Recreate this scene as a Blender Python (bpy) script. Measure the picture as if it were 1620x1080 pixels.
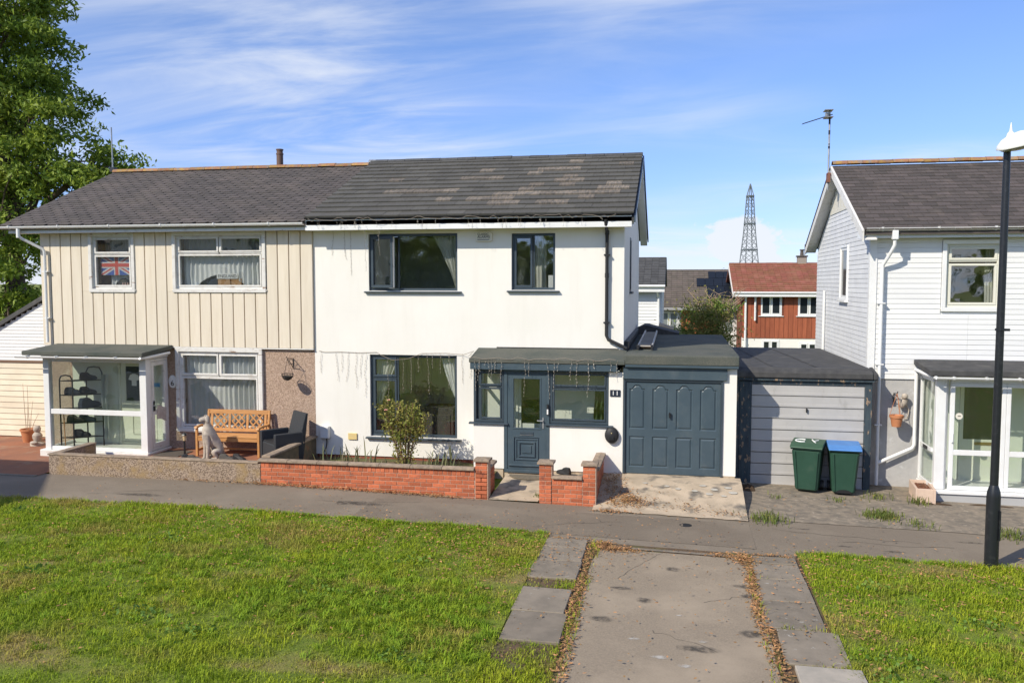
import bpy, bmesh, math, random
import numpy as np
from mathutils import Vector, Matrix, noise as mnoise
random.seed(11); rng = np.random.default_rng(11)
R = math.radians; PI = math.pi
for o in list(bpy.data.objects): bpy.data.objects.remove(o)
scn = bpy.context.scene
COL = scn.collection

# ------------------------------------------------------------------ camera
cam_d = bpy.data.cameras.new('camera'); cam = bpy.data.objects.new('camera', cam_d); COL.objects.link(cam)
cam_d.sensor_width = 36.0; cam_d.lens = 30.0; cam_d.clip_start = 0.1; cam_d.clip_end = 4000
cam.location = (0, 0, 3.8); cam.rotation_euler = (R(90 - 3.94), 0, R(10.794))
scn.camera = cam
# ------------------------------------------------------------------ sun + sky
SUN = Vector((-0.82, -1.0, 1.0)).normalized()          # direction towards the sun
sun_d = bpy.data.lights.new('sun', 'SUN'); sun_d.energy = 4.7; sun_d.angle = R(0.53); sun_d.color = (1.0, 0.92, 0.775)
sun = bpy.data.objects.new('sun', sun_d); COL.objects.link(sun); sun.location = (-20, -25, 25)
sun.rotation_euler = SUN.to_track_quat('Z', 'Y').to_euler()
world = bpy.data.worlds.new('World'); scn.world = world; world.use_nodes = True
wn = world.node_tree.nodes; wl = world.node_tree.links; wn.clear()
def build_world():
    out = wn.new('ShaderNodeOutputWorld'); bg = wn.new('ShaderNodeBackground'); bg.inputs['Strength'].default_value = 0.132
    sky = wn.new('ShaderNodeTexSky'); sky.sky_type = 'NISHITA'; sky.sun_disc = False
    sky.sun_elevation = math.asin(SUN.z); sky.sun_rotation = math.atan2(SUN.x, SUN.y)
    sky.air_density = 1.0; sky.dust_density = 0.1; sky.ozone_density = 2.5; sky.altitude = 100
    hs = wn.new('ShaderNodeHueSaturation'); hs.inputs['Saturation'].default_value = 1.0; hs.inputs['Value'].default_value = 1.0
    tn = wn.new('ShaderNodeMix'); tn.data_type = 'RGBA'; tn.blend_type = 'MULTIPLY'; tn.inputs[0].default_value = 1.0; tc = wn.new('ShaderNodeTexCoord'); sep = wn.new('ShaderNodeSeparateXYZ'); wl.new(tc.outputs['Generated'], sep.inputs[0])
    hz = wn.new('ShaderNodeMapRange'); hz.interpolation_type = 'SMOOTHSTEP'; hz.inputs['From Min'].default_value = 0.0; hz.inputs['From Max'].default_value = .32; wl.new(sep.outputs[2], hz.inputs['Value'])
    tg = wn.new('ShaderNodeMix'); tg.data_type = 'RGBA'; wl.new(hz.outputs[0], tg.inputs[0]); tg.inputs[6].default_value = (.66, .76, 1.22, 1); tg.inputs[7].default_value = (.86, .95, 1.24, 1)
    wl.new(tg.outputs[2], tn.inputs[7])
    wl.new(sky.outputs[0], tn.inputs[6]); wl.new(tn.outputs[2], hs.inputs['Color'])
    def m(op, a, b=None, clamp=False):
        n = wn.new('ShaderNodeMath'); n.operation = op; n.use_clamp = clamp
        for i, v in enumerate((a, b)):
            if v is None: continue
            if isinstance(v, (int, float)): n.inputs[i].default_value = v
            else: wl.new(v, n.inputs[i])
        return n.outputs[0]
    zz = m('ADD', m('MAXIMUM', sep.outputs[2], 0.0), 0.16)
    px = m('DIVIDE', sep.outputs[0], zz); py = m('DIVIDE', sep.outputs[1], zz)
    cmb = wn.new('ShaderNodeCombineXYZ'); wl.new(px, cmb.inputs[0]); wl.new(py, cmb.inputs[1])
    def nz(vec, loc, rot, sc, scale, det, dist, lo, hi):
        mp = wn.new('ShaderNodeMapping'); mp.inputs['Location'].default_value = loc; mp.inputs['Rotation'].default_value = rot; mp.inputs['Scale'].default_value = sc
        wl.new(vec, mp.inputs[0]); n = wn.new('ShaderNodeTexNoise'); n.inputs['Scale'].default_value = scale
        n.inputs['Detail'].default_value = det; n.inputs['Roughness'].default_value = .58; n.inputs['Distortion'].default_value = dist
        wl.new(mp.outputs[0], n.inputs['Vector']); mr = wn.new('ShaderNodeMapRange'); mr.interpolation_type = 'SMOOTHSTEP'
        mr.inputs['From Min'].default_value = lo; mr.inputs['From Max'].default_value = hi; wl.new(n.outputs[0], mr.inputs['Value'])
        return mr.outputs[0]
    # cirrus: long soft streaks, patchy
    c1 = nz(cmb.outputs[0], (3.1, 1.4, 0), (0, 0, R(-14)), (0.6, 1.5, 1), 1.3, 10, 1.5, .27, .80)
    c2 = nz(cmb.outputs[0], (CIRRUS_X, CIRRUS_Y, 0), (0, 0, R(10)), (0.8, 1.0, 1), 0.55, 2, .2, .38, .60)
    cir = m('MULTIPLY', m('MULTIPLY', c1, c2), 0.88)
    # cumulus: heaped, low over the horizon
    c3 = nz(tc.outputs['Generated'], (CUM_X, CUM_Y, 0.0), (0, 0, 0), (1, 1, 1.5), 7.0, 8, .15, .0, 1.0)
    hgt = m('MULTIPLY', m('MAXIMUM', sep.outputs[2], 0.0), 2.6)
    c3s = wn.new('ShaderNodeMapRange'); c3s.interpolation_type = 'SMOOTHSTEP'; c3s.inputs['From Min'].default_value = CUM_T; c3s.inputs['From Max'].default_value = CUM_T+.06
    wl.new(m('SUBTRACT', c3, hgt), c3s.inputs['Value']); cum = c3s.outputs[0]
    fac = m('MAXIMUM', cir, m('MULTIPLY', cum, .93), True)
    mix = wn.new('ShaderNodeMix'); mix.data_type = 'RGBA'; wl.new(fac, mix.inputs['Factor'])
    wl.new(hs.outputs[0], mix.inputs[6]); mix.inputs[7].default_value = (6.3, 6.6, 7.1, 1)
    wl.new(mix.outputs[2], bg.inputs['Color']); wl.new(bg.outputs[0], out.inputs['Surface'])
CIRRUS_X, CIRRUS_Y, CUM_X, CUM_Y, CUM_T = 1.5, 0.15, 1.27, 0.0, .47
build_world()
vs = scn.view_settings; vs.view_transform = 'Standard'; vs.look = 'None'; vs.exposure = 0.08; vs.gamma = 1.0; vs.use_curve_mapping = False
scn.cycles.use_denoising = True
scn.cycles.max_bounces = 8; scn.cycles.transparent_max_bounces = 16; scn.cycles.caustics_reflective = False; scn.cycles.caustics_refractive = False
scn.cycles.sample_clamp_indirect = 6

# ------------------------------------------------------------------ materials
MATS = {}
def M(name, c1, c2=None, sc=8, lo=.35, hi=.65, det=5, rough=.8, bump=0, bsc=80, bdist=.01, rnd=0, isl=0, c3=None, sc3=1.0,
      lo3=.5, hi3=.65, st=(1, 1, 1), st3=(1, 1, 1), metal=0, spec=.35, trans=0, kind='noise', coat=0, bkind='noise'):
    if name in MATS: return MATS[name]
    m = bpy.data.materials.new(name); m.use_nodes = True; n = m.node_tree.nodes; l = m.node_tree.links
    b = n['Principled BSDF']; b.inputs['Roughness'].default_value = rough; b.inputs['Metallic'].default_value = metal
    b.inputs['Specular IOR Level'].default_value = spec; b.inputs['Coat Weight'].default_value = coat
    geo = n.new('ShaderNodeNewGeometry')
    def mapped(s):
        mp = n.new('ShaderNodeMapping'); mp.inputs['Scale'].default_value = s; l.new(geo.outputs['Position'], mp.inputs[0]); return mp.outputs[0]
    def tex(kind, scale, s, det):
        if kind == 'voronoi':
            t = n.new('ShaderNodeTexVoronoi'); t.inputs['Scale'].default_value = scale; l.new(mapped(s), t.inputs['Vector'])
            sp = n.new('ShaderNodeSeparateColor'); l.new(t.outputs['Color'], sp.inputs[0]); return sp.outputs[0]
        t = n.new('ShaderNodeTexNoise'); t.inputs['Scale'].default_value = scale; t.inputs['Detail'].default_value = det; t.inputs['Roughness'].default_value = .6
        l.new(mapped(s), t.inputs['Vector']); return t.outputs[0]
    def ramp(v, a, bb):
        r = n.new('ShaderNodeMapRange'); r.inputs['From Min'].default_value = a; r.inputs['From Max'].default_value = bb; l.new(v, r.inputs['Value']); return r.outputs[0]
    def mixc(f, a, c):
        x = n.new('ShaderNodeMix'); x.data_type = 'RGBA'
        if hasattr(f, 'links'): l.new(f, x.inputs[0])
        else: x.inputs[0].default_value = f
        if isinstance(a, tuple): x.inputs[6].default_value = (*a, 1)
        else: l.new(a, x.inputs[6])
        if isinstance(c, tuple): x.inputs[7].default_value = (*c, 1)
        else: l.new(c, x.inputs[7])
        return x.outputs[2]
    col = tuple(c1)
    if c2: col = mixc(ramp(tex(kind, sc, st, det), lo, hi), col, tuple(c2))
    if c3: col = mixc(ramp(tex('noise', sc3, st3, 4), lo3, hi3), col, tuple(c3))
    if rnd or isl:
        hs = n.new('ShaderNodeHueSaturation')
        if rnd:
            oi = n.new('ShaderNodeObjectInfo'); src = oi.outputs['Random']; amt = rnd
        else: src = geo.outputs['Random Per Island']; amt = isl
        mr = n.new('ShaderNodeMapRange'); mr.inputs['To Min'].default_value = 1 - amt; mr.inputs['To Max'].default_value = 1 + amt; l.new(src, mr.inputs['Value'])
        l.new(mr.outputs[0], hs.inputs['Value'])
        if isinstance(col, tuple): hs.inputs['Color'].default_value = (*col, 1)
        else: l.new(col, hs.inputs['Color'])
        if isl:
            mh = n.new('ShaderNodeMapRange'); mh.inputs['To Min'].default_value = .5 + .012; mh.inputs['To Max'].default_value = .5 - .012; l.new(src, mh.inputs['Value']); l.new(mh.outputs[0], hs.inputs['Hue'])
        col = hs.outputs['Color']
    if isinstance(col, tuple): b.inputs['Base Color'].default_value = (*col, 1)
    else: l.new(col, b.inputs['Base Color'])
    if bump:
        bp = n.new('ShaderNodeBump'); bp.inputs['Strength'].default_value = bump; bp.inputs['Distance'].default_value = bdist
        l.new(tex(bkind, bsc, (1, 1, 1), 4), bp.inputs['Height']); l.new(bp.outputs[0], b.inputs['Normal'])
    if trans:
        tr = n.new('ShaderNodeBsdfTranslucent'); mx = n.new('ShaderNodeMixShader'); mx.inputs[0].default_value = trans
        if isinstance(col, tuple): tr.inputs[0].default_value = (*col, 1)
        else: l.new(col, tr.inputs[0])
        o = n['Material Output']; l.new(b.outputs[0], mx.inputs[1]); l.new(tr.outputs[0], mx.inputs[2]); l.new(mx.outputs[0], o.inputs['Surface'])
    MATS[name] = m; return m
def glass_mat(name, tint, refl=.05, wav=.02, wsc=1.3):
    m = bpy.data.materials.new(name); m.use_nodes = True; n = m.node_tree.nodes; l = m.node_tree.links; n.remove(n['Principled BSDF'])
    lw = n.new('ShaderNodeLayerWeight'); lw.inputs['Blend'].default_value = .5
    p = n.new('ShaderNodeMath'); p.operation = 'POWER'; p.inputs[1].default_value = 4; l.new(lw.outputs['Facing'], p.inputs[0])
    a = n.new('ShaderNodeMath'); a.operation = 'MULTIPLY_ADD'; a.inputs[1].default_value = 1 - refl; a.inputs[2].default_value = refl; l.new(p.outputs[0], a.inputs[0])
    t = n.new('ShaderNodeBsdfTransparent'); t.inputs[0].default_value = (*tint, 1)
    g = n.new('ShaderNodeBsdfGlossy'); g.inputs['Roughness'].default_value = 0.02
    nz = n.new('ShaderNodeTexNoise'); nz.inputs['Scale'].default_value = wsc; geo = n.new('ShaderNodeNewGeometry'); l.new(geo.outputs['Position'], nz.inputs['Vector'])
    bp = n.new('ShaderNodeBump'); bp.inputs['Strength'].default_value = 1; bp.inputs['Distance'].default_value = wav; l.new(nz.outputs[0], bp.inputs['Height']); l.new(bp.outputs[0], g.inputs['Normal'])
    mx = n.new('ShaderNodeMixShader'); l.new(a.outputs[0], mx.inputs[0]); l.new(t.outputs[0], mx.inputs[1]); l.new(g.outputs[0], mx.inputs[2])
    l.new(mx.outputs[0], n['Material Output'].inputs['Surface']); return m
GLASS = glass_mat('window_glass', (.955, .97, .965), .15)
GLASS_T = glass_mat('porch_glass', (.95, .975, .955), .10)
GLASS_D = M('dark_glass', (.02, .026, .03), rough=.06, spec=.6)
WHITE_RENDER = M('white_render', (.83, .81, .76), (.795, .775, .72), sc=.9, rough=.9, bump=.25, bsc=140, bdist=.004, c3=(.765, .742, .685), sc3=2.4, lo3=.52, hi3=.85, st3=(1.6, 1, .22))
WHITE_PVC = M('white_upvc', (.80, .81, .81), (.75, .75, .74), sc=3, rough=.35, spec=.5)
WHITE_WOOD = M('white_painted_timber', (.74, .73, .70), (.60, .57, .52), sc=5, lo=.52, hi=.75, rough=.6, c3=(.30, .21, .16), sc3=13, lo3=.66, hi3=.70, st3=(.6, 1, 3))
OLD_PAINT = M('peeling_white_paint', (.70, .69, .66), (.55, .52, .48), sc=7, lo=.5, hi=.75, rough=.7, c3=(.30, .19, .13), sc3=6, lo3=.63, hi3=.67, st3=(.4, 1, 2.5))
CREAM = M('cream_cladding', (.74, .665, .545), (.68, .605, .485), sc=2.2, st=(4, 1, .4), rough=.55, rnd=.045, bump=.12, bsc=30, bdist=.004, c3=(.62, .52, .39), sc3=3, lo3=.6, hi3=.85, st3=(5, 1, .5))
CREAM_D = M('cream_garage_door', (.78, .70, .55), (.70, .62, .48), sc=2.5, rough=.5, rnd=.05)
BATTEN = M('brown_joint', (.20, .125, .085), rough=.8)
ANTH = M('anthracite_frame', (.042, .060, .078), (.052, .072, .090), sc=4, rough=.38, spec=.5)
ANTH_D = M('anthracite_door', (.050, .078, .10), (.062, .092, .114), sc=3, rough=.42, spec=.5, c3=(.085, .11, .125), sc3=4, lo3=.55, hi3=.8)
GREY_PAINT = M('light_grey_paint', (.47, .46, .45), (.43, .42, .415), sc=3, rough=.5, c3=(.38, .37, .36), sc3=6, lo3=.62, hi3=.75, st3=(1, 1, .5))
FELT = M('green_grey_felt', (.088, .094, .080), (.135, .135, .115), sc=45, lo=.4, hi=.7, rough=.95, bump=.5, bsc=60, bdist=.01, c3=(.062, .076, .068), sc3=1.6, lo3=.45, hi3=.7)
FELT_B = M('black_felt', (.050, .050, .052), (.075, .074, .074), sc=6, rough=.85, bump=.35, bsc=40, bdist=.01, c3=(.115, .112, .105), sc3=2.3, lo3=.55, hi3=.75)
TILE = M('grey_concrete_tile', (.112, .108, .096), (.082, .079, .071), sc=30, rough=.85, rnd=.14, bump=.3, bsc=90, bdist=.004, c3=(.165, .155, .13), sc3=16, lo3=.64, hi3=.74)
TILE_B = M('faded_brown_tile', (.225, .188, .15), (.115, .108, .095), sc=5, st=(5, 1, 1), lo=.40, hi=.62, rough=.85, rnd=.22)
SLATE = M('brown_grey_shingle', (.105, .092, .085), (.080, .071, .067), sc=18, rough=.9, isl=.16, bump=.3, bsc=70, bdist=.004, c3=(.13, .11, .096), sc3=.9, lo3=.45, hi3=.75)
SLATE_R = M('weathered_slate', (.098, .082, .074), (.074, .064, .06), sc=22, rough=.9, isl=.2, bump=.3, bsc=70, bdist=.004, c3=(.14, .115, .10), sc3=2.2, lo3=.55, hi3=.8)
RIDGE = M('lichened_ridge_tile', (.30, .15, .085), (.36, .22, .07), sc=7, lo=.45, hi=.6, rough=.9, bump=.5, bsc=40, rnd=.2, c3=(.24, .19, .155), sc3=9, lo3=.50, hi3=.62)
RIDGE_G = M('grey_ridge_tile', (.085, .088, .09), (.06, .062, .065), sc=12, rough=.8, rnd=.1)
STUCCO = M('pebbledash', (.55, .405, .31), (.31, .215, .16), sc=75, lo=.25, hi=.85, kind='voronoi', rough=.95, bump=1, bsc=75, bdist=.012, bkind='voronoi', c3=(.55, .43, .35), sc3=26, lo3=.55, hi3=.72)
STUCCO_W = M('weathered_pebbledash', (.43, .33, .25), (.17, .125, .09), sc=60, lo=.3, hi=.85, kind='voronoi', rough=.95, bump=1, bsc=60, bdist=.02, bkind='voronoi', c3=(.36, .25, .12), sc3=3.2, lo3=.5, hi3=.72)
BRICK = M('orange_red_brick', (.53, .155, .070), (.41, .115, .054), sc=30, rough=.85, rnd=.27, bump=.3, bsc=120, bdist=.003, c3=(.25, .085, .055), sc3=6, lo3=.56, hi3=.72)
BRICK_D = M('dark_red_brick', (.26, .078, .045), (.20, .06, .04), sc=30, rough=.85, rnd=.2)
MORTAR = M('pale_mortar', (.52, .36, .27), (.42, .28, .2), sc=30, rough=.95, bump=.3, bsc=100, bdist=.004)
COPING = M('weathered_coping', (.38, .29, .21), (.24, .19, .145), sc=9, rough=.95, bump=.5, bsc=60, bdist=.006, rnd=.08, c3=(.17, .15, .12), sc3=16, lo3=.56, hi3=.68)
TARMAC = M('path_tarmac', (.24, .197, .148), (.176, .146, .111), sc=55, lo=.3, hi=.7, rough=.95, bump=.35, bsc=220, bdist=.004, c3=(.275, .23, .175), sc3=.5, lo3=.45, hi3=.7)
DRIVE = M('worn_drive_tarmac', (.335, .272, .196), (.235, .192, .142), sc=48, lo=.3, hi=.7, rough=.95, bump=.5, bsc=190, bdist=.005, c3=(.385, .313, .228), sc3=.9, lo3=.45, hi3=.7)
STAIN = M('dark_oil_stain', (.085, .08, .074), (.13, .12, .11), sc=9, rough=.8)
PALE = M('pale_lichen', (.50, .47, .41), (.42, .39, .33), sc=20, rough=.95)
CONC = M('stained_concrete', (.54, .435, .315), (.40, .325, .235), sc=3.2, lo=.4, hi=.68, rough=.95, bump=.4, bsc=50, bdist=.008, c3=(.15, .135, .115), sc3=2.1, lo3=.52, hi3=.66)
FORE = M('cracked_forecourt', (.31, .255, .19), (.17, .148, .118), sc=6.0, rough=.95, bump=.5, bsc=60, bdist=.01, c3=(.42, .36, .28), sc3=11, lo3=.60, hi3=.70)
REDPAVE = M('rusty_red_paving', (.36, .15, .08), (.26, .125, .08), sc=1.6, rough=.9, bump=.3, bsc=60, c3=(.36, .24, .16), sc3=2.2, lo3=.56, hi3=.75)
SLAB = M('grey_paving_slab', (.26, .22, .17), (.195, .167, .13), sc=4, rough=.95, bump=.35, bsc=150, bdist=.004, rnd=.08, c3=(.37, .345, .30), sc3=9, lo3=.66, hi3=.72)
SLAB_P = M('pale_paving_slab', (.44, .39, .32), (.34, .31, .26), sc=5, rough=.95)
SOIL = M('brown_soil', (.16, .105, .06), (.10, .07, .045), sc=9, rough=1, bump=.7, bsc=40, bdist=.02, c3=(.12, .13, .04), sc3=2.5, lo3=.5, hi3=.65)
LAWN = M('lawn_ground', (.20, .25, .03), (.13, .185, .02), sc=6, rough=1, bump=.8, bsc=60, bdist=.03, c3=(.27, .215, .08), sc3=.8, lo3=.5, hi3=.66, st3=(.8, 1.4, 1))
GRASS = M('grass_blades', (.37, .44, .026), (.235, .345, .02), sc=.9, rough=.7, isl=.34, trans=.35, c3=(.42, .36, .09), sc3=.8, lo3=.49, hi3=.70, st3=(.8, 1.4, 1), spec=.25)
LEAF_T = M('tree_leaf', (.27, .34, .045), (.15, .24, .032), sc=.8, rough=.55, isl=.4, trans=.32, spec=.3)
LEAF_B = M('shrub_leaf', (.22, .31, .05), (.13, .22, .04), sc=1.5, rough=.6, isl=.4, trans=.3)
LEAF_O = M('olive_shrub_leaf', (.32, .30, .085), (.22, .22, .06), sc=2, rough=.7, isl=.2, trans=.25)
LEAF_R = M('rose_leaf', (.23, .27, .05), (.30, .26, .07), sc=4, rough=.6, isl=.35, trans=.3)
LEAF_D = M('dry_leaf', (.46, .26, .11), (.31, .17, .075), sc=12, rough=.85, isl=.4, trans=.1)
PETAL = M('pink_petal', (.85, .40, .32), (.9, .62, .5), sc=20, rough=.6)
BARK = M('bark', (.13, .10, .07), (.08, .06, .045), sc=9, rough=.95, bump=.6, bsc=20, bdist=.03)
TWIG = M('pale_twig', (.42, .32, .22), (.30, .22, .15), sc=9, rough=.9)
TWIG_B = M('brown_twig', (.25, .15, .09), rough=.9)
TEAK = M('orange_teak', (.58, .30, .115), (.48, .23, .08), sc=6, st=(1, 6, 6), rough=.5, rnd=.08)
STONE = M('grey_stone', (.52, .455, .38), (.34, .295, .25), sc=14, lo=.35, hi=.7, rough=.9, bump=.5, bsc=60, bdist=.008)
RATTAN = M('dark_rattan', (.040, .045, .052), (.026, .03, .035), sc=90, rough=.6, bump=.9, bsc=90, bdist=.01, spec=.4)
BLACK_M = M('black_metal', (.016, .017, .019), rough=.4, spec=.5)
BLACK_P = M('black_plastic', (.022, .022, .024), rough=.55, spec=.4)
LAMP_BLK = M('black_lamp_paint', (.014, .016, .02), (.03, .032, .036), sc=14, lo=.55, hi=.7, rough=.35, spec=.5)
STEEL = M('galvanised_steel', (.42, .43, .44), (.30, .31, .32), sc=12, rough=.45, metal=.7)
ALU = M('aluminium', (.50, .47, .42), rough=.55, metal=.2)
BIN_G = M('green_bin_plastic', (.020, .062, .040), (.026, .075, .05), sc=3, rough=.5, spec=.4, c3=(.045, .09, .062), sc3=5, lo3=.56, hi3=.78)
BIN_LID = M('dark_green_lid', (.035, .085, .05), (.045, .10, .06), sc=6, rough=.5)
BIN_B = M('blue_lid', (.075, .21, .50), (.09, .25, .56), sc=5, rough=.45)
TERRA = M('terracotta', (.52, .22, .10), (.46, .18, .085), sc=10, rough=.7)
TROUGH = M('pink_stone_trough', (.66, .50, .39), (.60, .45, .35), sc=14, rough=.85)
NET = M('net_curtain', (.88, .88, .86), (.82, .83, .83), sc=8, rough=.9, trans=.15)
DRAPE = M('cream_drape', (.74, .74, .68), rough=.9, trans=.3)
INT = M('interior_wall', (.60, .61, .56), rough=.95)
INT_D = M('interior_dark', (.10, .095, .085), rough=.95)
PORCH_IN = M('porch_interior', (.70, .74, .64), (.64, .68, .58), sc=2, rough=.9)
CARPET = M('interior_floor', (.30, .27, .23), rough=1)
SHUT_W = M('white_siding', (.78, .785, .78), (.74, .745, .745), sc=2.5, st=(.5, .5, 3), rough=.5, rnd=.03, spec=.4)
SHUT_S = M('white_siding_side', (.74, .75, .76), (.66, .67, .69), sc=3, rough=.6, rnd=.04, c3=(.60, .60, .58), sc3=2, lo3=.6, hi3=.8)
GREY_REND = M('grey_painted_render', (.46, .45, .44), (.40, .395, .39), sc=2, rough=.9, bump=.5, bsc=10, bdist=.02, c3=(.56, .56, .56), sc3=6, lo3=.6, hi3=.75)
BLUE_TIMB = M('peeling_dark_timber', (.035, .050, .065), (.06, .085, .10), sc=6, st=(3, 3, .6), rough=.7, c3=(.34, .24, .16), sc3=5, lo3=.57, hi3=.63, st3=(2, 2, 1))
RED_TILE = M('red_clay_tile', (.29, .112, .066), (.22, .088, .054), sc=4, rough=.9, isl=.10, c3=(.31, .135, .085), sc3=1.5)
RED_BOARD = M('red_brown_board', (.36, .105, .05), (.28, .08, .04), sc=3, st=(3, 1, .4), rough=.7, rnd=.12)
GREY_TILE = M('far_grey_tile', (.155, .13, .105), (.12, .10, .085), sc=3, rough=.9, isl=.12)
DARK_TILE = M('far_dark_slate', (.085, .085, .085), (.13, .13, .125), sc=7, lo=.55, hi=.75, rough=.9, isl=.15)
SOLAR = M('solar_panel', (.012, .016, .024), rough=.5, spec=.25)
ORANGE_W = M('orange_hung_tile', (.42, .13, .055), rough=.85)
NAVY = M('navy_cloth', (.02, .028, .045), rough=.9)
BLUE_CL = M('flag_blue', (.08, .16, .55), rough=.9, trans=.2)
RED_CL = M('flag_red', (.78, .14, .12), rough=.9, trans=.2)
WHITE_CL = M('flag_white', (.85, .83, .81), rough=.9, trans=.2)
CARD = M('cardboard', (.50, .30, .15), (.44, .26, .13), sc=6, rough=.9)
CREAM_P = M('cream_box_plastic', (.72, .69, .60), rough=.5)
YELLOW = M('faded_yellow', (.74, .56, .22), (.66, .52, .26), sc=9, rough=.8)
INK = M('black_ink', (.015, .015, .016), rough=.6)
WIRE = M('pale_wire', (.34, .29, .23), (.26, .22, .18), sc=9, rough=.7)
BULB = M('clear_bulb', (.48, .44, .37), rough=.3, spec=.6)
BLUE_ST = M('blue_sticker', (.07, .32, .62), rough=.6)
LAMP_W = M('lamp_white', (.80, .80, .79), rough=.35)
LENS = M('lamp_lens', (.36, .36, .30), (.24, .24, .19), sc=12, rough=.2)
PYLON = M('pylon_steel', (.13, .15, .17), rough=.7)
RUST = M('rusty_steel', (.20, .09, .06), rough=.8)
FLUE = M('brown_flue', (.14, .085, .065), rough=.6)
MAT_D = M('door_mat', (.10, .085, .07), rough=1)

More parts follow.
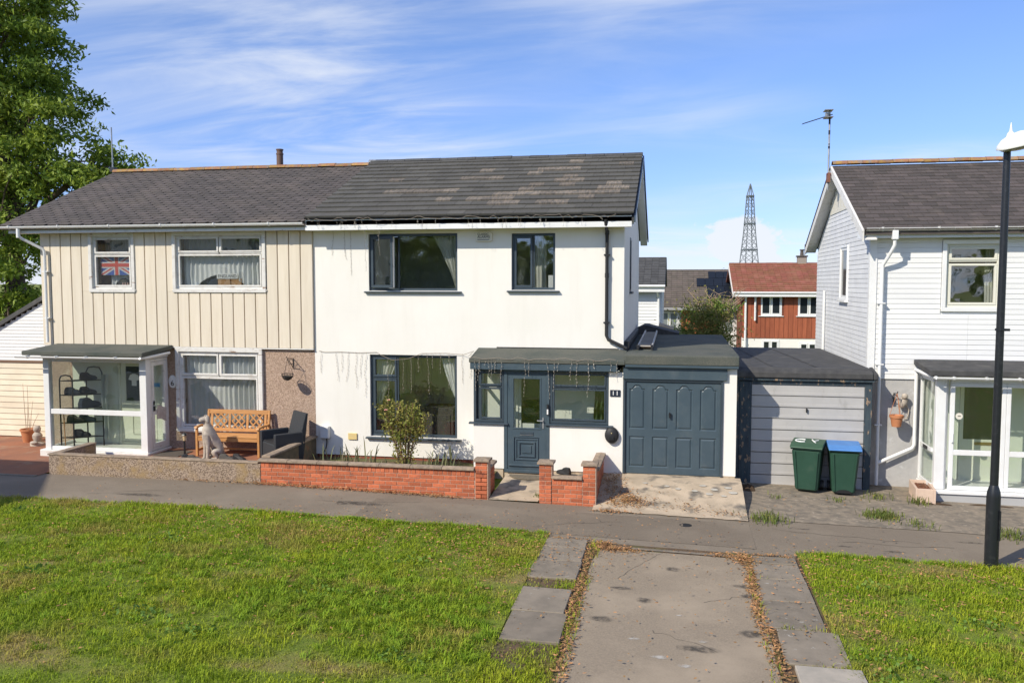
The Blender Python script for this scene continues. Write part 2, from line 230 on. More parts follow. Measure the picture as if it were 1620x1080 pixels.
# ------------------------------------------------------------------ geometry helpers
W = {}
class G:
    def __init__(s): s.v = []; s.f = []; s.mi = []; s.m = 0; s.T = None
    def add(s, vs, fs):
        b = len(s.v)
        if s.T is not None: vs = [tuple(s.T @ Vector(p)) for p in vs]
        s.v += [tuple(p) for p in vs]
        for f in fs: s.f.append(tuple(i + b for i in f)); s.mi.append(s.m)
        return s
    def box(s, x0, x1, y0, y1, z0, z1):
        return s.add([(x0,y0,z0),(x1,y0,z0),(x1,y1,z0),(x0,y1,z0),(x0,y0,z1),(x1,y0,z1),(x1,y1,z1),(x0,y1,z1)],
                     [(0,3,2,1),(4,5,6,7),(0,1,5,4),(1,2,6,5),(2,3,7,6),(3,0,4,7)])
    def bar(s, a, b, w, h, up=(0, 0, 1)):
        a = Vector(a); b = Vector(b); d = (b - a).normalized(); u = Vector(up)
        sd = d.cross(u)
        if sd.length < 1e-5: sd = d.cross(Vector((0, 1, 0)))
        sd.normalize(); u = sd.cross(d).normalized(); sd *= w / 2; u *= h / 2
        return s.add([a-sd-u, a+sd-u, a+sd+u, a-sd+u, b-sd-u, b+sd-u, b+sd+u, b-sd+u],
                     [(0,3,2,1),(4,5,6,7),(0,1,5,4),(1,2,6,5),(2,3,7,6),(3,0,4,7)])
    def prism(s, poly, axis, a0, a1):
        n = len(poly)
        def P(p, a): return {'x': (a, p[0], p[1]), 'y': (p[0], a, p[1]), 'z': (p[0], p[1], a)}[axis]
        return s.add([P(p, a0) for p in poly] + [P(p, a1) for p in poly],
                     [tuple(range(n)), tuple(range(2*n-1, n-1, -1))] + [(i, i+n, (i+1) % n + n, (i+1) % n) for i in range(n)])
    def tube(s, pts, r, n=8):
        pts = [Vector(p) for p in pts]; k = len(pts); rs = r if isinstance(r, (list, tuple)) else [r]*k
        vs = []; fs = []; prev = None
        for i, p in enumerate(pts):
            d = (pts[min(i+1, k-1)] - pts[max(i-1, 0)]).normalized()
            if prev is None:
                u = d.cross(Vector((0, 0, 1)));
                if u.length < .01: u = d.cross(Vector((0, 1, 0)))
            else: u = prev - d * prev.dot(d)
            u.normalize(); prev = u; w = d.cross(u)
            for j in range(n):
                a = 2*PI*j/n; vs.append(p + (u*math.cos(a) + w*math.sin(a)) * rs[i])
        for i in range(k-1):
            for j in range(n):
                fs.append((i*n+j, i*n+(j+1) % n, (i+1)*n+(j+1) % n, (i+1)*n+j))
        fs.append(tuple(range(n-1, -1, -1))); fs.append(tuple(range((k-1)*n, k*n)))
        return s.add(vs, fs)
    def lathe(s, prof, c=(0, 0, 0), n=16, cap=True):
        vs = []; fs = []; k = len(prof)
        for r, z in prof:
            for j in range(n):
                a = 2*PI*j/n; vs.append((c[0]+r*math.cos(a), c[1]+r*math.sin(a), c[2]+z))
        for i in range(k-1):
            for j in range(n): fs.append((i*n+j, i*n+(j+1) % n, (i+1)*n+(j+1) % n, (i+1)*n+j))
        if cap: fs.append(tuple(range(n-1, -1, -1))); fs.append(tuple(range((k-1)*n, k*n)))
        return s.add(vs, fs)
    def grid(s, fn, nu, nv):
        return s.add([fn(i/nu, j/nv) for j in range(nv+1) for i in range(nu+1)],
                     [(j*(nu+1)+i, j*(nu+1)+i+1, (j+1)*(nu+1)+i+1, (j+1)*(nu+1)+i) for j in range(nv) for i in range(nu)])
    def ring(s, x0, x1, z0, z1, w, y0, y1):
        s.box(x0, x1, y0, y1, z0, z0+w); s.box(x0, x1, y0, y1, z1-w, z1)
        s.box(x0, x0+w, y0, y1, z0+w, z1-w); return s.box(x1-w, x1, y0, y1, z0+w, z1-w)
    def ringx(s, y0, y1, z0, z1, w, x0, x1):
        s.box(x0, x1, y0, y1, z0, z0+w); s.box(x0, x1, y0, y1, z1-w, z1)
        s.box(x0, x1, y0, y0+w, z0+w, z1-w); return s.box(x0, x1, y1-w, y1, z0+w, z1-w)
    def wall(s, x0, x1, z0, z1, yf, yb, holes):
        xs = sorted({x0, x1, *[min(max(v, x0), x1) for h in holes for v in h[:2]]}); zs = sorted({z0, z1, *[min(max(v, z0), z1) for h in holes for v in h[2:]]})
        def solid(i, j):
            if i < 0 or j < 0 or i >= len(xs)-1 or j >= len(zs)-1: return False
            cx = (xs[i]+xs[i+1])/2; cz = (zs[j]+zs[j+1])/2
            return not any(h[0] < cx < h[1] and h[2] < cz < h[3] for h in holes)
        for i in range(len(xs)-1):
            for j in range(len(zs)-1):
                if not solid(i, j): continue
                a, b, c, d = xs[i], xs[i+1], zs[j], zs[j+1]
                s.add([(a,yf,c),(b,yf,c),(b,yf,d),(a,yf,d)], [(0,1,2,3)]); s.add([(a,yb,c),(b,yb,c),(b,yb,d),(a,yb,d)], [(3,2,1,0)])
                if not solid(i-1, j): s.add([(a,yf,c),(a,yf,d),(a,yb,d),(a,yb,c)], [(0,1,2,3)])
                if not solid(i+1, j): s.add([(b,yf,c),(b,yf,d),(b,yb,d),(b,yb,c)], [(3,2,1,0)])
                if not solid(i, j-1): s.add([(a,yf,c),(b,yf,c),(b,yb,c),(a,yb,c)], [(3,2,1,0)])
                if not solid(i, j+1): s.add([(a,yf,d),(b,yf,d),(b,yb,d),(a,yb,d)], [(0,1,2,3)])
        return s
    def mesh(s, name, off=(0, 0, 0), bev=0, smooth=None, merge=False, recalc=True):
        me = bpy.data.meshes.new(name)
        ox, oy, oz = off
        me.from_pydata([(x-ox, y-oy, z-oz) for x, y, z in s.v], [], s.f)
        if any(s.mi): me.polygons.foreach_set('material_index', s.mi)
        if recalc or bev or merge:
            bm = bmesh.new(); bm.from_mesh(me)
            if merge: bmesh.ops.remove_doubles(bm, verts=bm.verts, dist=1e-5)
            if recalc: bmesh.ops.recalc_face_normals(bm, faces=bm.faces)
            if bev:
                ed = [e for e in bm.edges if len(e.link_faces) == 2 and e.calc_face_angle(0) > .5]
                bmesh.ops.bevel(bm, geom=ed, offset=bev, segments=1, affect='EDGES', clamp_overlap=True)
            bm.to_mesh(me); bm.free()
        if smooth is not None:
            me.polygons.foreach_set('use_smooth', [True]*len(me.polygons)); me.set_sharp_from_angle(angle=R(smooth))
        return me
def link(name, me, mat, parent=None, loc=None, kind=None):
    o = bpy.data.objects.new(name, me); COL.objects.link(o)
    if mat is not None and not me.materials:
        for m in (mat if isinstance(mat, (list, tuple)) else [mat]): me.materials.append(m)
    if parent is not None: o.parent = parent; W[o.name] = W.get(parent.name, Vector((0, 0, 0)))
    if loc is not None: o.location = loc
    if kind: o['kind'] = kind
    return o
def obj(name, g, mat, parent=None, bev=0, smooth=None, kind=None, merge=False, recalc=True):
    off = W.get(parent.name, (0, 0, 0)) if parent is not None else (0, 0, 0)
    return link(name, g.mesh(name, off, bev, smooth, merge, recalc), mat, parent, kind=kind)
def tag(o, label, cat, group=None):
    o['label'] = label; o['category'] = cat
    if group: o['group'] = group
    return o
def thing(name, label, cat, loc=(0, 0, 0), rz=0, group=None, local=False):
    o = bpy.data.objects.new(name, None); COL.objects.link(o); o.empty_display_size = .2; o.location = loc; o.rotation_euler = (0, 0, rz)
    W[o.name] = Vector((0, 0, 0)) if local else Vector(loc)
    return tag(o, label, cat, group)
def struct(name, g, mat, **k):
    o = obj(name, g, mat, **k); o['kind'] = 'structure'; return o
def text(name, s, size, loc, rot, mat, parent, ext=.001, sx=1):
    c = bpy.data.curves.new('t', 'FONT'); c.body = s; c.size = size; c.extrude = ext; c.align_x = 'CENTER'; c.align_y = 'CENTER'
    t = bpy.data.objects.new('t', c); COL.objects.link(t); dg = bpy.context.evaluated_depsgraph_get(); dg.update()
    me = bpy.data.meshes.new_from_object(t.evaluated_get(dg)); bpy.data.objects.remove(t); me.materials.clear(); me.materials.append(mat)
    o = bpy.data.objects.new(name, me); COL.objects.link(o); o.parent = parent
    w = W.get(parent.name, Vector((0, 0, 0))); o.location = Vector(loc) - Vector(w); o.rotation_euler = rot; o.scale = (sx, 1, 1); return o
def raw_mesh(name, verts, faces, nper):
    """fast mesh from numpy: verts (N,3), faces (F,nper)"""
    me = bpy.data.meshes.new(name); nv = len(verts); nf = len(faces)
    me.vertices.add(nv); me.vertices.foreach_set('co', verts.astype(np.float32).ravel())
    me.loops.add(nf*nper); me.loops.foreach_set('vertex_index', faces.astype(np.int32).ravel())
    me.polygons.add(nf); me.polygons.foreach_set('loop_start', np.arange(0, nf*nper, nper, dtype=np.int32))
    me.update(calc_edges=True); return me
def leaf_cloud(centres, sizes, aspect=.45, droop=.3, thick=0):
    """one folded leaf (2 quads) at each centre"""
    n = len(centres); d = rng.normal(size=(n, 3)); d[:, 2] -= droop; d /= np.linalg.norm(d, axis=1)[:, None]
    q = rng.normal(size=(n, 3)); s_ = np.cross(d, q); s_ /= np.linalg.norm(s_, axis=1)[:, None]; nn = np.cross(s_, d)
    L = sizes[:, None]; w = L*aspect*.5
    base = centres; tip = centres + d*L; mid = centres + d*L*.45
    a = mid + s_*w + nn*L*.08; b = mid - s_*w + nn*L*.08
    V = np.stack([base, a, tip, b], 1).reshape(-1, 3); k = np.arange(n)*4
    F = np.stack([np.stack([k, k+1, k+2], 1), np.stack([k, k+2, k+3], 1)], 1).reshape(-1, 3)
    return V, F
def gz(x): return 0.0 if x < -7.4 else max(-.021*(x+7.4), -.9)
def gzn(x): return np.maximum(np.where(x < -7.4, 0, -.021*(x+7.4)), -.9)

# ================================================================== THE SETTING
def sheet(name, x0, x1, y0, y1, dz, mat, nx=40, ny=6, zf=None, edge=None):
    g = G()
    def fn(u, v):
        x = x0+(x1-x0)*u; y = y0+(y1-y0)*v
        if edge: x, y = edge(x, y, u, v)
        return (x, y, (zf(x, y) if zf else gz(x)) + dz)
    g.grid(fn, nx, ny); return struct(name, g, mat, recalc=False)
def sstep(a, b, x): t = min(max((x-a)/(b-a), 0), 1); return t*t*(3-2*t)
def terr(x, y):
    x = max(min(x, 60), -60)
    return gz(x) - sstep(26, 42, y)*2.0 - .03
gx = [-2500, -600, -200, -60, -30] + list(range(-20, 21, 2)) + [30, 60, 200, 600, 2500]
gy = [-1500, -300, -60, -30, -10, 0, 6, 10, 13, 15, 18, 24, 26, 30, 34, 38, 42, 60, 120, 400, 2500]
g = G(); g.add([(x, y, terr(x, y)) for y in gy for x in gx],
               [(j*len(gx)+i, j*len(gx)+i+1, (j+1)*len(gx)+i+1, (j+1)*len(gx)+i) for j in range(len(gy)-1) for i in range(len(gx)-1)])
struct('ground', g, LAWN, recalc=False)
def nz1(x, s=1., k=0.): return mnoise.noise(Vector((x*s, k, 0)))
sheet('path', -40, 40, 12.72, 14.78, -.004, TARMAC, 80, 4, edge=lambda x, y, u, v: (x, y + (.03*nz1(x, 1.5, 3) if v > .9 else 0), ))
def lawn_edge(k):
    def e(x, y, u, v):
        if v > .97: y += .06*nz1(x, 2.1, k)+.05*nz1(x, 7, k)
        return x, y
    return e
sheet('lawn', -40, -1.88, -12, 12.98, .012, LAWN, 120, 30, edge=lawn_edge(1.0))
sheet('lawn', 1.80, 40, -12, 12.98, .012, LAWN, 120, 30, edge=lawn_edge(5.0))
sheet('soil_verge', -1.95, 1.9, -12, 12.74, .0, SOIL, 12, 40)
def drive_edge(x, y, u, v):
    t = sstep(11.9, 12.5, y)
    hw = 1.08 - .0*t
    x = (-1.10 + 2.2*u) + (.05*nz1(y, 1.7, 1)+.03*nz1(y, 6, 2) if u < .01 or u > .99 else 0)
    return x * (1-.06*t), y + .0
sheet('driveway', -1.1, 1.1, -12, 12.46, .008, DRIVE, 10, 90, edge=drive_edge)
sheet('path_repair', -5.2, 1.25, 13.02, 14.35, .0005, M('repair_tarmac', (.218, .178, .133), (.161, .132, .1), sc=55, lo=.3, hi=.7, rough=.95, bump=.35, bsc=220, bdist=.004, c3=(.245, .203, .153), sc3=.8, lo3=.45, hi3=.7), 30, 3)
g = G(); g.grid(lambda u, v: (-1.0+2.1*u, 12.50+.09*v, gz(-1.0+2.1*u)+.012), 12, 1)           # concrete edging strip across the drive head
struct('edging_strip', g, SLAB, recalc=False)
# concrete ramp, forecourts, door path, gardens
def ramp_z(x, y): return (gz(x)+.012)*(1-sstep(14.5, 16.4, y)) + .10*sstep(14.5, 16.4, y)
g = G()
nu, nv = 14, 10
top = [(-1.36+2.62*i/nu + (0 if j else .02*nz1(i, 1.3)), 14.52 + (0 if j else .05*nz1(i*.7, 1.1, 8)) + 1.98*j/nv) for j in range(nv+1) for i in range(nu+1)]
g.add([(x, y, ramp_z(x, y)+.008*mnoise.noise(Vector((x*2, y*2, 0)))) for x, y in top], [(j*(nu+1)+i, j*(nu+1)+i+1, (j+1)*(nu+1)+i+1, (j+1)*(nu+1)+i) for j in range(nv) for i in range(nu)])
g.add([(1.26, 14.52+1.98*j/nv, ramp_z(1.26, 14.52+1.98*j/nv)) for j in range(nv+1)] + [(1.30, 14.52+1.98*j/nv, -.5) for j in range(nv+1)], [(j, j+1, j+nv+2, j+nv+1) for j in range(nv)])
struct('concrete_ramp', g, CONC, recalc=False)
sheet('forecourt', 1.27, 40, 14.72, 17.95, .004, FORE, 60, 6, edge=lambda x, y, u, v: (x, y + (.10*nz1(x, 1.9, 9)+.05*nz1(x, 6, 2) if v < .01 else 0)))
sheet('red_forecourt', -40, -12.32, 14.60, 18.25, .004, REDPAVE, 30, 4)
g = G(); g.box(-40, -12.33, 14.50, 14.60, -.2, .012); struct('kerb_edging', g, SLAB)
g = G(); g.box(-12.1, -7.72, 14.97, 17.25, -.2, .10); struct('patio', g, REDPAVE)
g = G(); g.grid(lambda u, v: (-7.55+4.1*u, 14.93+2.3*v, .04+.03*mnoise.noise(Vector((u*9, v*6, 3)))), 24, 12); struct('flower_bed', g, SOIL, recalc=False)
g = G(); g.grid(lambda u, v: (-3.245+.90*u, 14.765+1.73*v, gz(-3)+.012+.09*v), 8, 6); struct('door_path', g, CONC, recalc=False)
g = G(); g.box(-2.34, -1.43, 14.92, 16.52, -.4, .05); struct('door_step_paving', g, CONC)

# ================================================================== HOUSE HELPERS
def window(parent, x0, x1, z0, z1, y, cells, fm, fw=.05, sw=.045, depth=.07, glass=GLASS, sill=None, sillm=None, lab=None, nosash=(), sash_proud=.012, gap=0):
    """frame in the opening; cells are (x0,x1,z0,z1) inside it; each cell gets a sash ring and a pane"""
    g = G(); g.ring(x0, x1, z0, z1, fw, y, y+depth)
    for (a, b, c, d) in cells:                                    # mullions / transoms
        if a > x0+fw+.01: g.box(a-fw*.5, a-.0005, y+.004, y+depth-.004, c, d)
        if c > z0+fw+.01: g.box(a, b, y+.006, y+depth-.006, c-fw*.6, c-.0005)
    w = obj('window', g, fm, parent, bev=.004)
    if lab: w['label'] = lab
    for k, (a, b, c, d) in enumerate(cells):
        if k not in nosash:
            s_ = G(); s_.ring(a+.002, b-.002, c+.002, d-.002, sw, y-sash_proud, y+depth*.7); obj('sash', s_, fm, w, bev=.004)
            p = G(); p.box(a+sw-.004, b-sw+.004, y+depth*.35, y+depth*.35+.006, c+sw-.004, d-sw+.004)
        else:
            p = G(); p.box(a, b, y+depth*.35, y+depth*.35+.006, c, d)
        obj('pane', p, glass, w)
    if sill:
        s_ = G(); s_.prism([(y-sill, z0-.045), (y-sill, z0-.02), (y+.02, z0-.002), (y+.02, z0-.045)], 'x', x0-.09, x1+.09); obj('sill', s_, sillm or fm, w, bev=.004)
    return w
def curtain(name, label, x0, x1, z0, z1, y, pleats, amp, mat, swag=None, group=None, bot=None):
    g = G(); nu = int(pleats*8); nv = 14; ph = [random.uniform(-.6, .6) for _ in range(nu+1)]
    def fn(u, v):
        zt = z1; zb = z0
        if bot: zb = z0 + bot(u)*(z1-z0)
        xx = x0+(x1-x0)*u
        if swag: xx = swag(u, v, x0, x1)
        a = amp*(.6+.4*math.sin(u*7+2))
        return (xx + .006*math.sin(v*9+u*20), y + a*math.sin(u*pleats*2*PI + ph[int(u*nu)]*.5 + .5*math.sin(v*3)), zb+(zt-zb)*v)
    g.grid(fn, nu, nv)
    o = obj(name, g, mat, smooth=80, recalc=False); return tag(o, label, 'curtain', group)
def gutter(parent, x0, x1, y, z, r, mat, brackets=True, step=.9):
    g = G(); n = 10
    prof = [(y + r*math.cos(a), z + r*math.sin(a)) for a in [PI + PI*i/n for i in range(n+1)]]
    inner = [(y + (r-.006)*math.cos(a), z + (r-.006)*math.sin(a)) for a in [2*PI - PI*i/n for i in range(n+1)]]
    g.prism(prof+inner, 'x', x0, x1); o = obj('gutter', g, mat, parent, smooth=40)
    if brackets:
        x = x0+.3
        while x < x1-.05:
            b = G(); b.prism([(y + (r+.008)*math.cos(a), z + (r+.008)*math.sin(a)) for a in [PI*.98 + PI*1.04*i/n for i in range(n+1)]] + [(y+r+.02, z+.02), (y-r-.012, z+.016)], 'x', x-.015, x+.015)
            obj('gutter_bracket', b, mat, o); x += step
    return o
def slope_courses(g, x0, x1, e, r, gauge, wd, th, jit=0, half=True, cut=0):
    """staggered slates on the plane from eave e=(y,z) to ridge r=(y,z)"""
    dy = r[0]-e[0]; dz = r[1]-e[1]; L = math.hypot(dy, dz); s = (dy/L, dz/L); nrm = (-s[1], s[0]); n = int(L/gauge)
    for i in range(n+1):
        a = i*gauge; b = min(a+gauge*1.15, L); 
        if b-a < .03: continue
        x = x0 - (wd*.5 if (i % 2 and half) else 0)
        while x < x1-.01:
            xa = max(x+.004, x0); xb = min(x+wd-.004, x1)
            if xb-xa > .03:
                j = random.uniform(-jit, jit); t0 = th*2.0+random.uniform(0, th*.35); t1 = th
                def P(xx, q, h): return (xx, e[0]+s[0]*q+nrm[0]*h, e[1]+s[1]*q+nrm[1]*h)
                A = a+j; tl = random.uniform(-jit, jit)*.6
                if cut:
                    c = cut; g.add([P(xa, A+c, t0), P(xa+c, A, t0), P(xb-c, A+tl, t0), P(xb, A+c, t0), P(xb, b, t1), P(xa, b, t1),
                                    P(xa, A+c, th*.4), P(xa+c, A, th*.4), P(xb-c, A+tl, th*.4), P(xb, A+c, th*.4)],
                                   [(0,1,2,3,4,5), (6,7,1,0), (7,8,2,1), (8,9,3,2)])
                else:
                    g.add([P(xa, A, t0), P(xb, A+tl, t0), P(xb, b, t1), P(xa, b, t1), P(xa, A, th*.2), P(xb, A+tl, th*.2), P(xb, b, 0), P(xa, b, 0)],
                          [(0,1,2,3), (4,5,1,0), (5,6,2,1), (7,4,0,3)])
            x += wd
def ridge_tiles(parent, x0, x1, y, z, r, ln, mat, flat=.75):
    n = max(1, round((x1-x0)/ln)); ln = (x1-x0)/n; me = None
    for i in range(n):
        if me is None:
            g = G(); k = 8
            o_ = [(r*1.15*math.cos(PI*j/k), r*flat*math.sin(PI*j/k)) for j in range(k+1)]; i_ = [(r*.9*math.cos(PI*j/k), r*flat*.75*math.sin(PI*j/k)) for j in range(k, -1, -1)]
            g.prism(o_+i_, 'x', 0, ln-.008); me = g.mesh('ridge_tile', smooth=40)
        o = link('ridge_tile', me, mat, parent); w = W[parent.name]
        o.location = (x0+ln*i-w[0], y-w[1], z-w[2]+random.uniform(-.006, .006)); o.rotation_euler = (random.uniform(-.02, .02), random.uniform(-.008, .008), 0)
def shell(parent, x0, x1, y0, y1, z0, ze, yr, zr, mat, left=True, right=True, th=.22, wall_y=None):
    """gable side walls, rear wall and inner floors of a hollow house"""
    for x, ok in ((x0, left), (x1-th, right)):
        if ok:
            g = G(); g.prism([(y0+.31, z0), (y1, z0), (y1, ze), (yr, zr), (y0+.31, ze+.06)], 'x', x+.001, x+th); obj('side_wall', g, mat, parent)
    g = G(); g.box(x0+th+.002, x1-th-.002, y1-.25, y1-.002, z0, ze); obj('rear_wall', g, mat, parent)
    g = G(); g.box(x0+th+.004, x1-th-.004, y0+.32, y1-.26, 2.45, 2.62); g.box(x0+th+.004, x1-th-.004, y0+.32, y1-.26, z0+.1, z0+.3)
    g.box(x0+th+.004, x1-th-.004, y0+.33, y1-.26, ze-.08, ze-.02); obj('floor', g, CARPET, parent)
    g = G(); g.box(x0+th+.01, x1-th-.01, y0+2.6, y0+2.7, z0+.31, 2.44); g.box(x0+th+.01, x1-th-.01, y0+2.4, y0+2.5, 2.63, ze-.09); obj('partition', g, INT, parent)

E_Y, E_Z, R_Y, R_Z, B_Y = 16.78, 5.12, 20.9, 6.83, 25.02
# ================================================================== MAIN HOUSE (white render)
HM = thing('rendered_house', 'white rendered house with anthracite windows and dark tiled roof, in the middle of the picture', 'house', (-4.3, 17.2, 0))
F = 17.2
holes = [(-6.36, -4.43, 3.63, 4.82), (-3.29, -2.39, 3.65, 4.80), (-6.36, -4.45, .53, 2.28), (-3.15, -2.35, .12, 2.05)]
g = G(); g.wall(-7.6, -1.0, .10, 5.02, F, F+.3, holes); obj('front_wall', g, WHITE_RENDER, HM)
g = G(); g.box(-7.58, -1.02, F+.03, F+.28, -.4, .098); obj('plinth', g, BRICK_D, HM)
shell(HM, -7.6, -1.0, F, 24.2, -.3, 4.95, R_Y, 6.68, WHITE_RENDER)
# roof body, tiles, ridge
g = G(); g.prism([(E_Y+.03, E_Z-.04), (R_Y, R_Z-.045), (B_Y, E_Z-.04), (B_Y, E_Z-.13), (R_Y, R_Z-.14), (E_Y+.03, E_Z-.13)], 'x', -7.58, -.80)
RM = obj('roof', g, FELT_B, HM)
tilt = math.atan2(R_Z-E_Z, R_Y-E_Y); Ls = math.hypot(R_Z-E_Z, R_Y-E_Y); ca, sa = math.cos(tilt), math.sin(tilt)
def tile_mesh(w, ln=.37):
    g = G()
    def P(x, s_, n_): return (x, ca*s_-sa*n_, sa*s_+ca*n_)
    g.add([P(0.002, 0, .022), P(w-.002, 0, .022), P(w-.002, 0, .056), P(.002, 0, .056), P(.002, ln, -.004), P(w-.002, ln, -.004), P(w-.002, ln, .020), P(.002, ln, .020)],
          [(0,3,2,1),(4,5,6,7),(0,1,5,4),(1,2,6,5),(2,3,7,6),(3,0,4,7)]); return g.mesh('roof_tile')
NT = 14; gau = Ls/NT; TW = 6.78/20
meT = {}
for kind, mt in (('g', TILE), ('b', TILE_B)):
    for wd in (TW, TW/2):
        me = tile_mesh(wd, min(.37, gau*1.16)); me.materials.append(mt); meT[kind, wd] = me
brown = {(10, 9.6), (8, 8.7), (8, 9.8), (8, 10.6), (9.4, 13.4), (9.8, 14.2), (9.8, 15.2), (8, 15.3), (7, 14.9), (7, 15.7), (6, 13.1), (6, 15.2), (5, 4.2), (5, 5.0), (5, 6.2), (5, 6.9), (5, 7.7),
         (3, 7.7), (3, 9.9), (3, 10.7), (4, 11.6), (4, 12.2), (3, 12.4), (2, 11.6), (2, 12.4), (5, 12.9), (4, 13.3), (4, 14.2), (4, 15.4), (4, 16.5), (2, 14.2), (2, 15.2), (5, 17.6), (6, 18.6), (5, 18.9), (4, 18.0), (3, 17.0), (12, 15.5), (11, 18.8), (8, 3.2)}
w0 = W[HM.name]
for i in range(NT):
    x = -7.58; c = 0.0; first = True
    while x < -.82:
        wd = TW/2 if (i % 2 and (first or x+TW > -.79)) else TW
        first = False
        isb = any(abs(i-a) < .6 and abs(c+.5-b) < .55 for a, b in brown)
        o = bpy.data.objects.new('roof_tile', meT['b' if isb else 'g', wd]); COL.objects.link(o); o.parent = RM
        s_ = i*gau + random.uniform(-.004, .004); h = .002+random.uniform(0, .005)
        o.location = (x-w0[0], E_Y-.02+ca*s_-sa*h-w0[1], E_Z+sa*s_+ca*h-w0[2]); o.rotation_euler = (random.uniform(-.006, .006), random.uniform(-.004, .004), 0)
        x += wd; c += wd/TW
ridge_tiles(RM, -7.6, -.79, R_Y, R_Z+.0, .13, .45, RIDGE_G, .6)
for yy, zz in (((E_Y-.03, B_Y), 0),):
    g = G(); g.prism([(E_Y-.04, E_Z-.05), (R_Y, R_Z+.0), (R_Y, R_Z-.10), (E_Y-.04, E_Z-.16)], 'x', -.795, -.765); obj('verge_trim', g, ANTH, RM)
    g = G(); g.prism([(B_Y+.03, E_Z-.05), (R_Y+.001, R_Z+.0), (R_Y+.001, R_Z-.10), (B_Y+.03, E_Z-.16)], 'x', -.794, -.764); obj('verge_trim', g, ANTH, RM)
g = G(); g.prism([(16.9, 5.05), (R_Y, 6.69), (R_Y, 6.60), (16.9, 4.93)], 'x', -.99, -.80); g.prism([(B_Y-.02, 5.02), (R_Y+.001, 6.69), (R_Y+.001, 6.60), (B_Y-.02, 4.86)], 'x', -.99, -.80); obj('verge_soffit', g, WHITE_PVC, RM)
g = G(); g.box(-7.6, -.84, 16.81, 16.835, 4.885, 5.10); obj('fascia', g, WHITE_PVC, HM)
g = G(); g.box(-7.59, -.86, 16.836, 17.198, 4.895, 4.91); obj('soffit', g, WHITE_PVC, HM)
gutter(HM, -7.6, -.83, 16.772, 5.145, .034, BLACK_P, step=1.1)
# windows
window(HM, -6.36, -4.43, 3.63, 4.82, F+.06, [(-6.31, -5.74, 3.68, 4.77), (-5.70, -4.48, 3.68, 4.77)], ANTH, sill=.13, nosash=(0, 1))
ws = G(); SH = -6.31; 
oa = R(17)                                                     # the left casement stands ajar, hinged on its left side
ws.T = Matrix.Translation((SH, F+.05, 0)) @ Matrix.Rotation(-oa, 4, 'Z')
ws.ring(0, .56, 3.69, 4.765, .06, -.03, .03)
sash = obj('sash', ws, ANTH, [o for o in HM.children if o.name.startswith('window')][0], bev=.004)
p = G(); p.T = ws.T; p.box(.055, .505, -.004, .004, 3.745, 4.71); obj('pane', p, GLASS, sash.parent)
p = G(); p.T = ws.T; p.box(.565, .570, -.02, .03, 3.70, 4.755); p.box(.46, .565, -.02, .03, 3.683, 3.688); obj('seal', p, WHITE_PVC, sash.parent)
window(HM, -3.29, -2.39, 3.65, 4.80, F+.06, [(-3.24, -2.86, 3.70, 4.75), (-2.82, -2.44, 3.70, 4.75)], ANTH, sill=.13, nosash=(1,))
window(HM, -6.36, -4.45, .53, 2.28, F+.06, [(-6.30, -5.78, .60, 1.76), (-6.30, -5.78, 1.80, 2.22), (-5.74, -4.52, .60, 2.22)], ANTH, fw=.06, sill=.14, nosash=(2,))
g = G(); g.ringx(19.3, 19.75, 3.6, 4.8, .05, -1.04, -.985); wsd = obj('window', g, ANTH, HM)
g = G(); g.box(-1.02, -1.0, 19.35, 19.7, 3.65, 4.75); obj('pane', g, GLASS_D, wsd)
g = G(); g.box(-1.03, -.93, 19.25, 19.8, 3.55, 3.598); obj('sill', g, ANTH, wsd)
# downpipe
g = G(); g.tube([(-1.34, 16.80, 5.03), (-1.34, 16.82, 4.93), (-1.34, 17.13, 4.78), (-1.34, 17.14, 2.74), (-1.30, 17.13, 2.66), (-.93, 17.10, 2.49)], .034, 10); dp = obj('downpipe', g, BLACK_P, HM, smooth=40)
for zz in (4.35, 3.0):
    g = G(); g.box(-1.40, -1.28, 17.10, 17.198, zz-.015, zz+.015); obj('pipe_clip', g, BLACK_P, dp)
for zz in (4.75, 3.9):
    g = G(); g.lathe([(.042, 0), (.042, .09)], (-1.34, 17.14, zz), 10); obj('pipe_socket', g, BLACK_P, dp, smooth=40)
# porch
PF = 16.5
g = G()
g.prism([(-3.93, PF), (-3.31, PF), (-3.31, PF+.1), (-3.83, PF+.1), (-3.83, F-.002), (-3.93, F-.002)], 'z', .10, 1.02); obj('porch_wall', g, WHITE_RENDER, HM)
g = G(); g.prism([(-2.39, .10), (-.96, .10), (-.96, 2.07), (-1.235, 2.07), (-1.235, 1.03), (-2.39, 1.03)], 'y', PF, PF+.1); obj('porch_wall', g, WHITE_RENDER, HM)
g = G(); g.box(-3.91, -3.33, PF+.02, PF+.09, -.3, .099); g.box(-2.37, -1.0, PF+.02, PF+.09, -.3, .099); g.box(-3.3, -2.4, PF+.0, PF+.12, -.3, .03); obj('porch_plinth', g, CONC, HM)
window(HM, -3.93, -3.31, 1.03, 2.09, PF+.01, [(-3.80, -3.36, 1.09, 1.72), (-3.80, -3.36, 1.76, 2.03)], ANTH, fw=.05, sw=.03, glass=GLASS_T, sill=.06)
window(HM, -2.39, -1.237, 1.04, 2.09, PF+.01, [(-2.33, -1.29, 1.10, 1.73), (-2.33, -1.29, 1.77, 2.03)], ANTH, fw=.05, sw=.03, glass=GLASS_T, sill=.06)
g = G(); g.ringx(PF+.11, F-.01, 1.03, 2.09, .06, -3.92, -3.85); g.box(-3.915, -3.855, PF+.17, F-.07, 1.71, 1.76); pw = obj('window', g, ANTH, HM, bev=.004)
g = G(); g.box(-3.89, -3.884, PF+.165, F-.065, 1.085, 2.035); obj('pane', g, GLASS_T, pw)
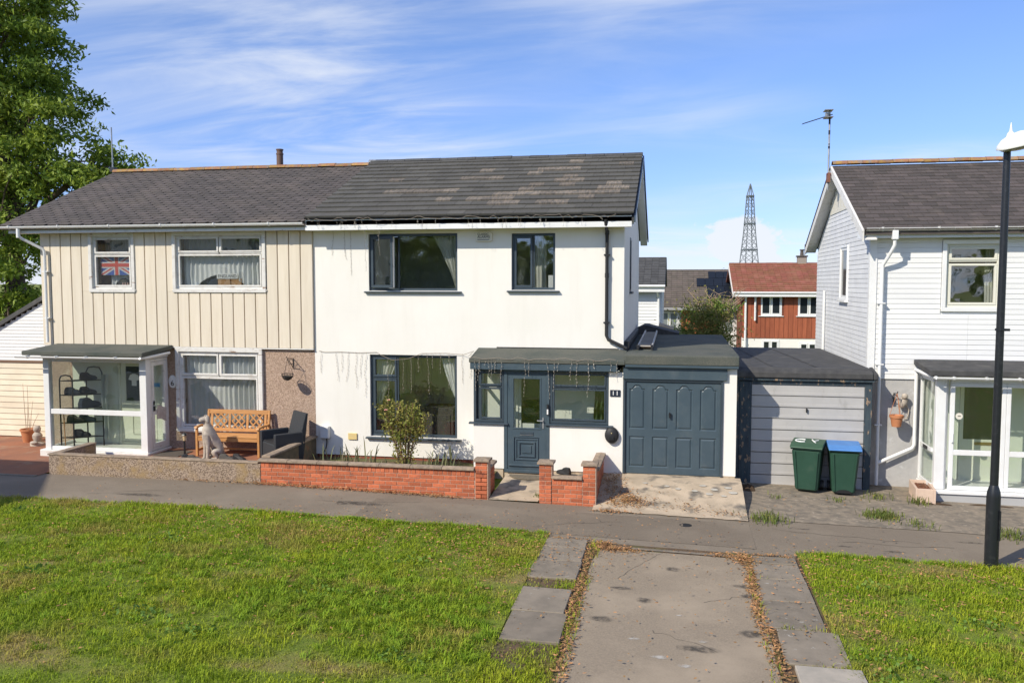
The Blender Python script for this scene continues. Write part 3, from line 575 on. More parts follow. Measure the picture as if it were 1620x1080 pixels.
g = G(); g.ring(-3.305, -2.395, .032, 2.09, .065, PF-.012, PF+.075); obj('door_frame', g, ANTH_D, HM, bev=.004)
# door leaf with glazed upper half and moulded lower panel
dx0, dx1 = -3.236, -2.464
g = G(); g.wall(dx0, dx1, .10, 2.02, PF+.0, PF+.05, [(dx0+.11, dx1-.11, .92, 1.92), (dx0+.13, dx1-.13, .26, .74)])
g.box(dx0+.125, dx1-.125, PF+.022, PF+.04, .25, .75)
DR = obj('door', g, ANTH_D, HM)
for k, (m_, yv) in enumerate(((.02, .004), (.085, -.004))):
    g = G(); g.ring(dx0+.13+m_, dx1-.13-m_, .26+m_, .74-m_, .035, PF+yv, PF+.03); obj('moulding', g, ANTH_D, DR, bev=.008)
g = G(); g.box(dx0+.29, dx1-.29, PF+.006, PF+.028, .42, .58); obj('door_panel', g, ANTH_D, DR, bev=.008)
g = G(); g.ring(dx0+.095, dx1-.095, .905, 1.935, .03, PF-.010, PF+.01); obj('glazing_bead', g, ANTH_D, DR, bev=.006)
g = G(); g.box(dx0+.105, dx1-.105, PF+.02, PF+.028, .915, 1.925); obj('pane', g, GLASS_T, DR)
g = G(); g.box(dx0-.02, dx1+.02, PF-.05, PF-.013, .035, .10); g.box(dx0+.02, dx1-.02, PF-.03, PF-.012, .16, .20); obj('weatherboard', g, ANTH_D, DR, bev=.012)
g = G(); g.box(dx0+.25, dx1-.25, PF-.012, PF-.001, .795, .855); obj('letterbox', g, ANTH, DR, bev=.004)
g = G(); g.box(dx0+.25, dx1-.25, PF-.016, PF-.011, .786, .794); obj('letterbox_lip', g, STEEL, DR)
g = G(); g.box(dx1-.075, dx1-.04, PF-.012, PF-.001, .93, 1.15); g.tube([(dx1-.057, PF-.012, 1.09), (dx1-.057, PF-.05, 1.09), (dx1-.17, PF-.05, 1.09)], .009, 8); obj('handle', g, STEEL, DR, smooth=40)
g = G(); g.box(-2.445, -2.41, PF-.045, PF-.013, 1.20, 1.42); db = obj('doorbell', g, BLACK_P, HM, bev=.006)
g = G(); g.box(-2.442, -2.413, PF-.048, PF-.0455, 1.22, 1.32); obj('doorbell_plate', g, LAMP_W, db)
# porch roof
g = G(); g.prism([(16.36, 2.30), (17.198, 2.46), (17.198, 2.38), (16.40, 2.225), (16.36, 2.225)], 'x', -3.99, -.92); obj('porch_roof', g, FELT, HM, bev=.01)
g = G(); g.box(-3.97, -1.07, 16.38, 16.41, 2.092, 2.223); g.box(-3.97, -3.94, 16.411, 17.19, 2.10, 2.22); obj('porch_fascia', g, ANTH_D, HM, bev=.004)
g = G(); g.box(-3.95, -1.03, 16.412, 17.198, 2.10, 2.112); obj('porch_ceiling', g, PORCH_IN, HM)
g = G(); g.box(-3.82, -.99, PF+.102, F-.003, .03, .05); obj('porch_floor', g, CARPET, HM)
g = G(); g.box(-3.6, -1.1, 17.185, 17.199, 2.462, 2.478); obj('flashing', g, BLACK_P, HM)
# inner front door seen through the porch glass
g = G(); g.ring(-3.15, -2.35, .12, 2.05, .06, F+.02, F+.10); g.box(-3.09, -2.41, F+.05, F+.09, .18, .9); inner = obj('inner_door', g, WHITE_PVC, HM)
g = G(); g.box(-3.09, -2.41, F+.06, F+.07, .9, 1.99); obj('pane', g, GLASS_D, inner)
g = G(); g.box(-2.0, -1.75, F-.16, F-.004, .05, .90); tag(obj('white_cabinet', g, WHITE_PVC, bev=.01), 'small white cabinet seen through the right porch pane of the white house', 'cabinet')
g = G(); g.grid(lambda u, v: (-1.56+.20*u+.05*(1-v)*(u-.5)+.01*math.sin(v*9), F-.12+.04*math.sin(u*15), .62+1.10*v*(1-.15*abs(u-.5))), 20, 8); tag(obj('hanging_coat', g, M('green_coat', (.05, .075, .04), rough=.9), recalc=False, smooth=60), 'dark green coat hanging inside the porch, behind its right pane', 'coat')
# curtains
curtain('drape', 'cream curtain drawn to the right of the upper large window of the white house', -5.0, -4.5, 3.66, 4.78, F+.2, 6, .03, DRAPE, swag=lambda u, v, a, b: b - (b-a)*(1-u)*(v**1.3)*1.0-.02*(1-u))
curtain('drape', 'pale curtain at the left of the lower large window of the white house', -6.3, -5.75, .9, 2.24, F+.2, 6, .03, DRAPE, swag=lambda u, v, a, b: a + (b-a)*u*(.12+.88*v**1.2))
curtain('drape', 'white curtain tied back at the right of the lower large window of the white house', -4.86, -4.5, 1.35, 2.24, F+.2, 5, .03, NET, swag=lambda u, v, a, b: b - (b-a)*(1-u)*(.08+.92*v**.8))
curtain('drape', 'grey curtain inside the small upper window of the white house', -2.85, -2.62, 3.7, 4.76, F+.35, 3, .03, DRAPE)
g = G(); g.box(-2.55, -2.45, F+.15, F+.17, 3.68, 3.95); tag(obj('white_card', g, LAMP_W), 'white card propped in the corner of the small upper window', 'card')
g = G(); g.box(-5.45, -4.75, F+.85, F+1.5, .0, 1.05); g.box(-5.38, -4.82, F+.83, F+.849, .15, .9); tag(obj('sideboard', g, INT_D, bev=.02), 'dark sideboard standing inside the lower window of the white house', 'sideboard')
# alarm box, charger, house number, meter boxes
ab = thing('alarm_box', 'cream burglar alarm box under the eaves of the white house', 'alarm', (-3.86, F, 4.64))
g = G(); g.prism([(-4.04, 4.66), (-4.0, 4.64), (-3.72, 4.64), (-3.68, 4.66), (-3.68, 4.80), (-3.72, 4.84), (-4.0, 4.84), (-4.04, 4.80)], 'y', F-.055, F-.001); obj('cover', g, CREAM_P, ab, bev=.008)
text('lettering', 'CLASSIC', .068, (-3.87, F-.058, 4.785), (R(90), 0, 0), INK, ab, sx=.95); text('lettering', 'ALARMS', .068, (-3.86, F-.058, 4.73), (R(90), 0, 0), INK, ab, sx=1.05)
g = G(); g.box(-3.99, -3.74, F-.058, F-.0555, 4.672, 4.684); obj('bar', g, INK, ab)
ev = thing('car_charger', 'round black car charger on the pier beside the blue garage door', 'charger', (-1.17, PF, .85))
g = G(); g.T = Matrix.Translation((-1.17, PF-.001, .85)) @ Matrix.Rotation(R(90), 4, 'X') @ Matrix.Diagonal((.92, 1.12, 1, 1))
g.lathe([(.14, 0), (.148, .03), (.14, .075), (.11, .10), (.0, .11)], n=24, cap=False); obj('body', g, BLACK_P, ev, smooth=50)
g = G(); g.box(-1.225, -1.115, PF-.125, PF-.09, .76, .84); obj('socket', g, BLACK_M, ev, bev=.01)
g = G(); g.box(-1.18, -1.16, PF-.118, PF-.108, .895, .91); obj('indicator', g, YELLOW, ev)
np_ = thing('number_plate', 'small navy plaque with white number on the pier beside the garage', 'house number', (-1.1, PF, 1.66))
g = G(); g.box(-1.21, -1.01, PF-.018, PF-.001, 1.60, 1.73); obj('plate', g, NAVY, np_, bev=.005)
text('numerals', '11', .115, (-1.11, PF-.02, 1.665), (R(90), 0, 0), LAMP_W, np_, sx=1.3)
mb = thing('meter_box', 'white electrical box with a cable on the wall beside the dividing wall', 'meter box', (-7.38, F, .5))
g = G(); g.box(-7.47, -7.27, F-.12, F-.001, .46, .72); obj('case', g, WHITE_PVC, mb, bev=.012)
g = G(); g.tube([(-7.34, F-.06, .46), (-7.33, F-.06, .36), (-7.36, F-.05, .24), (-7.45, F-.05, .08)], .011, 6); obj('cable', g, BLACK_P, mb, smooth=50)
g = G(); g.box(-6.86, -6.66, F-.03, F-.001, .44, .58); tag(obj('gas_vent', g, YELLOW, bev=.006), 'small faded yellow vent low on the white wall left of the rose bush', 'vent')

# ================================================================== MAIN GARAGE (blue door)
GA = thing('attached_garage', 'flat roofed garage with blue panelled door between the two white houses', 'garage', (.1, 16.5, .1))
g = G(); g.box(.925, 1.17, PF, PF+.22, .13, 2.17); g.box(1.0, 1.169, PF+.221, 22.2, -.3, 2.18); g.box(-.99, 1.16, 22.21, 22.35, -.5, 2.2); obj('wall', g, WHITE_RENDER, GA)
g = G(); g.box(.93, 1.16, PF+.01, PF+.2, -.3, .128); g.box(-.955, .92, PF+.02, PF+.2, -.2, .105); obj('plinth', g, CONC, GA)
g = G(); g.prism([(16.36, 2.24), (16.36, 2.415), (16.40, 2.43), (22.4, 2.47), (22.4, 2.33), (16.40, 2.24)], 'x', -.918, 1.20); obj('roof', g, FELT, GA, bev=.012)
g = G(); g.box(-.915, 1.19, 16.37, 16.40, 2.19, 2.239); g.box(-.955, .99, PF-.06, PF+.05, 1.955, 2.188); g.box(-.915, 1.17, 16.401, PF-.061, 2.18, 2.20); obj('fascia', g, ANTH_D, GA, bev=.004)
g = G(); g.box(-.955, -.915, PF-.03, PF+.06, .11, 1.953); g.box(.883, .923, PF-.03, PF+.06, .11, 1.953); g.box(-.914, .882, PF-.028, PF+.06, 1.91, 1.953); obj('door_frame', g, ANTH, GA, bev=.004)
dz0, dz1 = .115, 1.908; d0, d1 = -.912, .880
pan = []; pw_ = .305
for k in range(4):
    cx = d0 + (d1-d0)*(k+.5)/4
    pan += [(cx-pw_/2-.01*(1 if k else 0), cx+pw_/2, .24, .84, False), (cx-pw_/2-.01*(1 if k else 0), cx+pw_/2, .98, 1.84, True)]
g = G(); g.wall(d0, d1, dz0, dz1, PF+.01, PF+.045, [p[:4] for p in pan]); GD = obj('garage_door', g, ANTH_D, GA)
for a, b, c, d, arch in pan:
    w_ = (b-a)/2; m_ = (a+b)/2
    def outline(i):
        if not arch: return [(a+i, c+i), (b-i, c+i), (b-i, d-i), (a+i, d-i)]
        pts = [(a+i, c+i), (b-i, c+i), (b-i, d-.075-i)]
        for t in (0.72, .60, .48, .34, .18, 0, -.18, -.34, -.48, -.60, -.72):
            h = .075*(0.0 if abs(t) > .7 else .18 if abs(t) > .55 else .62 if abs(t) > .4 else .88 if abs(t) > .3 else 1.0)
            pts.append((m_+t*w_, d-.075+h-i))
        return pts + [(a+i, d-.075-i)]
    o1, o2, o3 = outline(.0), outline(.022), outline(.05); n = len(o1); gp = G()
    gp.add([(x, PF+.010, z) for x, z in o1] + [(x, PF+.030, z) for x, z in o2] + [(x, PF+.014, z) for x, z in o3],
           [(i, (i+1) % n, n+(i+1) % n, n+i) for i in range(n)] + [(n+i, n+(i+1) % n, 2*n+(i+1) % n, 2*n+i) for i in range(n)] + [tuple(range(2*n, 3*n))])
    if arch:                                                     # spandrels beside the arch
        gp.add([(x, PF+.0095, z) for x, z in o1[2:-1]] + [(b, PF+.0095, d-.075), (b, PF+.0095, d), (a, PF+.0095, d), (a, PF+.0095, d-.075)][1:3], [])
        tp = o1[2:]
        for i in range(len(tp)-1):
            gp.add([(tp[i][0], PF+.0098, tp[i][1]), (tp[i+1][0], PF+.0098, tp[i+1][1]), (tp[i+1][0], PF+.0098, d), (tp[i][0], PF+.0098, d)], [(0, 1, 2, 3)])
    obj('door_panel', gp, ANTH_D, GD, recalc=False)
g = G(); g.lathe([(.022, 0), (.022, .02)], (0, 0, 0), 12); g.v = [(-.07+x, PF+.01-z, 1.28+y) for x, y, z in g.v]; g.box(-.085, -.055, PF-.045, PF-.012, 1.22, 1.32); obj('handle', g, BLACK_M, GD)
g = G(); g.prism([(-.98, 2.46), (-.98, 2.60), (-.78, 2.70), (-.70, 2.70), (.12, 2.50), (.12, 2.46)], 'y', 22.3, 23.4); obj('rear_upstand', g, FELT_B, GA)
g = G(); g.box(-.90, -.985, 17.3, 22.2, 2.475, 2.62); obj('flashing', g, BLACK_P, GA)
ld = thing('ladder', 'aluminium ladder lying on the felt roof of the middle garage', 'ladder', (-.55, 19.5, 2.45))
for xx in (-.72, -.44):
    g = G(); g.bar((xx, 17.4, 2.505), (xx+.0, 21.9, 2.56), .03, .075); obj('stile', g, ALU, ld, bev=.004)
    g = G(); g.box(xx-.025, xx+.025, 17.3, 17.42, 2.455, 2.55); obj('foot', g, BLACK_P, ld, bev=.008)
for i in range(12):
    g = G(); yy = 17.6+i*.36; g.tube([(-.705, yy, 2.51+.0122*i/1), (-.455, yy, 2.51+.0122*i)] if False else [(-.705, yy, 2.507+(yy-17.4)*.0122), (-.455, yy, 2.507+(yy-17.4)*.0122)], .014, 6); obj('rung', g, ALU, ld)
g = G(); g.box(-.70, -.46, 17.6, 21.8, 2.478, 2.487); tag(obj('plank', g, M('old_plank', (.15, .105, .07), (.09, .065, .045), sc=6, st=(4, 1, 1), rough=.9)), 'brown board lying on the garage roof under the ladder', 'board')

# ================================================================== LEFT HOUSE (cream cladding)
HL = thing('cream_clad_house', 'semi-detached house with cream vertical cladding and pebbledash, left of the white one', 'house', (-10.9, 17.2, 0))
holesL = [(-12.88, -11.88, 3.66, 4.84), (-10.81, -8.74, 3.66, 4.84), (-10.80, -8.88, .56, 2.28), (-12.35, -11.4, .12, 2.1)]
g = G(); g.wall(-14.2, -7.602, .0, 2.40, F, F+.3, holesL); obj('ground_floor_wall', g, STUCCO, HL)
g = G(); g.wall(-14.2, -7.602, 2.401, 5.0, F+.0, F+.3, holesL); obj('upper_wall', g, BATTEN, HL)
shell(HL, -14.2, -7.605, F, 24.2, -.3, 4.95, R_Y, 6.68, CREAM, right=False)
CY = 17.145                                                    # outer face of the cladding boards
seams = [-14.2 + .2635*i for i in range(26)]
for i in range(25):
    a, b = seams[i]+.010, seams[i+1]-.010
    if i == 24: b = -7.606
    segs = [(2.385, 4.90)]
    for (hx0, hx1, hz0, hz1) in ((-12.93, -11.83, 3.60, 4.90), (-10.86, -8.69, 3.60, 4.90)):
        if a >= hx0 and b <= hx1: segs = [(2.385, hz0)]
        elif a < hx1 < b: segs = [(2.385, hz0, a, b), (hz0, 4.90, hx1, b)]
        elif a < hx0 < b: segs = [(2.385, hz0, a, b), (hz0, 4.90, a, hx0)]
    for s_ in segs:
        z0_, z1_ = s_[:2]; aa, bb = (s_[2], s_[3]) if len(s_) == 4 else (a, b)
        if bb-aa < .02: continue
        g = G(); g.box(aa, bb, CY, F-.001, z0_+.001, z1_); o = obj('cladding_board', g, CREAM, HL, bev=.006)
g = G(); g.box(-14.2, -7.61, CY-.012, CY+.06, 2.362, 2.384); obj('drip_strip', g, WHITE_WOOD, HL)
# roof
g = G(); g.prism([(E_Y+.03, E_Z-.06), (R_Y, R_Z-.065), (B_Y, E_Z-.06), (B_Y, E_Z-.15), (R_Y, R_Z-.16), (E_Y+.03, E_Z-.15)], 'x', -14.9, -7.585); RL = obj('roof', g, SLATE, HL)
g = G(); slope_courses(g, -14.9, -7.59, (E_Y-.02, E_Z-.06), (R_Y, R_Z-.065), .165, .30, .010, .004, cut=.045); obj('shingles', g, SLATE, RL, kind='stuff', recalc=False)
ridge_tiles(RL, -14.9, -7.65, R_Y, R_Z-.07, .12, .45, RIDGE, .75)
g = G(); g.box(-7.66, -7.45, R_Y-.12, R_Y+.12, R_Z-.02, R_Z+.07); obj('lead_saddle', g, STEEL, RL, bev=.02)
g = G(); g.lathe([(.085, 0), (.085, .42), (.095, .43), (.095, .46), (.08, .47), (.08, .53), (.095, .54), (.095, .57), (0.01, .58)], (-10.24, 21.15, 6.72), 14); obj('flue', g, FLUE, RL, smooth=40)
g = G(); g.box(-14.75, -7.61, 16.86, 16.885, 4.90, 5.03); obj('fascia', g, WHITE_WOOD, HL)
g = G(); g.box(-14.74, -7.62, 16.886, 17.198, 4.905, 4.92); obj('soffit', g, WHITE_WOOD, HL)
gutter(HL, -14.95, -7.63, 16.785, 5.05, .058, WHITE_PVC, step=1.25)
g = G(); g.tube([(-14.44, 16.79, 5.0), (-14.44, 16.79, 4.80)], .042, 10); g.tube([(-14.44, 16.79, 4.84), (-14.40, 16.85, 4.78), (-14.05, 17.05, 4.56), (-14.02, 17.07, 4.5), (-14.02, 17.07, 2.45)], .034, 10); dl = obj('downpipe', g, WHITE_PVC, HL, smooth=40)
for zz in (4.05, 3.0):
    g = G(); g.box(-14.09, -13.95, 17.05, 17.143, zz-.012, zz+.012); obj('pipe_clip', g, WHITE_PVC, dl)
def old_window(x0, x1, z0, z1, y, cells, lab=None):
    w = window(HL, x0, x1, z0, z1, y, cells, OLD_PAINT, fw=.05, sw=.035, depth=.09, sill=.06, lab=lab)
    g = G(); g.ring(x0-.07, x1+.07, z0-.075, z1+.06, .075, CY-.03, y+.02); obj('surround', g, OLD_PAINT, w, bev=.004); return w
old_window(-12.88, -11.88, 3.66, 4.84, F-.02, [(-12.83, -11.93, 3.71, 4.41), (-12.83, -11.93, 4.45, 4.79)])
old_window(-10.81, -8.74, 3.66, 4.84, F-.02, [(-10.76, -8.79, 3.71, 4.42), (-10.76, -9.80, 4.46, 4.79), (-9.76, -8.79, 4.46, 4.79)])
w_ = window(HL, -10.80, -8.88, .56, 2.28, F-.02, [(-10.75, -8.93, .62, 1.72), (-10.75, -9.86, 1.76, 2.23), (-9.82, -8.93, 1.76, 2.23)], WHITE_WOOD, fw=.05, sw=.035, depth=.09, sill=.06)
g = G(); g.ring(-10.88, -8.80, .49, 2.36, .08, F-.07, F+.0); obj('surround', g, OLD_PAINT, w_, bev=.004)
# left porch: glazed box with side door
LY = 16.35
pm = WHITE_PVC
g = G(); g.box(-13.68, -11.04, LY-.06, F-.02, -.1, .145); obj('porch_base', g, WHITE_WOOD, HL, bev=.01)
g = G(); g.box(-13.58, -13.44, LY, LY+.12, .146, 2.16); g.box(-11.24, -11.08, LY, LY+.14, .146, 2.16)
g.box(-13.439, -11.241, LY+.02, LY+.09, .146, .22); g.box(-13.439, -11.241, LY+.02, LY+.09, .93, 1.04); g.box(-13.439, -11.241, LY+.02, LY+.09, 2.08, 2.16)
g.box(-13.58, -13.50, LY+.12, F-.01, .146, .20); g.box(-13.58, -13.50, LY+.12, F-.01, 2.09, 2.16); PFm = obj('porch_frame', g, pm, HL, bev=.006)
for c, d in ((.215, .935), (1.035, 2.085)):
    g = G(); g.box(-13.445, -11.235, LY+.05, LY+.056, c, d); obj('pane', g, GLASS_T, PFm)
g = G(); g.box(-13.545, -13.539, LY+.11, F-.015, .195, 2.095); obj('pane', g, GLASS_T, PFm)
g = G(); g.ringx(LY+.145, F-.03, .16, 2.15, .06, -11.17, -11.09); g.ringx(LY+.21, F-.10, .225, 2.085, .085, -11.155, -11.085); g.box(-11.15, -11.09, LY+.296, F-.186, .93, 1.05); PD = obj('porch_door', g, WHITE_WOOD, HL, bev=.005)
for c, d in ((.305, .935), (1.045, 2.005)):
    g = G(); g.box(-11.123, -11.117, LY+.29, F-.18, c, d); obj('pane', g, GLASS_T, PD)
g = G(); g.box(-11.084, -11.06, LY+.235, LY+.275, 1.15, 1.24); g.box(-11.084, -11.05, LY+.23, LY+.28, 1.02, 1.13); obj('door_lock', g, BLACK_M, PD, bev=.006)
g = G(); g.grid(lambda u, v: (-11.075-.006*math.sin(u*6+v*5), LY+.36+.34*u, .82+.30*v-.06*u+.02*math.sin(u*5)), 8, 6); obj('hanging_notice', g, M('grubby_paper', (.60, .54, .50), (.46, .40, .36), sc=9, rough=.9), PD, recalc=False, smooth=60)
g = G(); g.prism([(16.02, 2.25), (16.02, 2.33), (F-.06, 2.42), (F-.06, 2.33), (16.05, 2.24)], 'x', -13.82, -10.93); obj('porch_roof', g, FELT, HL, bev=.01)
g = G(); g.box(-13.60, -11.07, LY-.02, F-.03, 2.161, 2.24); obj('porch_soffit', g, pm, HL)
gutter(HL, -13.95, -10.98, 16.0, 2.225, .04, WHITE_PVC, step=.7)
g = G(); g.tube([(-10.99, 16.03, 2.215), (-10.95, 16.3, 2.225), (-10.93, 17.0, 2.26)], .03, 8); obj('side_gutter', g, WHITE_PVC, HL, smooth=40)
# wall paint inside the porch + inner door
g = G(); g.box(-13.5, -12.36, F-.012, F-.001, .15, 2.2); g.box(-11.395, -11.2, F-.012, F-.001, .15, 2.2); obj('porch_lining', g, PORCH_IN, HL)
g = G(); g.ring(-12.35, -11.4, .146, 2.1, .06, F-.02, F+.06); g.box(-12.289, -11.461, F+.0, F+.045, .21, 1.02); g.ring(-12.289, -11.461, 1.021, 2.039, .12, F+.0, F+.045); ID = obj('inner_door', g, M('cream_door', (.70, .72, .60), rough=.5), HL, bev=.005)
g = G(); g.box(-12.172, -11.58, F+.02, F+.026, 1.14, 1.92); obj('pane', g, GLASS_D, ID)
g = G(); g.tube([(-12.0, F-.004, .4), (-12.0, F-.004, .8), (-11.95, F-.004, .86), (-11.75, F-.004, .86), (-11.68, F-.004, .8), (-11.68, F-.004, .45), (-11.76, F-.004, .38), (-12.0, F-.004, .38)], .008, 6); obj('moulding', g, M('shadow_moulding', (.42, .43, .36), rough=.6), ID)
g = G(); g.box(-11.50, -11.30, F-.022, F-.013, 1.47, 1.56); tag(obj('blue_sticker', g, BLUE_ST), 'small bright blue notice on the inner wall of the cream porch', 'notice')
g = G(); g.prism([(-12.1, 1.62), (-12.02, 1.60), (-12.02, 1.48), (-11.9, 1.48), (-11.9, 1.60), (-11.82, 1.62), (-11.86, 1.72), (-11.93, 1.75), (-12.0, 1.75), (-12.06, 1.72)], 'y', F+.008, F+.014); tag(obj('paper_shirt', g, LAMP_W), 'tiny white shirt cut-out on the dark inner door of the cream porch', 'decoration')
# curtains of the left house
curtain('net_curtain', 'white net curtain filling the ground floor window behind the wooden bench', -10.73, -8.95, .62, 2.22, F+.16, 15, .045, NET)
curtain('net_curtain', 'scalloped white net curtain behind the upper window with the cardboard box', -10.74, -8.8, 3.72, 4.44, F+.15, 17, .035, NET, bot=lambda u: .36*max(0, 1-((u-.46)/.30)**2))
curtain('net_curtain', 'grey net curtain in the top lights of the wide upper window', -10.74, -8.8, 4.40, 4.79, F+.3, 26, .012, M('grey_net', (.30, .31, .30), rough=.95))
curtain('net_curtain', 'grey net strip in the top light above the flag', -12.8, -11.95, 4.43, 4.79, F+.3, 14, .012, MATS['grey_net'])
curtain('net_curtain', 'scalloped white lace curtain below the flag', -12.6, -11.98, 3.72, 4.12, F+.2, 7, .03, NET, bot=lambda u: .45*max(0, 1-((u-.5)/.33)**2))
# flag
fl = G(); fx0, fx1, fz0, fz1, fy = -12.75, -11.95, 3.97, 4.415, F+.075
fcx, fcz = (fx0+fx1)/2, (fz0+fz1)/2; hw, hh = (fx1-fx0)/2, (fz1-fz0)/2
fl.m = 0; fl.box(fx0, fx1, fy, fy+.004, fz0, fz1)
def clipq(pts, m_, k):
    out = pts
    for ax, lim, sg in ((0, fx0, 1), (0, fx1, -1), (1, fz0, 1), (1, fz1, -1)):
        new = []
        for i in range(len(out)):
            p_, q_ = out[i], out[(i+1) % len(out)]; a_ = (p_[ax]-lim)*sg; b_ = (q_[ax]-lim)*sg
            if a_ >= 0: new.append(p_)
            if a_*b_ < 0: t = a_/(a_-b_); new.append((p_[0]+(q_[0]-p_[0])*t, p_[1]+(q_[1]-p_[1])*t))
        out = new
    fl.m = m_; yy = fy-.0012*k; n = len(out); fl.add([(x, yy, z) for x, z in out], [tuple(range(n))])
def diag(s_, w, m_, k, off=0):
    d = Vector((hw, s_*hh)).normalized(); nn = Vector((-d.y, d.x)); c = Vector((fcx, fcz))+nn*off; L = 1.2
    clipq([tuple(c-d*L-nn*w/2), tuple(c+d*L-nn*w/2), tuple(c+d*L+nn*w/2), tuple(c-d*L+nn*w/2)], m_, k)
for s_ in (1, -1): diag(s_, .10, 1, 1 if s_ > 0 else 2)
for s_ in (1, -1): diag(s_, .032, 2, 3 if s_ > 0 else 4)
for k, (w_, m_) in enumerate(((.135, 1), (.08, 2))):
    clipq([(fcx-w_/2, fz0), (fcx+w_/2, fz0), (fcx+w_/2, fz1), (fcx-w_/2, fz1)], m_, 5+2*k); clipq([(fx0, fcz-w_/2), (fx1, fcz-w_/2), (fx1, fcz+w_/2), (fx0, fcz+w_/2)], m_, 6+2*k)
tag(obj('flag', fl, [BLUE_CL, WHITE_CL, RED_CL], recalc=False), 'red white and blue flag hung in the small upper window', 'flag')
g = G(); g.box(-9.92, -9.62, F+.14, F+.30, 3.665, 3.90); g.box(-9.60, -9.36, F+.14, F+.30, 3.665, 3.89); tag(obj('cardboard_box', g, CARD, bev=.006), 'brown cardboard box on the sill of the wide upper window', 'box')
en = thing('england_sign', 'white sign reading ENGLAND standing on the cardboard box in the upper window', 'sign', (-9.68, F+.13, 3.88))
g = G(); g.box(-9.93, -9.43, F+.12, F+.132, 3.885, 4.0); obj('board', g, LAMP_W, en); text('lettering', 'ENGLAND', .10, (-9.68, F+.118, 3.94), (R(90), 0, 0), INK, en, sx=.95)
g = G(); g.prism([(-10.22, 3.67), (-9.94, 3.67), (-9.94, 3.92), (-10.05, 3.90), (-10.22, 3.84)], 'y', F+.2, F+.35); tag(obj('dark_bag', g, NAVY, bev=.02), 'dark bag beside the cardboard box in the wide upper window', 'bag')
g = G(); g.T = Matrix.Translation((-10.42, F+.12, 3.69)) @ Matrix.Diagonal((.14, .05, .05, 1)); g.lathe([(1*math.cos(a), math.sin(a)) for a in np.linspace(-.3, 1.5, 7)], n=14); tag(obj('blue_cloth', g, BLUE_ST, smooth=60), 'crumpled blue cloth on the sill of the wide upper window', 'cloth')
g = G(); g.T = Matrix.Translation((-12.25, F+.2, 3.68)) @ Matrix.Diagonal((.19, .09, .22, 1)); g.lathe([(1*math.cos(a), math.sin(a)) for a in np.linspace(-.1, 1.5, 7)], n=14); tag(obj('dark_ornament', g, INK, smooth=60), 'dark rounded ornament on the sill below the flag', 'ornament')
for i, xx in enumerate((-12.16, -12.10, -12.04, -11.98, -12.22)):
    g = G(); g.lathe([(.018, 0), (.022, .02), (.012, .05), (.016, .07), (.004, .09)], (xx, F+.09, 3.715), 8); tag(obj('figurine', g, M('pinkish_china', (.62, .40, .36), rough=.5), smooth=50), 'tiny pink figurine on the sill below the flag, ' + ('fourth from the right', 'third from the right', 'second from the right', 'rightmost of the row', 'leftmost of the row')[i-1 if False else (0, 1, 2, 3, 4)[i]], 'figurine', 'figurines on the window sill')
# oval plaque, hanging baskets
pl = thing('oval_plaque', 'white oval number plaque beside the porch of the cream house', 'house number', (-10.98, F, 1.6))
g = G(); g.T = Matrix.Translation((-10.99, F-.001, 1.60)) @ Matrix.Rotation(R(90), 4, 'X') @ Matrix.Diagonal((.10, .145, 1, 1)); g.lathe([(1, 0), (1, .012), (.85, .02), (0.01, .02)], n=24); obj('plate', g, LAMP_W, pl, smooth=40)
text('numeral', '6', .17, (-10.99, F-.024, 1.56), (R(90), 0, 0), INK, pl)
def bracket_basket(name, label, x, y, z, reach, mat, pot=None, ornament=False):
    t = thing(name, label, 'hanging basket', (x, y, z))
    g = G(); g.tube([(x, y-.01, z+.0), (x, y-.02, z-.22)], .009, 6); g.tube([(x, y-.01, z), (x, y-reach, z+.03), (x, y-reach-.04, z+.07)], .009, 6); g.tube([(x, y-.02, z-.20), (x, y-reach*.55, z-.06), (x, y-reach, z+.02)], .007, 6)
    g.tube([(x+.05*math.cos(a), y-reach*.4, z-.06+.05*math.sin(a)) for a in np.linspace(0, 5.5, 12)], .006, 5); obj('bracket', g, BLACK_M, t, smooth=50)
    return t
hb = bracket_basket('hanging_basket', 'dark empty hanging basket on the pebbledash wall of the cream house', -8.10, F, 2.16, .30, BLACK_M)
g = G(); c = (-8.10, F-.30, 1.86)
for k in range(5): rr = .125*math.cos(k*.36); g.tube([(c[0]+rr*math.cos(a), c[1]+rr*math.sin(a), c[2]-.14*math.sin(k*.36)) for a in np.linspace(0, 2*PI, 17)], .006, 5)
for k in range(12): a = k*PI/6; g.tube([(c[0]+.125*math.cos(b)*math.cos(a), c[1]+.125*math.cos(b)*math.sin(a), c[2]-.14*math.sin(b)) for b in np.linspace(0, 1.5, 6)], .004, 4)
obj('wire_bowl', g, BLACK_M, hb); g = G(); g.T = Matrix.Translation(c) @ Matrix.Diagonal((.118, .118, .132, 1)); g.lathe([(math.cos(a), -math.sin(a)) for a in np.linspace(1.5, 0.35, 7)], n=14, cap=False); obj('liner', g, MAT_D, hb, smooth=60, recalc=False)
g = G()
for k in range(3): a = k*2*PI/3+.4; g.tube([(c[0]+.12*math.cos(a), c[1]+.12*math.sin(a), c[2]), (c[0], c[1], 2.17)], .003, 4)
obj('chain', g, BLACK_M, hb)

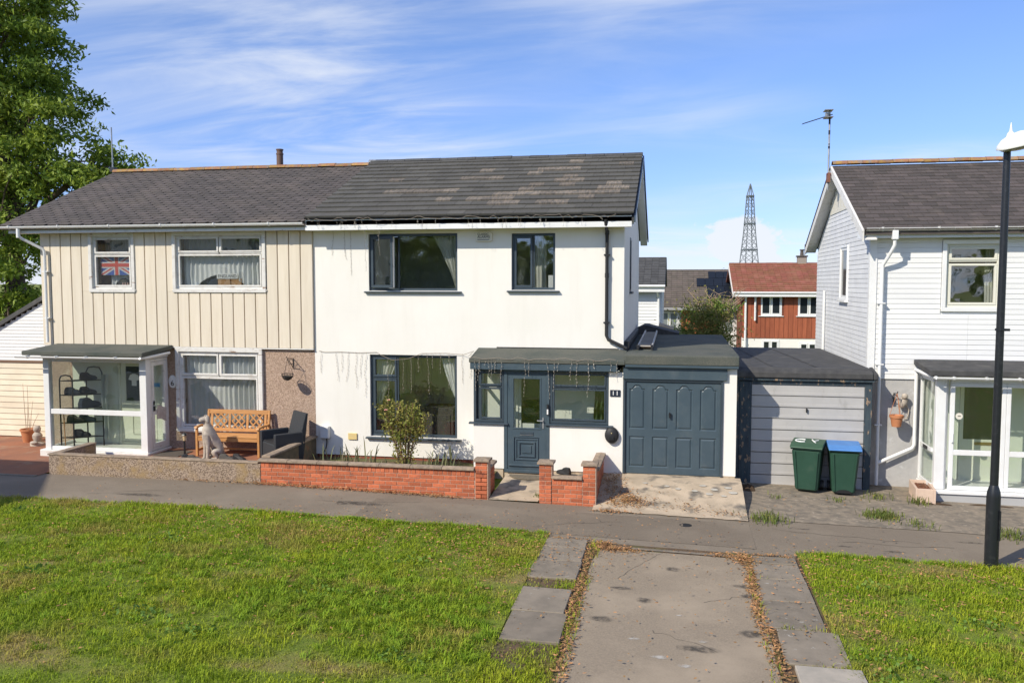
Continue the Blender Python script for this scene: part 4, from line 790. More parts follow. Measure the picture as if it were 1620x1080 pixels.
# ================================================================== LEFT GARAGE (white gable, cream door)
GL = thing('lean_to_garage', 'lean-to garage with white boarded gable and cream door at the left edge', 'garage', (-15.6, 18.25, 0))
LGY = 18.25
def roofz(x): return 3.90 + (x+14.2)*.527
g = G(); g.prism([(-19.5, .0), (-14.22, .0), (-14.22, roofz(-14.22)-.1), (-19.5, roofz(-19.5)-.1)], 'y', LGY+.04, 23.5); obj('wall', g, CREAM, GL)
k = 0; z = 1.90; g = G()
while z < 3.85:
    xl = max(-19.5, -14.2 + (z+.06-3.82)/.527); xl2 = max(-19.5, -14.2 + (z+.12-3.82)/.527)
    g.add([(xl, LGY, z), (-14.21, LGY, z), (-14.21, LGY, z+.008), (xl, LGY, z+.008), (xl, LGY+.012, z+.082), (-14.21, LGY+.012, z+.082), (xl, LGY+.04, z), (-14.21, LGY+.04, z)], [(0,1,2,3), (3,2,5,4), (6,7,1,0)])
    z += .082
obj('siding_boards', g, SHUT_W, GL, kind='stuff', recalc=False)
g = G(); g.box(-19.5, -14.21, LGY-.02, LGY+.03, 1.845, 1.898); obj('head_flashing', g, BATTEN, GL)
me = None
for i in range(13):
    z0_ = .02+i*.14
    g = G(); g.prism([(LGY-.012, z0_+.004), (LGY+.004, z0_+.136), (LGY+.03, z0_+.136), (LGY+.03, z0_+.004)], 'x', -17.9, -14.5); obj('door_board', g, CREAM_D, GL)
g = G(); g.box(-14.49, -14.21, LGY-.02, LGY+.03, .0, 1.84); obj('post', g, CREAM_D, GL); g = G(); g.box(-17.89, -14.51, LGY+.031, LGY+.036, .0, 1.84); obj('door_backing', g, BATTEN, GL)
g = G(); g.prism([(-19.7, roofz(-19.7)-.03), (-14.21, roofz(-14.21)-.03), (-14.21, roofz(-14.21)+.04), (-19.7, roofz(-19.7)+.04)], 'y', LGY-.06, 23.6); obj('roof', g, DARK_TILE, GL)
g = G(); g.prism([(-19.7, roofz(-19.7)-.07), (-14.21, roofz(-14.21)-.07), (-14.21, roofz(-14.21)-.031), (-19.7, roofz(-19.7)-.031)], 'y', LGY-.07, LGY-.01); obj('barge_board', g, DARK_TILE, GL)

# ================================================================== RIGHT HOUSE (white horizontal boards)
RY = 17.9; RX = 3.8
HR = thing('boarded_house', 'house with white horizontal boards and brown slate roof at the right edge', 'house', (6.5, RY, -.25))
rholes = [(5.16, 6.12, 3.32, 4.54), (5.5, 6.4, -.1, 1.85)]
g = G(); g.wall(RX, 12, -.5, 1.93, RY, RY+.25, rholes); obj('ground_floor_wall', g, GREY_REND, HR)
g = G(); g.wall(RX, 12, 1.931, 4.75, RY, RY+.25, rholes); obj('upper_wall', g, SHUT_W, HR)
eY, eZ, rY, rZ, bY = 17.5, 4.86, 21.15, 6.56, 24.85
g = G(); g.prism([(RY+.26, -.5), (24.4, -.5), (24.4, 4.75), (rY, 6.32), (RY+.26, 4.78)], 'x', RX, RX+.2); obj('side_wall', g, SHUT_S, HR)
g = G(); g.box(RX+.25, 11.9, RY+.3, 24, 2.1, 2.2); g.box(RX+.25, 11.9, RY+.3, 24, 4.7, 4.74); g.box(RX+.25, 11.9, 24.1, 24.3, -.5, 4.7); g.box(11.9, 12, RY+.3, 24.3, -.5, 4.7); g.box(RX+.25, 11.9, RY+.3, 24, -.4, -.3); obj('floor', g, CARPET, HR)
g = G(); g.box(RX+.3, 11.8, 20.6, 20.7, -.3, 4.69); obj('partition', g, INT, HR)
BP = .099; z = 1.905; i = 0                                    # front boards
while z < 4.66:
    parts = [(RX-.02, 12)]
    if z+BP > 3.24 and z < 4.62: parts = [(RX-.02, 5.07), (6.21, 12)]
    elif i % 3 == 0: parts = [(RX-.02, 5.58), (5.583, 12)]
    elif i % 3 == 1: parts = [(RX-.02, 5.58), (5.583, 12)]
    else: parts = [(RX-.02, 5.58), (5.583, 12)]
    for a, b in parts:
        g = G(); g.prism([(RY-.034, z+.001), (RY-.034, z+.010), (RY-.027, z+BP-.002), (RY-.001, z+BP-.002), (RY-.001, z+.001)], 'x', a, b); obj('board', g, SHUT_W, HR)
    z += BP; i += 1
g = G(); g.box(RX-.045, RX+.09, RY-.052, RY-.041, 1.90, 4.70); g.box(RX-.047, RX-.022, RY-.0405, RY+.08, 1.90, 4.70); obj('corner_trim', g, SHUT_W, HR)
z = 1.905; i = 0
while z < 5.45:
    yb = 24.4; yf = RY-.02
    if z > 4.55: h = (z+BP-4.58)/(6.30-4.58); yf = RY+.0+h*(rY-RY); yb = 24.4-h*(24.4-rY)
    segs = [(yf, yb)]
    if z+BP > 3.42 and z < 4.62: segs = [(yf, 20.15), (20.95, yb)]
    for a, b in segs:
        if b-a > .15:
            g = G(); g.prism([(RX-.018, z+.001), (RX-.018, z+.010), (RX-.011, z+BP-.002), (RX-.001, z+BP-.002), (RX-.001, z+.001)], 'y', a, b); obj('board', g, SHUT_S, HR)
    z += BP; i += 1
for i in range(14):                                              # vertical boards in the gable top
    y0_ = 19.85+i*.19; yc = y0_+.09; zt = 6.30-abs(yc-rY)*.466
    if zt > 5.5: g = G(); g.box(RX-.030, RX-.002, y0_, y0_+.178, 5.46, zt); obj('gable_board', g, CREAM_P, HR)
g = G(); g.ringx(20.12, 20.98, 3.40, 4.64, .05, RX-.05, RX+.02); sw_ = obj('window', g, WHITE_PVC, HR, bev=.004)
g = G(); g.ringx(20.17, 20.93, 3.45, 4.59, .06, RX-.03, RX+.015); obj('sash', g, WHITE_PVC, sw_); g = G(); g.box(RX-.012, RX-.005, 20.23, 20.87, 3.51, 4.53); obj('pane', g, GLASS_D, sw_)
g = G(); g.box(RX-.09, RX-.001, 20.08, 21.02, 3.36, 3.398); obj('sill', g, WHITE_PVC, sw_)
g = G(); g.tube([(RX-.06, 22.9, 3.6), (RX-.06, 22.9, 2.1)], .034, 8); obj('side_pipe', g, WHITE_PVC, HR, smooth=40)
g = G(); g.prism([(eY+.03, eZ-.06), (rY, rZ-.065), (bY, eZ-.06), (bY, eZ-.14), (rY, rZ-.15), (eY+.03, eZ-.14)], 'x', 3.56, 12.4); RR = obj('roof', g, SLATE_R, HR)
g = G(); slope_courses(g, 3.56, 12.4, (eY-.03, eZ-.055), (rY, rZ-.065), .21, .27, .011, .006); obj('slates', g, SLATE_R, RR, kind='stuff', recalc=False)
ridge_tiles(RR, 3.56, 12.4, rY, rZ-.02, .11, .33, RIDGE, .8)
for sgn, ye in ((1, eY-.02), (-1, bY)):
    g = G(); g.prism([(ye, eZ-.08), (rY+.001*sgn, rZ-.09), (rY+.001*sgn, rZ-.28), (ye, eZ-.27)], 'x', 3.53, 3.559); obj('barge_board', g, WHITE_WOOD, RR)
    g = G(); g.prism([(ye, eZ-.05), (rY+.002*sgn, rZ-.055), (rY+.002*sgn, rZ-.088), (ye, eZ-.083)], 'x', 3.515, 3.56); obj('verge_trim', g, M('navy_verge', (.02, .03, .08), rough=.6) if sgn < 0 else WHITE_WOOD, RR)
    g = G(); g.prism([(ye+.02*sgn, eZ-.22), (rY+.002*sgn, rZ-.23), (rY+.002*sgn, rZ-.25), (ye+.02*sgn, eZ-.24)], 'x', 3.56, RX-.001); obj('verge_soffit', g, WHITE_WOOD, RR)
g = G(); g.box(3.56, 12.4, eY+.10, eY+.125, 4.66, 4.83); g.box(3.54, 3.559, eY+.08, eY+.5, 4.66, 4.80); obj('fascia', g, WHITE_PVC, HR); g = G(); g.box(3.57, 12.4, eY+.126, RY-.053, 4.665, 4.68); obj('soffit', g, WHITE_PVC, HR)
gutter(HR, 3.60, 12.4, eY+.03, 4.845, .058, WHITE_PVC, step=1.0)
window(HR, 5.16, 6.12, 3.32, 4.54, RY+.0, [(5.21, 6.07, 3.37, 4.17), (5.21, 6.07, 4.23, 4.49)], M('cream_upvc', (.70, .69, .60), rough=.45), fw=.05, sw=.045, sill=.06)
g = G(); g.ring(5.08, 6.20, 3.24, 4.62, .079, RY-.062, RY-.0); obj('window_surround', g, WHITE_PVC, HR, bev=.005)
curtain('drape', 'pale inner curtain behind the upper window of the right hand house', 5.95, 6.1, 3.35, 4.5, RY+.3, 3, .02, DRAPE)
# downpipe: from gutter to ground with the branch from the porch
g = G(); g.tube([(4.13, eY+.03, 4.80), (4.13, eY+.03, 4.52), (4.09, eY+.10, 4.40), (3.98, RY-.12, 4.14), (3.97, RY-.13, 4.05), (3.97, RY-.13, -.20)], .036, 10); dr = obj('downpipe', g, WHITE_PVC, HR, smooth=40)
g = G(); g.box(4.075, 4.185, eY-.03, eY+.09, 4.62, 4.80); obj('hopper', g, WHITE_PVC, dr, bev=.01)
g = G(); g.tube([(4.66, RY-.11, 2.10), (4.66, RY-.11, .62), (4.62, RY-.11, .55), (3.99, RY-.13, .24)], .036, 10); obj('branch_pipe', g, WHITE_PVC, dr, smooth=40)
for zz in (3.4, 2.2, 1.0):
    g = G(); g.box(3.90, 4.04, RY-.17, RY-.053, zz-.012, zz+.012); obj('pipe_clip', g, WHITE_PVC, dr)
# right porch
QY = 16.95
g = G(); g.box(4.78, 8.2, QY-.08, RY-.002, -.5, -.115); obj('porch_base', g, M('grey_plinth', (.42, .42, .42), rough=.9), HR)
g = G(); g.box(4.74, 8.2, QY-.12, RY-.003, -.112, -.055); obj('porch_sill', g, WHITE_PVC, HR, bev=.006)
g = G(); g.prism([(4.80, QY), (4.97, QY-.0), (5.04, QY+.10), (4.80, QY+.12)], 'z', -.05, 2.02); g.box(4.76, 4.82, RY-.07, RY-.002, -.05, 2.02)
g.box(4.77, 4.82, QY+.13, RY-.08, -.05, .03); g.box(4.77, 4.82, QY+.13, RY-.08, .62, .70); g.box(4.77, 4.82, QY+.13, RY-.08, 1.95, 2.02)
g.box(5.05, 8.2, QY+.0, QY+.08, 1.955, 2.02); obj('porch_frame', g, WHITE_PVC, HR, bev=.006)
g = G(); g.box(4.79, 4.796, QY+.13, RY-.08, .70, 1.95); g.box(4.79, 4.796, QY+.13, RY-.08, .03, .62); obj('pane', g, GLASS_T, HR)
g = G(); g.box(4.755, 4.769, QY+.35, QY+.62, .63, .69); obj('letterbox', g, BLACK_P, HR)
for x0_, x1_ in ((5.05, 6.00), (6.005, 6.95), (6.955, 7.9)):
    g = G(); g.ring(x0_, x1_, -.05, 1.953, .075, QY+.0, QY+.07); g.box(x0_+.076, x1_-.076, QY+.005, QY+.065, .60, .70); dd = obj('sliding_door', g, WHITE_PVC, HR, bev=.006)
    for c, d in ((.026, .598), (.702, 1.876)):
        g = G(); g.box(x0_+.074, x1_-.074, QY+.03, QY+.036, c, d); obj('pane', g, GLASS_T, dd)
    if x0_ < 5.5: g = G(); g.tube([(5.09, QY-.002, .84), (5.09, QY-.05, .86), (5.09, QY-.05, 1.0), (5.09, QY-.002, 1.02)], .012, 6); obj('handle', g, WHITE_PVC, dd, smooth=50)
g = G(); g.prism([(16.72, 2.10), (16.72, 2.20), (RY-.045, 2.30), (RY-.045, 2.2), (16.75, 2.09)], 'x', 4.62, 8.5); obj('porch_roof', g, FELT_B, HR, bev=.01)
g = G(); g.box(4.72, 8.4, QY-.04, RY-.06, 2.021, 2.088); obj('porch_soffit', g, WHITE_PVC, HR)
gutter(HR, 4.72, 8.5, 16.70, 2.075, .04, WHITE_PVC, step=.55); g = G(); g.tube([(4.72, 16.72, 2.065), (4.66, 17.1, 2.08), (4.64, RY-.11, 2.11)], .032, 8); obj('side_gutter', g, WHITE_PVC, HR, smooth=40)
g = G(); g.ring(5.5, 6.4, -.1, 1.85, .07, RY-.01, RY+.05); g.box(5.57, 6.33, RY, RY+.04, -.03, .75); idr = obj('inner_door', g, MATS['cream_door'], HR); g = G(); g.box(5.57, 6.33, RY+.01, RY+.016, .75, 1.78); obj('pane', g, GLASS_D, idr)
g = G(); g.box(5.78, 6.1, RY-.012, RY-.001, .64, .70); obj('letterbox', g, M('brass', (.35, .25, .1), rough=.4, metal=.6), idr)
g = G(); g.box(4.83, 5.49, RY-.012, RY-.001, -.05, 2.02); g.box(6.41, 6.7, RY-.012, RY-.001, -.05, 2.02); obj('porch_lining', g, PORCH_IN, HR); g = G(); g.box(6.71, 8.2, RY-.012, RY-.001, -.05, 2.02); obj('brick_lining', g, BRICK_D, HR)
st = thing('round_sticker', 'round cream sticker on the glass of the right hand porch door', 'sticker', (5.2, QY, 1.36))
g = G(); g.T = Matrix.Translation((5.21, QY+.029, 1.33)) @ Matrix.Rotation(R(90), 4, 'X'); g.lathe([(.062, 0), (.062, .004), (0.001, .005)], n=20); obj('disc', g, CREAM_P, st); g = G(); g.box(5.185, 5.235, QY+.022, QY+.0235, 1.325, 1.34); obj('print', g, MAT_D, st)
hp = bracket_basket('hanging_pot', 'terracotta pot hanging from a bracket on the grey wall', 4.28, RY, 1.62, .27, BLACK_M)
c = (4.28, RY-.27, 1.0); g = G(); g.lathe([(.085, 0), (.115, .17), (.132, .175), (.135, .225), (.12, .225), (.10, .18)], c, 20); obj('pot', g, TERRA, hp, smooth=40)
g = G()
for k in range(3): a = k*2*PI/3+.9; g.tube([(c[0]+.125*math.cos(a), c[1]+.125*math.sin(a), c[2]+.22), (c[0], c[1], 1.66)], .005, 5)
obj('hanger', g, TERRA, hp)
g = G(); g.T = Matrix.Translation((4.44, RY-.09, 1.46)) @ Matrix.Rotation(R(20), 4, 'Y') @ Matrix.Diagonal((.075, .075, .13, 1)); g.lathe([(math.cos(a), math.sin(a)) for a in np.linspace(-1.5, 1.5, 9)], n=12)
g.T = Matrix.Translation((4.45, RY-.14, 1.58)) @ Matrix.Diagonal((.06, .06, .06, 1)); g.lathe([(math.cos(a), math.sin(a)) for a in np.linspace(-1.5, 1.5, 9)], n=12); g.T = None
g.tube([(4.50, RY-.05, 1.42), (4.56, RY-.04, 1.30), (4.54, RY-.04, 1.14), (4.48, RY-.04, 1.12)], .012, 6); tag(obj('wall_ornament', g, STONE, smooth=60), 'grey stone creature ornament fixed beside the hanging terracotta pot', 'ornament')

# ================================================================== RIGHT GARAGE (grey door)
GR = thing('grey_door_garage', 'garage with pale grey slatted door and black felt roof behind the two bins', 'garage', (2.5, 17.4, -.2))
QF = 17.4
g = G(); g.box(1.28, 1.40, QF+.1, 23.4, -.5, 1.95); g.box(1.28, 3.79, 23.41, 23.48, -.5, 1.94); g.box(3.70, 3.795, QF+.25, 17.88, -.5, 1.95); obj('wall', g, CONC, GR)
g = G(); g.box(1.285, 1.52, QF, QF+.09, -.5, 1.86); g.box(3.64, 3.775, QF, QF+.12, -.5, 1.80); g.box(1.521, 3.775, QF-.002, QF+.1, 1.801, 1.88); obj('door_frame', g, BLUE_TIMB, GR, bev=.006)
g = G(); g.box(1.25, 3.80, QF-.06, QF+.04, 1.881, 1.93); obj('fascia', g, BLUE_TIMB, GR, bev=.004)
nb = 9; dh = (1.795+.24)/nb
for i in range(nb):
    z0_ = -.24+dh*i; g = G(); g.prism([(QF+.030, z0_+.008), (QF+.022, z0_+.018), (QF+.022, z0_+dh*.30), (QF+.026, z0_+dh*.32), (QF+.026, z0_+dh-.003), (QF+.06, z0_+dh-.003), (QF+.06, z0_+.008)], 'x', 1.525, 3.635); obj('door_slat', g, GREY_PAINT, GR)
g = G(); g.box(1.525, 3.635, QF+.061, QF+.07, -.3, 1.80); obj('door_backing', g, BLACK_P, GR)
g = G(); g.box(2.555, 2.585, QF-.02, QF+.021, 1.26, 1.34); obj('handle', g, BLACK_M, GR, bev=.006)
g = G(); g.prism([(17.30, 1.931), (17.30, 2.06), (17.46, 2.13), (23.5, 2.08), (23.5, 1.95), (17.46, 1.931)], 'x', 1.21, 3.775); g.prism([(17.30, 1.932), (17.30, 2.055), (17.80, 2.14), (17.80, 1.932)], 'x', 3.776, 3.86); obj('roof', g, FELT_B, GR, bev=.02)
g = G(); g.box(1.225, 1.255, QF-.03, 23.3, 1.78, 1.93); g.box(1.215, 1.279, QF-.03, QF+.0, -.3, 1.93); obj('side_board', g, BLUE_TIMB, GR)
g = G()
for (x, y, l_) in ((1.9, 17.7, 5.6), (2.75, 17.7, 5.6)): g.add([(x, y, 2.138), (x+.05, y, 2.138), (x-.25, y+l_, 2.092), (x-.30, y+l_, 2.092)], [(0, 1, 2, 3)])
obj('felt_lap', g, FELT_B, GR, recalc=False)

# ================================================================== GARDEN WALLS
BL, BH, JT = .215, .065, .010
brick_me = {}
def brick_mesh(dx, dy, dz):
    k = (round(dx, 3), round(dy, 3), round(dz, 3))
    if k not in brick_me:
        g = G(); g.box(0, dx, 0, dy, 0, dz); me = g.mesh('brick', bev=.004); me.materials.append(BRICK); brick_me[k] = me
    return brick_me[k]
def brick(parent, x, y, z, dx, dy, dz):
    o = bpy.data.objects.new('brick', brick_mesh(dx, dy, dz)); COL.objects.link(o); o.parent = parent; w = W[parent.name]
    o.location = (x-w[0], y-w[1]+random.uniform(-.002, .002), z-w[2])
def brick_run(parent, x0, x1, y0, z0, z1, dy=.10, soldier=True, axis='x', basef=None):
    """courses laid down from z1; the lowest ones go on under the paving"""
    top = z1; c = 0
    if soldier:
        L = x1-x0; n = max(1, round(L/.085)); w = L/n
        for i in range(n):
            if axis == 'x': brick(parent, x0+w*i+.004, y0, top-.105, w-.008, dy, .100)
            else: brick(parent, y0, x0+w*i+.004, top-.105, dy, w-.008, .100)
        top -= .115
    zb = top-BH
    while zb > z0-.06:
        x = x0 - (.1125 if c % 2 else 0)
        while x < x1-.02:
            a = max(x, x0); b = min(x+BL, x1)
            base = gz(a) if basef is None else basef
            if b-a > .03 and zb+BH > base:
                if axis == 'x': brick(parent, a, y0, zb, b-a, dy, BH)
                else: brick(parent, y0, a, zb, dy, b-a, BH)
            x += BL+JT
        zb -= BH+JT; c += 1
def coping(parent, x0, x1, y0, y1, z, ln, th=.05, axis='x'):
    n = max(1, round((x1-x0)/ln)); w = (x1-x0)/n
    for i in range(n):
        g = G(); a, b = x0+w*i+.002, x0+w*(i+1)-.002
        if axis == 'x': g.prism([(y0, z), (y1, z), (y1, z+th*.7), ((y0+y1)/2, z+th), (y0, z+th*.75)], 'x', a, b)
        else: g.prism([(y0, z), (y1, z), (y1, z+th*.75), ((y0+y1)/2, z+th), (y0, z+th*.75)], 'y', a, b)
        obj('coping_stone', g, COPING, parent, bev=.006)
YW = 14.80
BW = thing('brick_garden_wall', 'long low orange brick garden wall with stone coping in front of the rose bush', 'wall', (-5.5, YW, -.05))
g = G(); g.box(-7.665, -3.28, YW+.008, YW+.094, -.3, .415); g.box(-3.492, -3.262, YW+.008, YW+.222, -.3, .575); g.box(-3.40, -3.308, YW+.225, 15.55, -.3, .40); obj('mortar', g, MORTAR, BW)
brick_run(BW, -7.67, -3.51, YW, -.12, .42)
coping(BW, -7.72, -3.51, YW-.045, YW+.15, .422, .62, .055)
def pillar(parent, x0, y0, ztop, zb):
    z = ztop-BH; c = 0
    while z > zb-.06:
        if c % 2: brick(parent, x0, y0, z, .215, .1025, BH); brick(parent, x0, y0+.1125, z, .215, .1025, BH)
        else: brick(parent, x0, y0, z, .1025, .215, BH); brick(parent, x0+.1125, y0, z, .1025, .215, BH)
        z -= BH+JT; c += 1
    g = G(); x1, y1 = x0+.225, y0+.225; q = .035
    g.add([(x0-q, y0-q, ztop), (x1+q, y0-q, ztop), (x1+q, y1+q, ztop), (x0-q, y1+q, ztop), (x0-q, y0-q, ztop+.04), (x1+q, y0-q, ztop+.04), (x1+q, y1+q, ztop+.04), (x0-q, y1+q, ztop+.04), (x0+.06, y0+.06, ztop+.062), (x1-.06, y0+.06, ztop+.062), (x1-.06, y1-.06, ztop+.062), (x0+.06, y1-.06, ztop+.062)],
          [(0,3,2,1), (0,1,5,4), (1,2,6,5), (2,3,7,6), (3,0,4,7), (4,5,9,8), (5,6,10,9), (6,7,11,10), (7,4,8,11), (8,9,10,11)]); obj('pillar_cap', g, COPING, parent, bev=.004)
pillar(BW, -3.495, YW, .585, -.12)
brick_run(BW, YW+.23, 15.56, -3.40, -.1, .41, soldier=False, axis='y', basef=-.1)
coping(BW, YW+.235, 15.60, -3.44, -3.26, .412, .37, .06, axis='y')
BG = thing('gate_wall', 'short orange brick wall with two pillars between the door path and the concrete drive', 'wall', (-1.85, YW, -.1))
g = G(); g.box(-2.327, -2.10, YW+.008, YW+.222, -.3, .575); g.box(-1.545, -1.32, YW+.008, YW+.222, -.3, .575); g.box(-2.11, -1.54, YW+.008, YW+.094, -.3, .33); g.box(-1.415, -1.325, YW+.225, 16.42, -.3, .44); obj('mortar', g, MORTAR, BG)
pillar(BG, -2.33, YW, .585, -.14); pillar(BG, -1.55, YW, .585, -.15)
brick_run(BG, -2.10, -1.56, YW, -.15, .335); coping(BG, -2.10, -1.56, YW-.045, YW+.16, .337, .54, .05)
brick_run(BG, YW+.23, 16.45, -1.42, -.15, .45, soldier=False, axis='y', basef=-.12); coping(BG, YW+.235, 16.46, -1.47, -1.28, .452, .6, .06, axis='y')
SW = thing('pebbledash_garden_wall', 'low weathered pebbledash wall in front of the cream house and stone dog', 'wall', (-10, YW, 0))
g = G(); g.box(-12.25, -7.68, YW+.01, YW+.16, -.2, .37); obj('wall_front', g, STUCCO_W, SW, bev=.012)
g = G(); g.box(-12.25, -12.10, YW+.161, 16.05, -.2, .37); obj('wall_return', g, STUCCO_W, SW, bev=.012)
g = G(); g.box(-12.27, -7.73, YW+.0, YW+.17, .371, .402); g.box(-12.27, -12.09, YW+.171, 16.06, .371, .40); obj('capping', g, COPING, SW, bev=.008)
DW = thing('dividing_wall', 'low rendered dividing wall running back to the white house beside the black chair', 'wall', (-7.65, 16, 0))
g = G(); g.box(-7.70, -7.60, YW+.17, F-.01, -.1, .455); obj('wall', g, M('mossy_render', (.20, .155, .10), (.12, .105, .07), sc=6, rough=.95, bump=.6, bsc=40, c3=(.27, .14, .08), sc3=2, lo3=.55, hi3=.65), DW)
coping(DW, YW+.17, F-.015, -7.74, -7.56, .456, .6, .055, axis='y')
# paving slabs beside the drive
sl = thing('slab_row', 'row of grey paving slabs along the left side of the drive', 'paving', (-1.55, 11, -.1))
for (x0, x1, y0, y1, mt) in ((-1.87, -1.25, 12.32, 12.72, SLAB), (-1.88, -1.24, 11.72, 12.30, SLAB), (-1.90, -1.23, 10.98, 11.70, SLAB), (-1.88, -1.24, 9.80, 10.60, SLAB), (-1.86, -1.19, 8.96, 9.78, SLAB), (-1.84, -1.17, 4.5, 5.4, SLAB)):
    g = G(); z = gz(-1.5); a = random.uniform(-.012, .012)
    g.T = Matrix.Translation(((x0+x1)/2, (y0+y1)/2, z+.028)) @ Matrix.Rotation(a, 4, 'Z') @ Matrix.Rotation(random.uniform(-.012, .012), 4, 'X') @ Matrix.Rotation(random.uniform(-.012, .012), 4, 'Y')
    g.box(-(x1-x0)/2, (x1-x0)/2, -(y1-y0)/2, (y1-y0)/2, -.06, 0); obj('paving_slab', g, mt, sl, bev=.008)
sr = thing('slab_row', 'row of grey paving slabs along the right side of the drive, nearest one pale', 'paving', (1.45, 11, -.18))
for (x0, x1, y0, y1, mt) in ((1.13, 1.75, 12.32, 12.62, SLAB), (1.11, 1.75, 11.66, 12.28, SLAB), (1.10, 1.76, 10.86, 11.64, SLAB), (1.09, 1.76, 9.98, 10.84, SLAB), (1.19, 1.86, 9.05, 9.94, SLAB), (1.27, 1.93, 8.10, 8.97, SLAB_P), (1.27, 1.93, 7.2, 8.06, SLAB)):
    g = G(); z = gz(1.45); a = random.uniform(-.012, .012)
    g.T = Matrix.Translation(((x0+x1)/2, (y0+y1)/2, z+(.028 if mt is SLAB else .05))) @ Matrix.Rotation(a, 4, 'Z') @ Matrix.Rotation(random.uniform(-.012, .012), 4, 'X') @ Matrix.Rotation(random.uniform(-.012, .012), 4, 'Y')
    g.box(-(x1-x0)/2, (x1-x0)/2, -(y1-y0)/2, (y1-y0)/2, -.06, 0); obj('paving_slab', g, mt, sr, bev=.008)
g = G(); g.lathe([(.10, 0), (.10, .006), (.085, .006), (.085, .003), (.001, .003)], (.22, 14.03, gz(.2)-.002), 20); tag(obj('stopcock_cover', g, BLACK_P), 'small round dark cover set in the path below the concrete drive', 'cover')
# stains with their own shape on drive and path: thin irregular films
def blob(name, parent_mat, spots, dz, label):
    g = G()
    for (x, y, rx, ry) in spots:
        n = 18; ph = random.uniform(0, 9)
        g.add([(x, y, gz(x)+dz)] + [(x+rx*math.cos(2*PI*i/n)*(1+.35*mnoise.noise(Vector((math.cos(2*PI*i/n)*1.7+ph, math.sin(2*PI*i/n)*1.7, ph)))), y+ry*math.sin(2*PI*i/n)*(1+.35*mnoise.noise(Vector((ph, math.cos(2*PI*i/n)*1.7, math.sin(2*PI*i/n)*1.7)))), gz(x)+dz) for i in range(n)],
              [(0, i+1, (i+1) % n+1) for i in range(n)])
    o = obj(name, g, parent_mat, recalc=False, kind='stuff'); o['label'] = label
    at = o.data.attributes.new('fall', 'FLOAT', 'POINT'); at.data.foreach_set('value', [1.0 if i % 19 == 0 else 0.0 for i in range(len(o.data.vertices))]); return o
SPL = M('patch_film', (.10, .093, .085), rough=.9)
def film(name, col, alpha):
    m = bpy.data.materials.new(name); m.use_nodes = True; n = m.node_tree.nodes; l = m.node_tree.links; b = n['Principled BSDF']; b.inputs['Base Color'].default_value = (*col, 1); b.inputs['Roughness'].default_value = .9
    geo = n.new('ShaderNodeNewGeometry'); t = n.new('ShaderNodeTexNoise'); t.inputs['Scale'].default_value = 14; t.inputs['Detail'].default_value = 5; l.new(geo.outputs['Position'], t.inputs['Vector'])
    mr = n.new('ShaderNodeMapRange'); mr.inputs['From Min'].default_value = .30; mr.inputs['From Max'].default_value = .60; mr.inputs['To Max'].default_value = alpha; l.new(t.outputs[0], mr.inputs['Value'])
    at = n.new('ShaderNodeAttribute'); at.attribute_name = 'fall'; sm = n.new('ShaderNodeMapRange'); sm.interpolation_type = 'SMOOTHSTEP'; sm.inputs['From Max'].default_value = .7; l.new(at.outputs['Fac'], sm.inputs['Value'])
    mu = n.new('ShaderNodeMath'); mu.operation = 'MULTIPLY'; l.new(mr.outputs[0], mu.inputs[0]); l.new(sm.outputs[0], mu.inputs[1]); l.new(mu.outputs[0], b.inputs['Alpha']); return m
blob('oil_stains', film('oil_film', (.06, .055, .05), .62), [(.02, 11.75, .13, .11), (-.64, 10.85, .17, .07), (-.80, 9.78, .17, .12), (.90, 9.75, .18, .14), (.93, 11.3, .18, .1), (.98, 10.95, .16, .10), (-.33, 10.5, .13, .12), (.3, 9.2, .3, .12)], .013, 'dark oil stains on the worn drive')
blob('path_stains', film('path_film', (.05, .047, .043), .55), [(3.3, 13.4, .22, .06), (2.6, 13.5, .14, .05), (4.6, 14.2, .3, .05), (2.1, 14.3, .18, .03), (-1.0, 13.7, .06, .04), (.6, 13.5, .05, .03), (-5.5, 13.9, .8, .15), (-9.4, 13.6, .6, .12)], .002, 'dark stains on the path')
blob('pale_patches', film('lichen_film', (.55, .52, .46), .75), [(-.1, 8.9, .12, .06), (.15, 8.75, .10, .05), (-.4, 9.3, .08, .05), (.35, 9.4, .07, .04), (.1, 10.1, .06, .03)], .013, 'pale lichen spots on the drive')
g = G(); r_ = random.Random(9)
for (x, y, dx, dy, n) in ((-6.2, 13.9, .16, .02, 16), (-2.2, 13.3, .12, .05, 14), (1.6, 14.2, .14, -.01, 18), (-.7, 11.2, .05, .12, 14), (.4, 10.6, .09, .06, 12), (2.6, 13.7, .15, .01, 14), (-10.4, 13.5, .15, .03, 12), (-.2, 9.6, .10, -.05, 10)):
    P_ = [(x, y)]
    for k in range(n): P_.append((P_[-1][0]+dx*r_.uniform(.4, 1.4)+r_.uniform(-.03, .03), P_[-1][1]+dy*r_.uniform(.4, 1.4)+r_.uniform(-.05, .05)))
    for (a, b) in zip(P_[:-1], P_[1:]):
        w = r_.uniform(.003, .006); d = Vector((b[0]-a[0], b[1]-a[1])).normalized(); nx, ny = -d.y*w, d.x*w; dz = .0095 if a[1] < 12.4 else .003
        g.add([(a[0]-nx, a[1]-ny, gz(a[0])+dz), (a[0]+nx, a[1]+ny, gz(a[0])+dz), (b[0]+nx, b[1]+ny, gz(b[0])+dz), (b[0]-nx, b[1]-ny, gz(b[0])+dz)], [(3, 2, 1, 0)])
o = obj('cracks', g, M('crack_dirt', (.13, .11, .085), rough=1), recalc=False, kind='stuff'); o['label'] = 'fine dark cracks in the path and drive'
g = G()
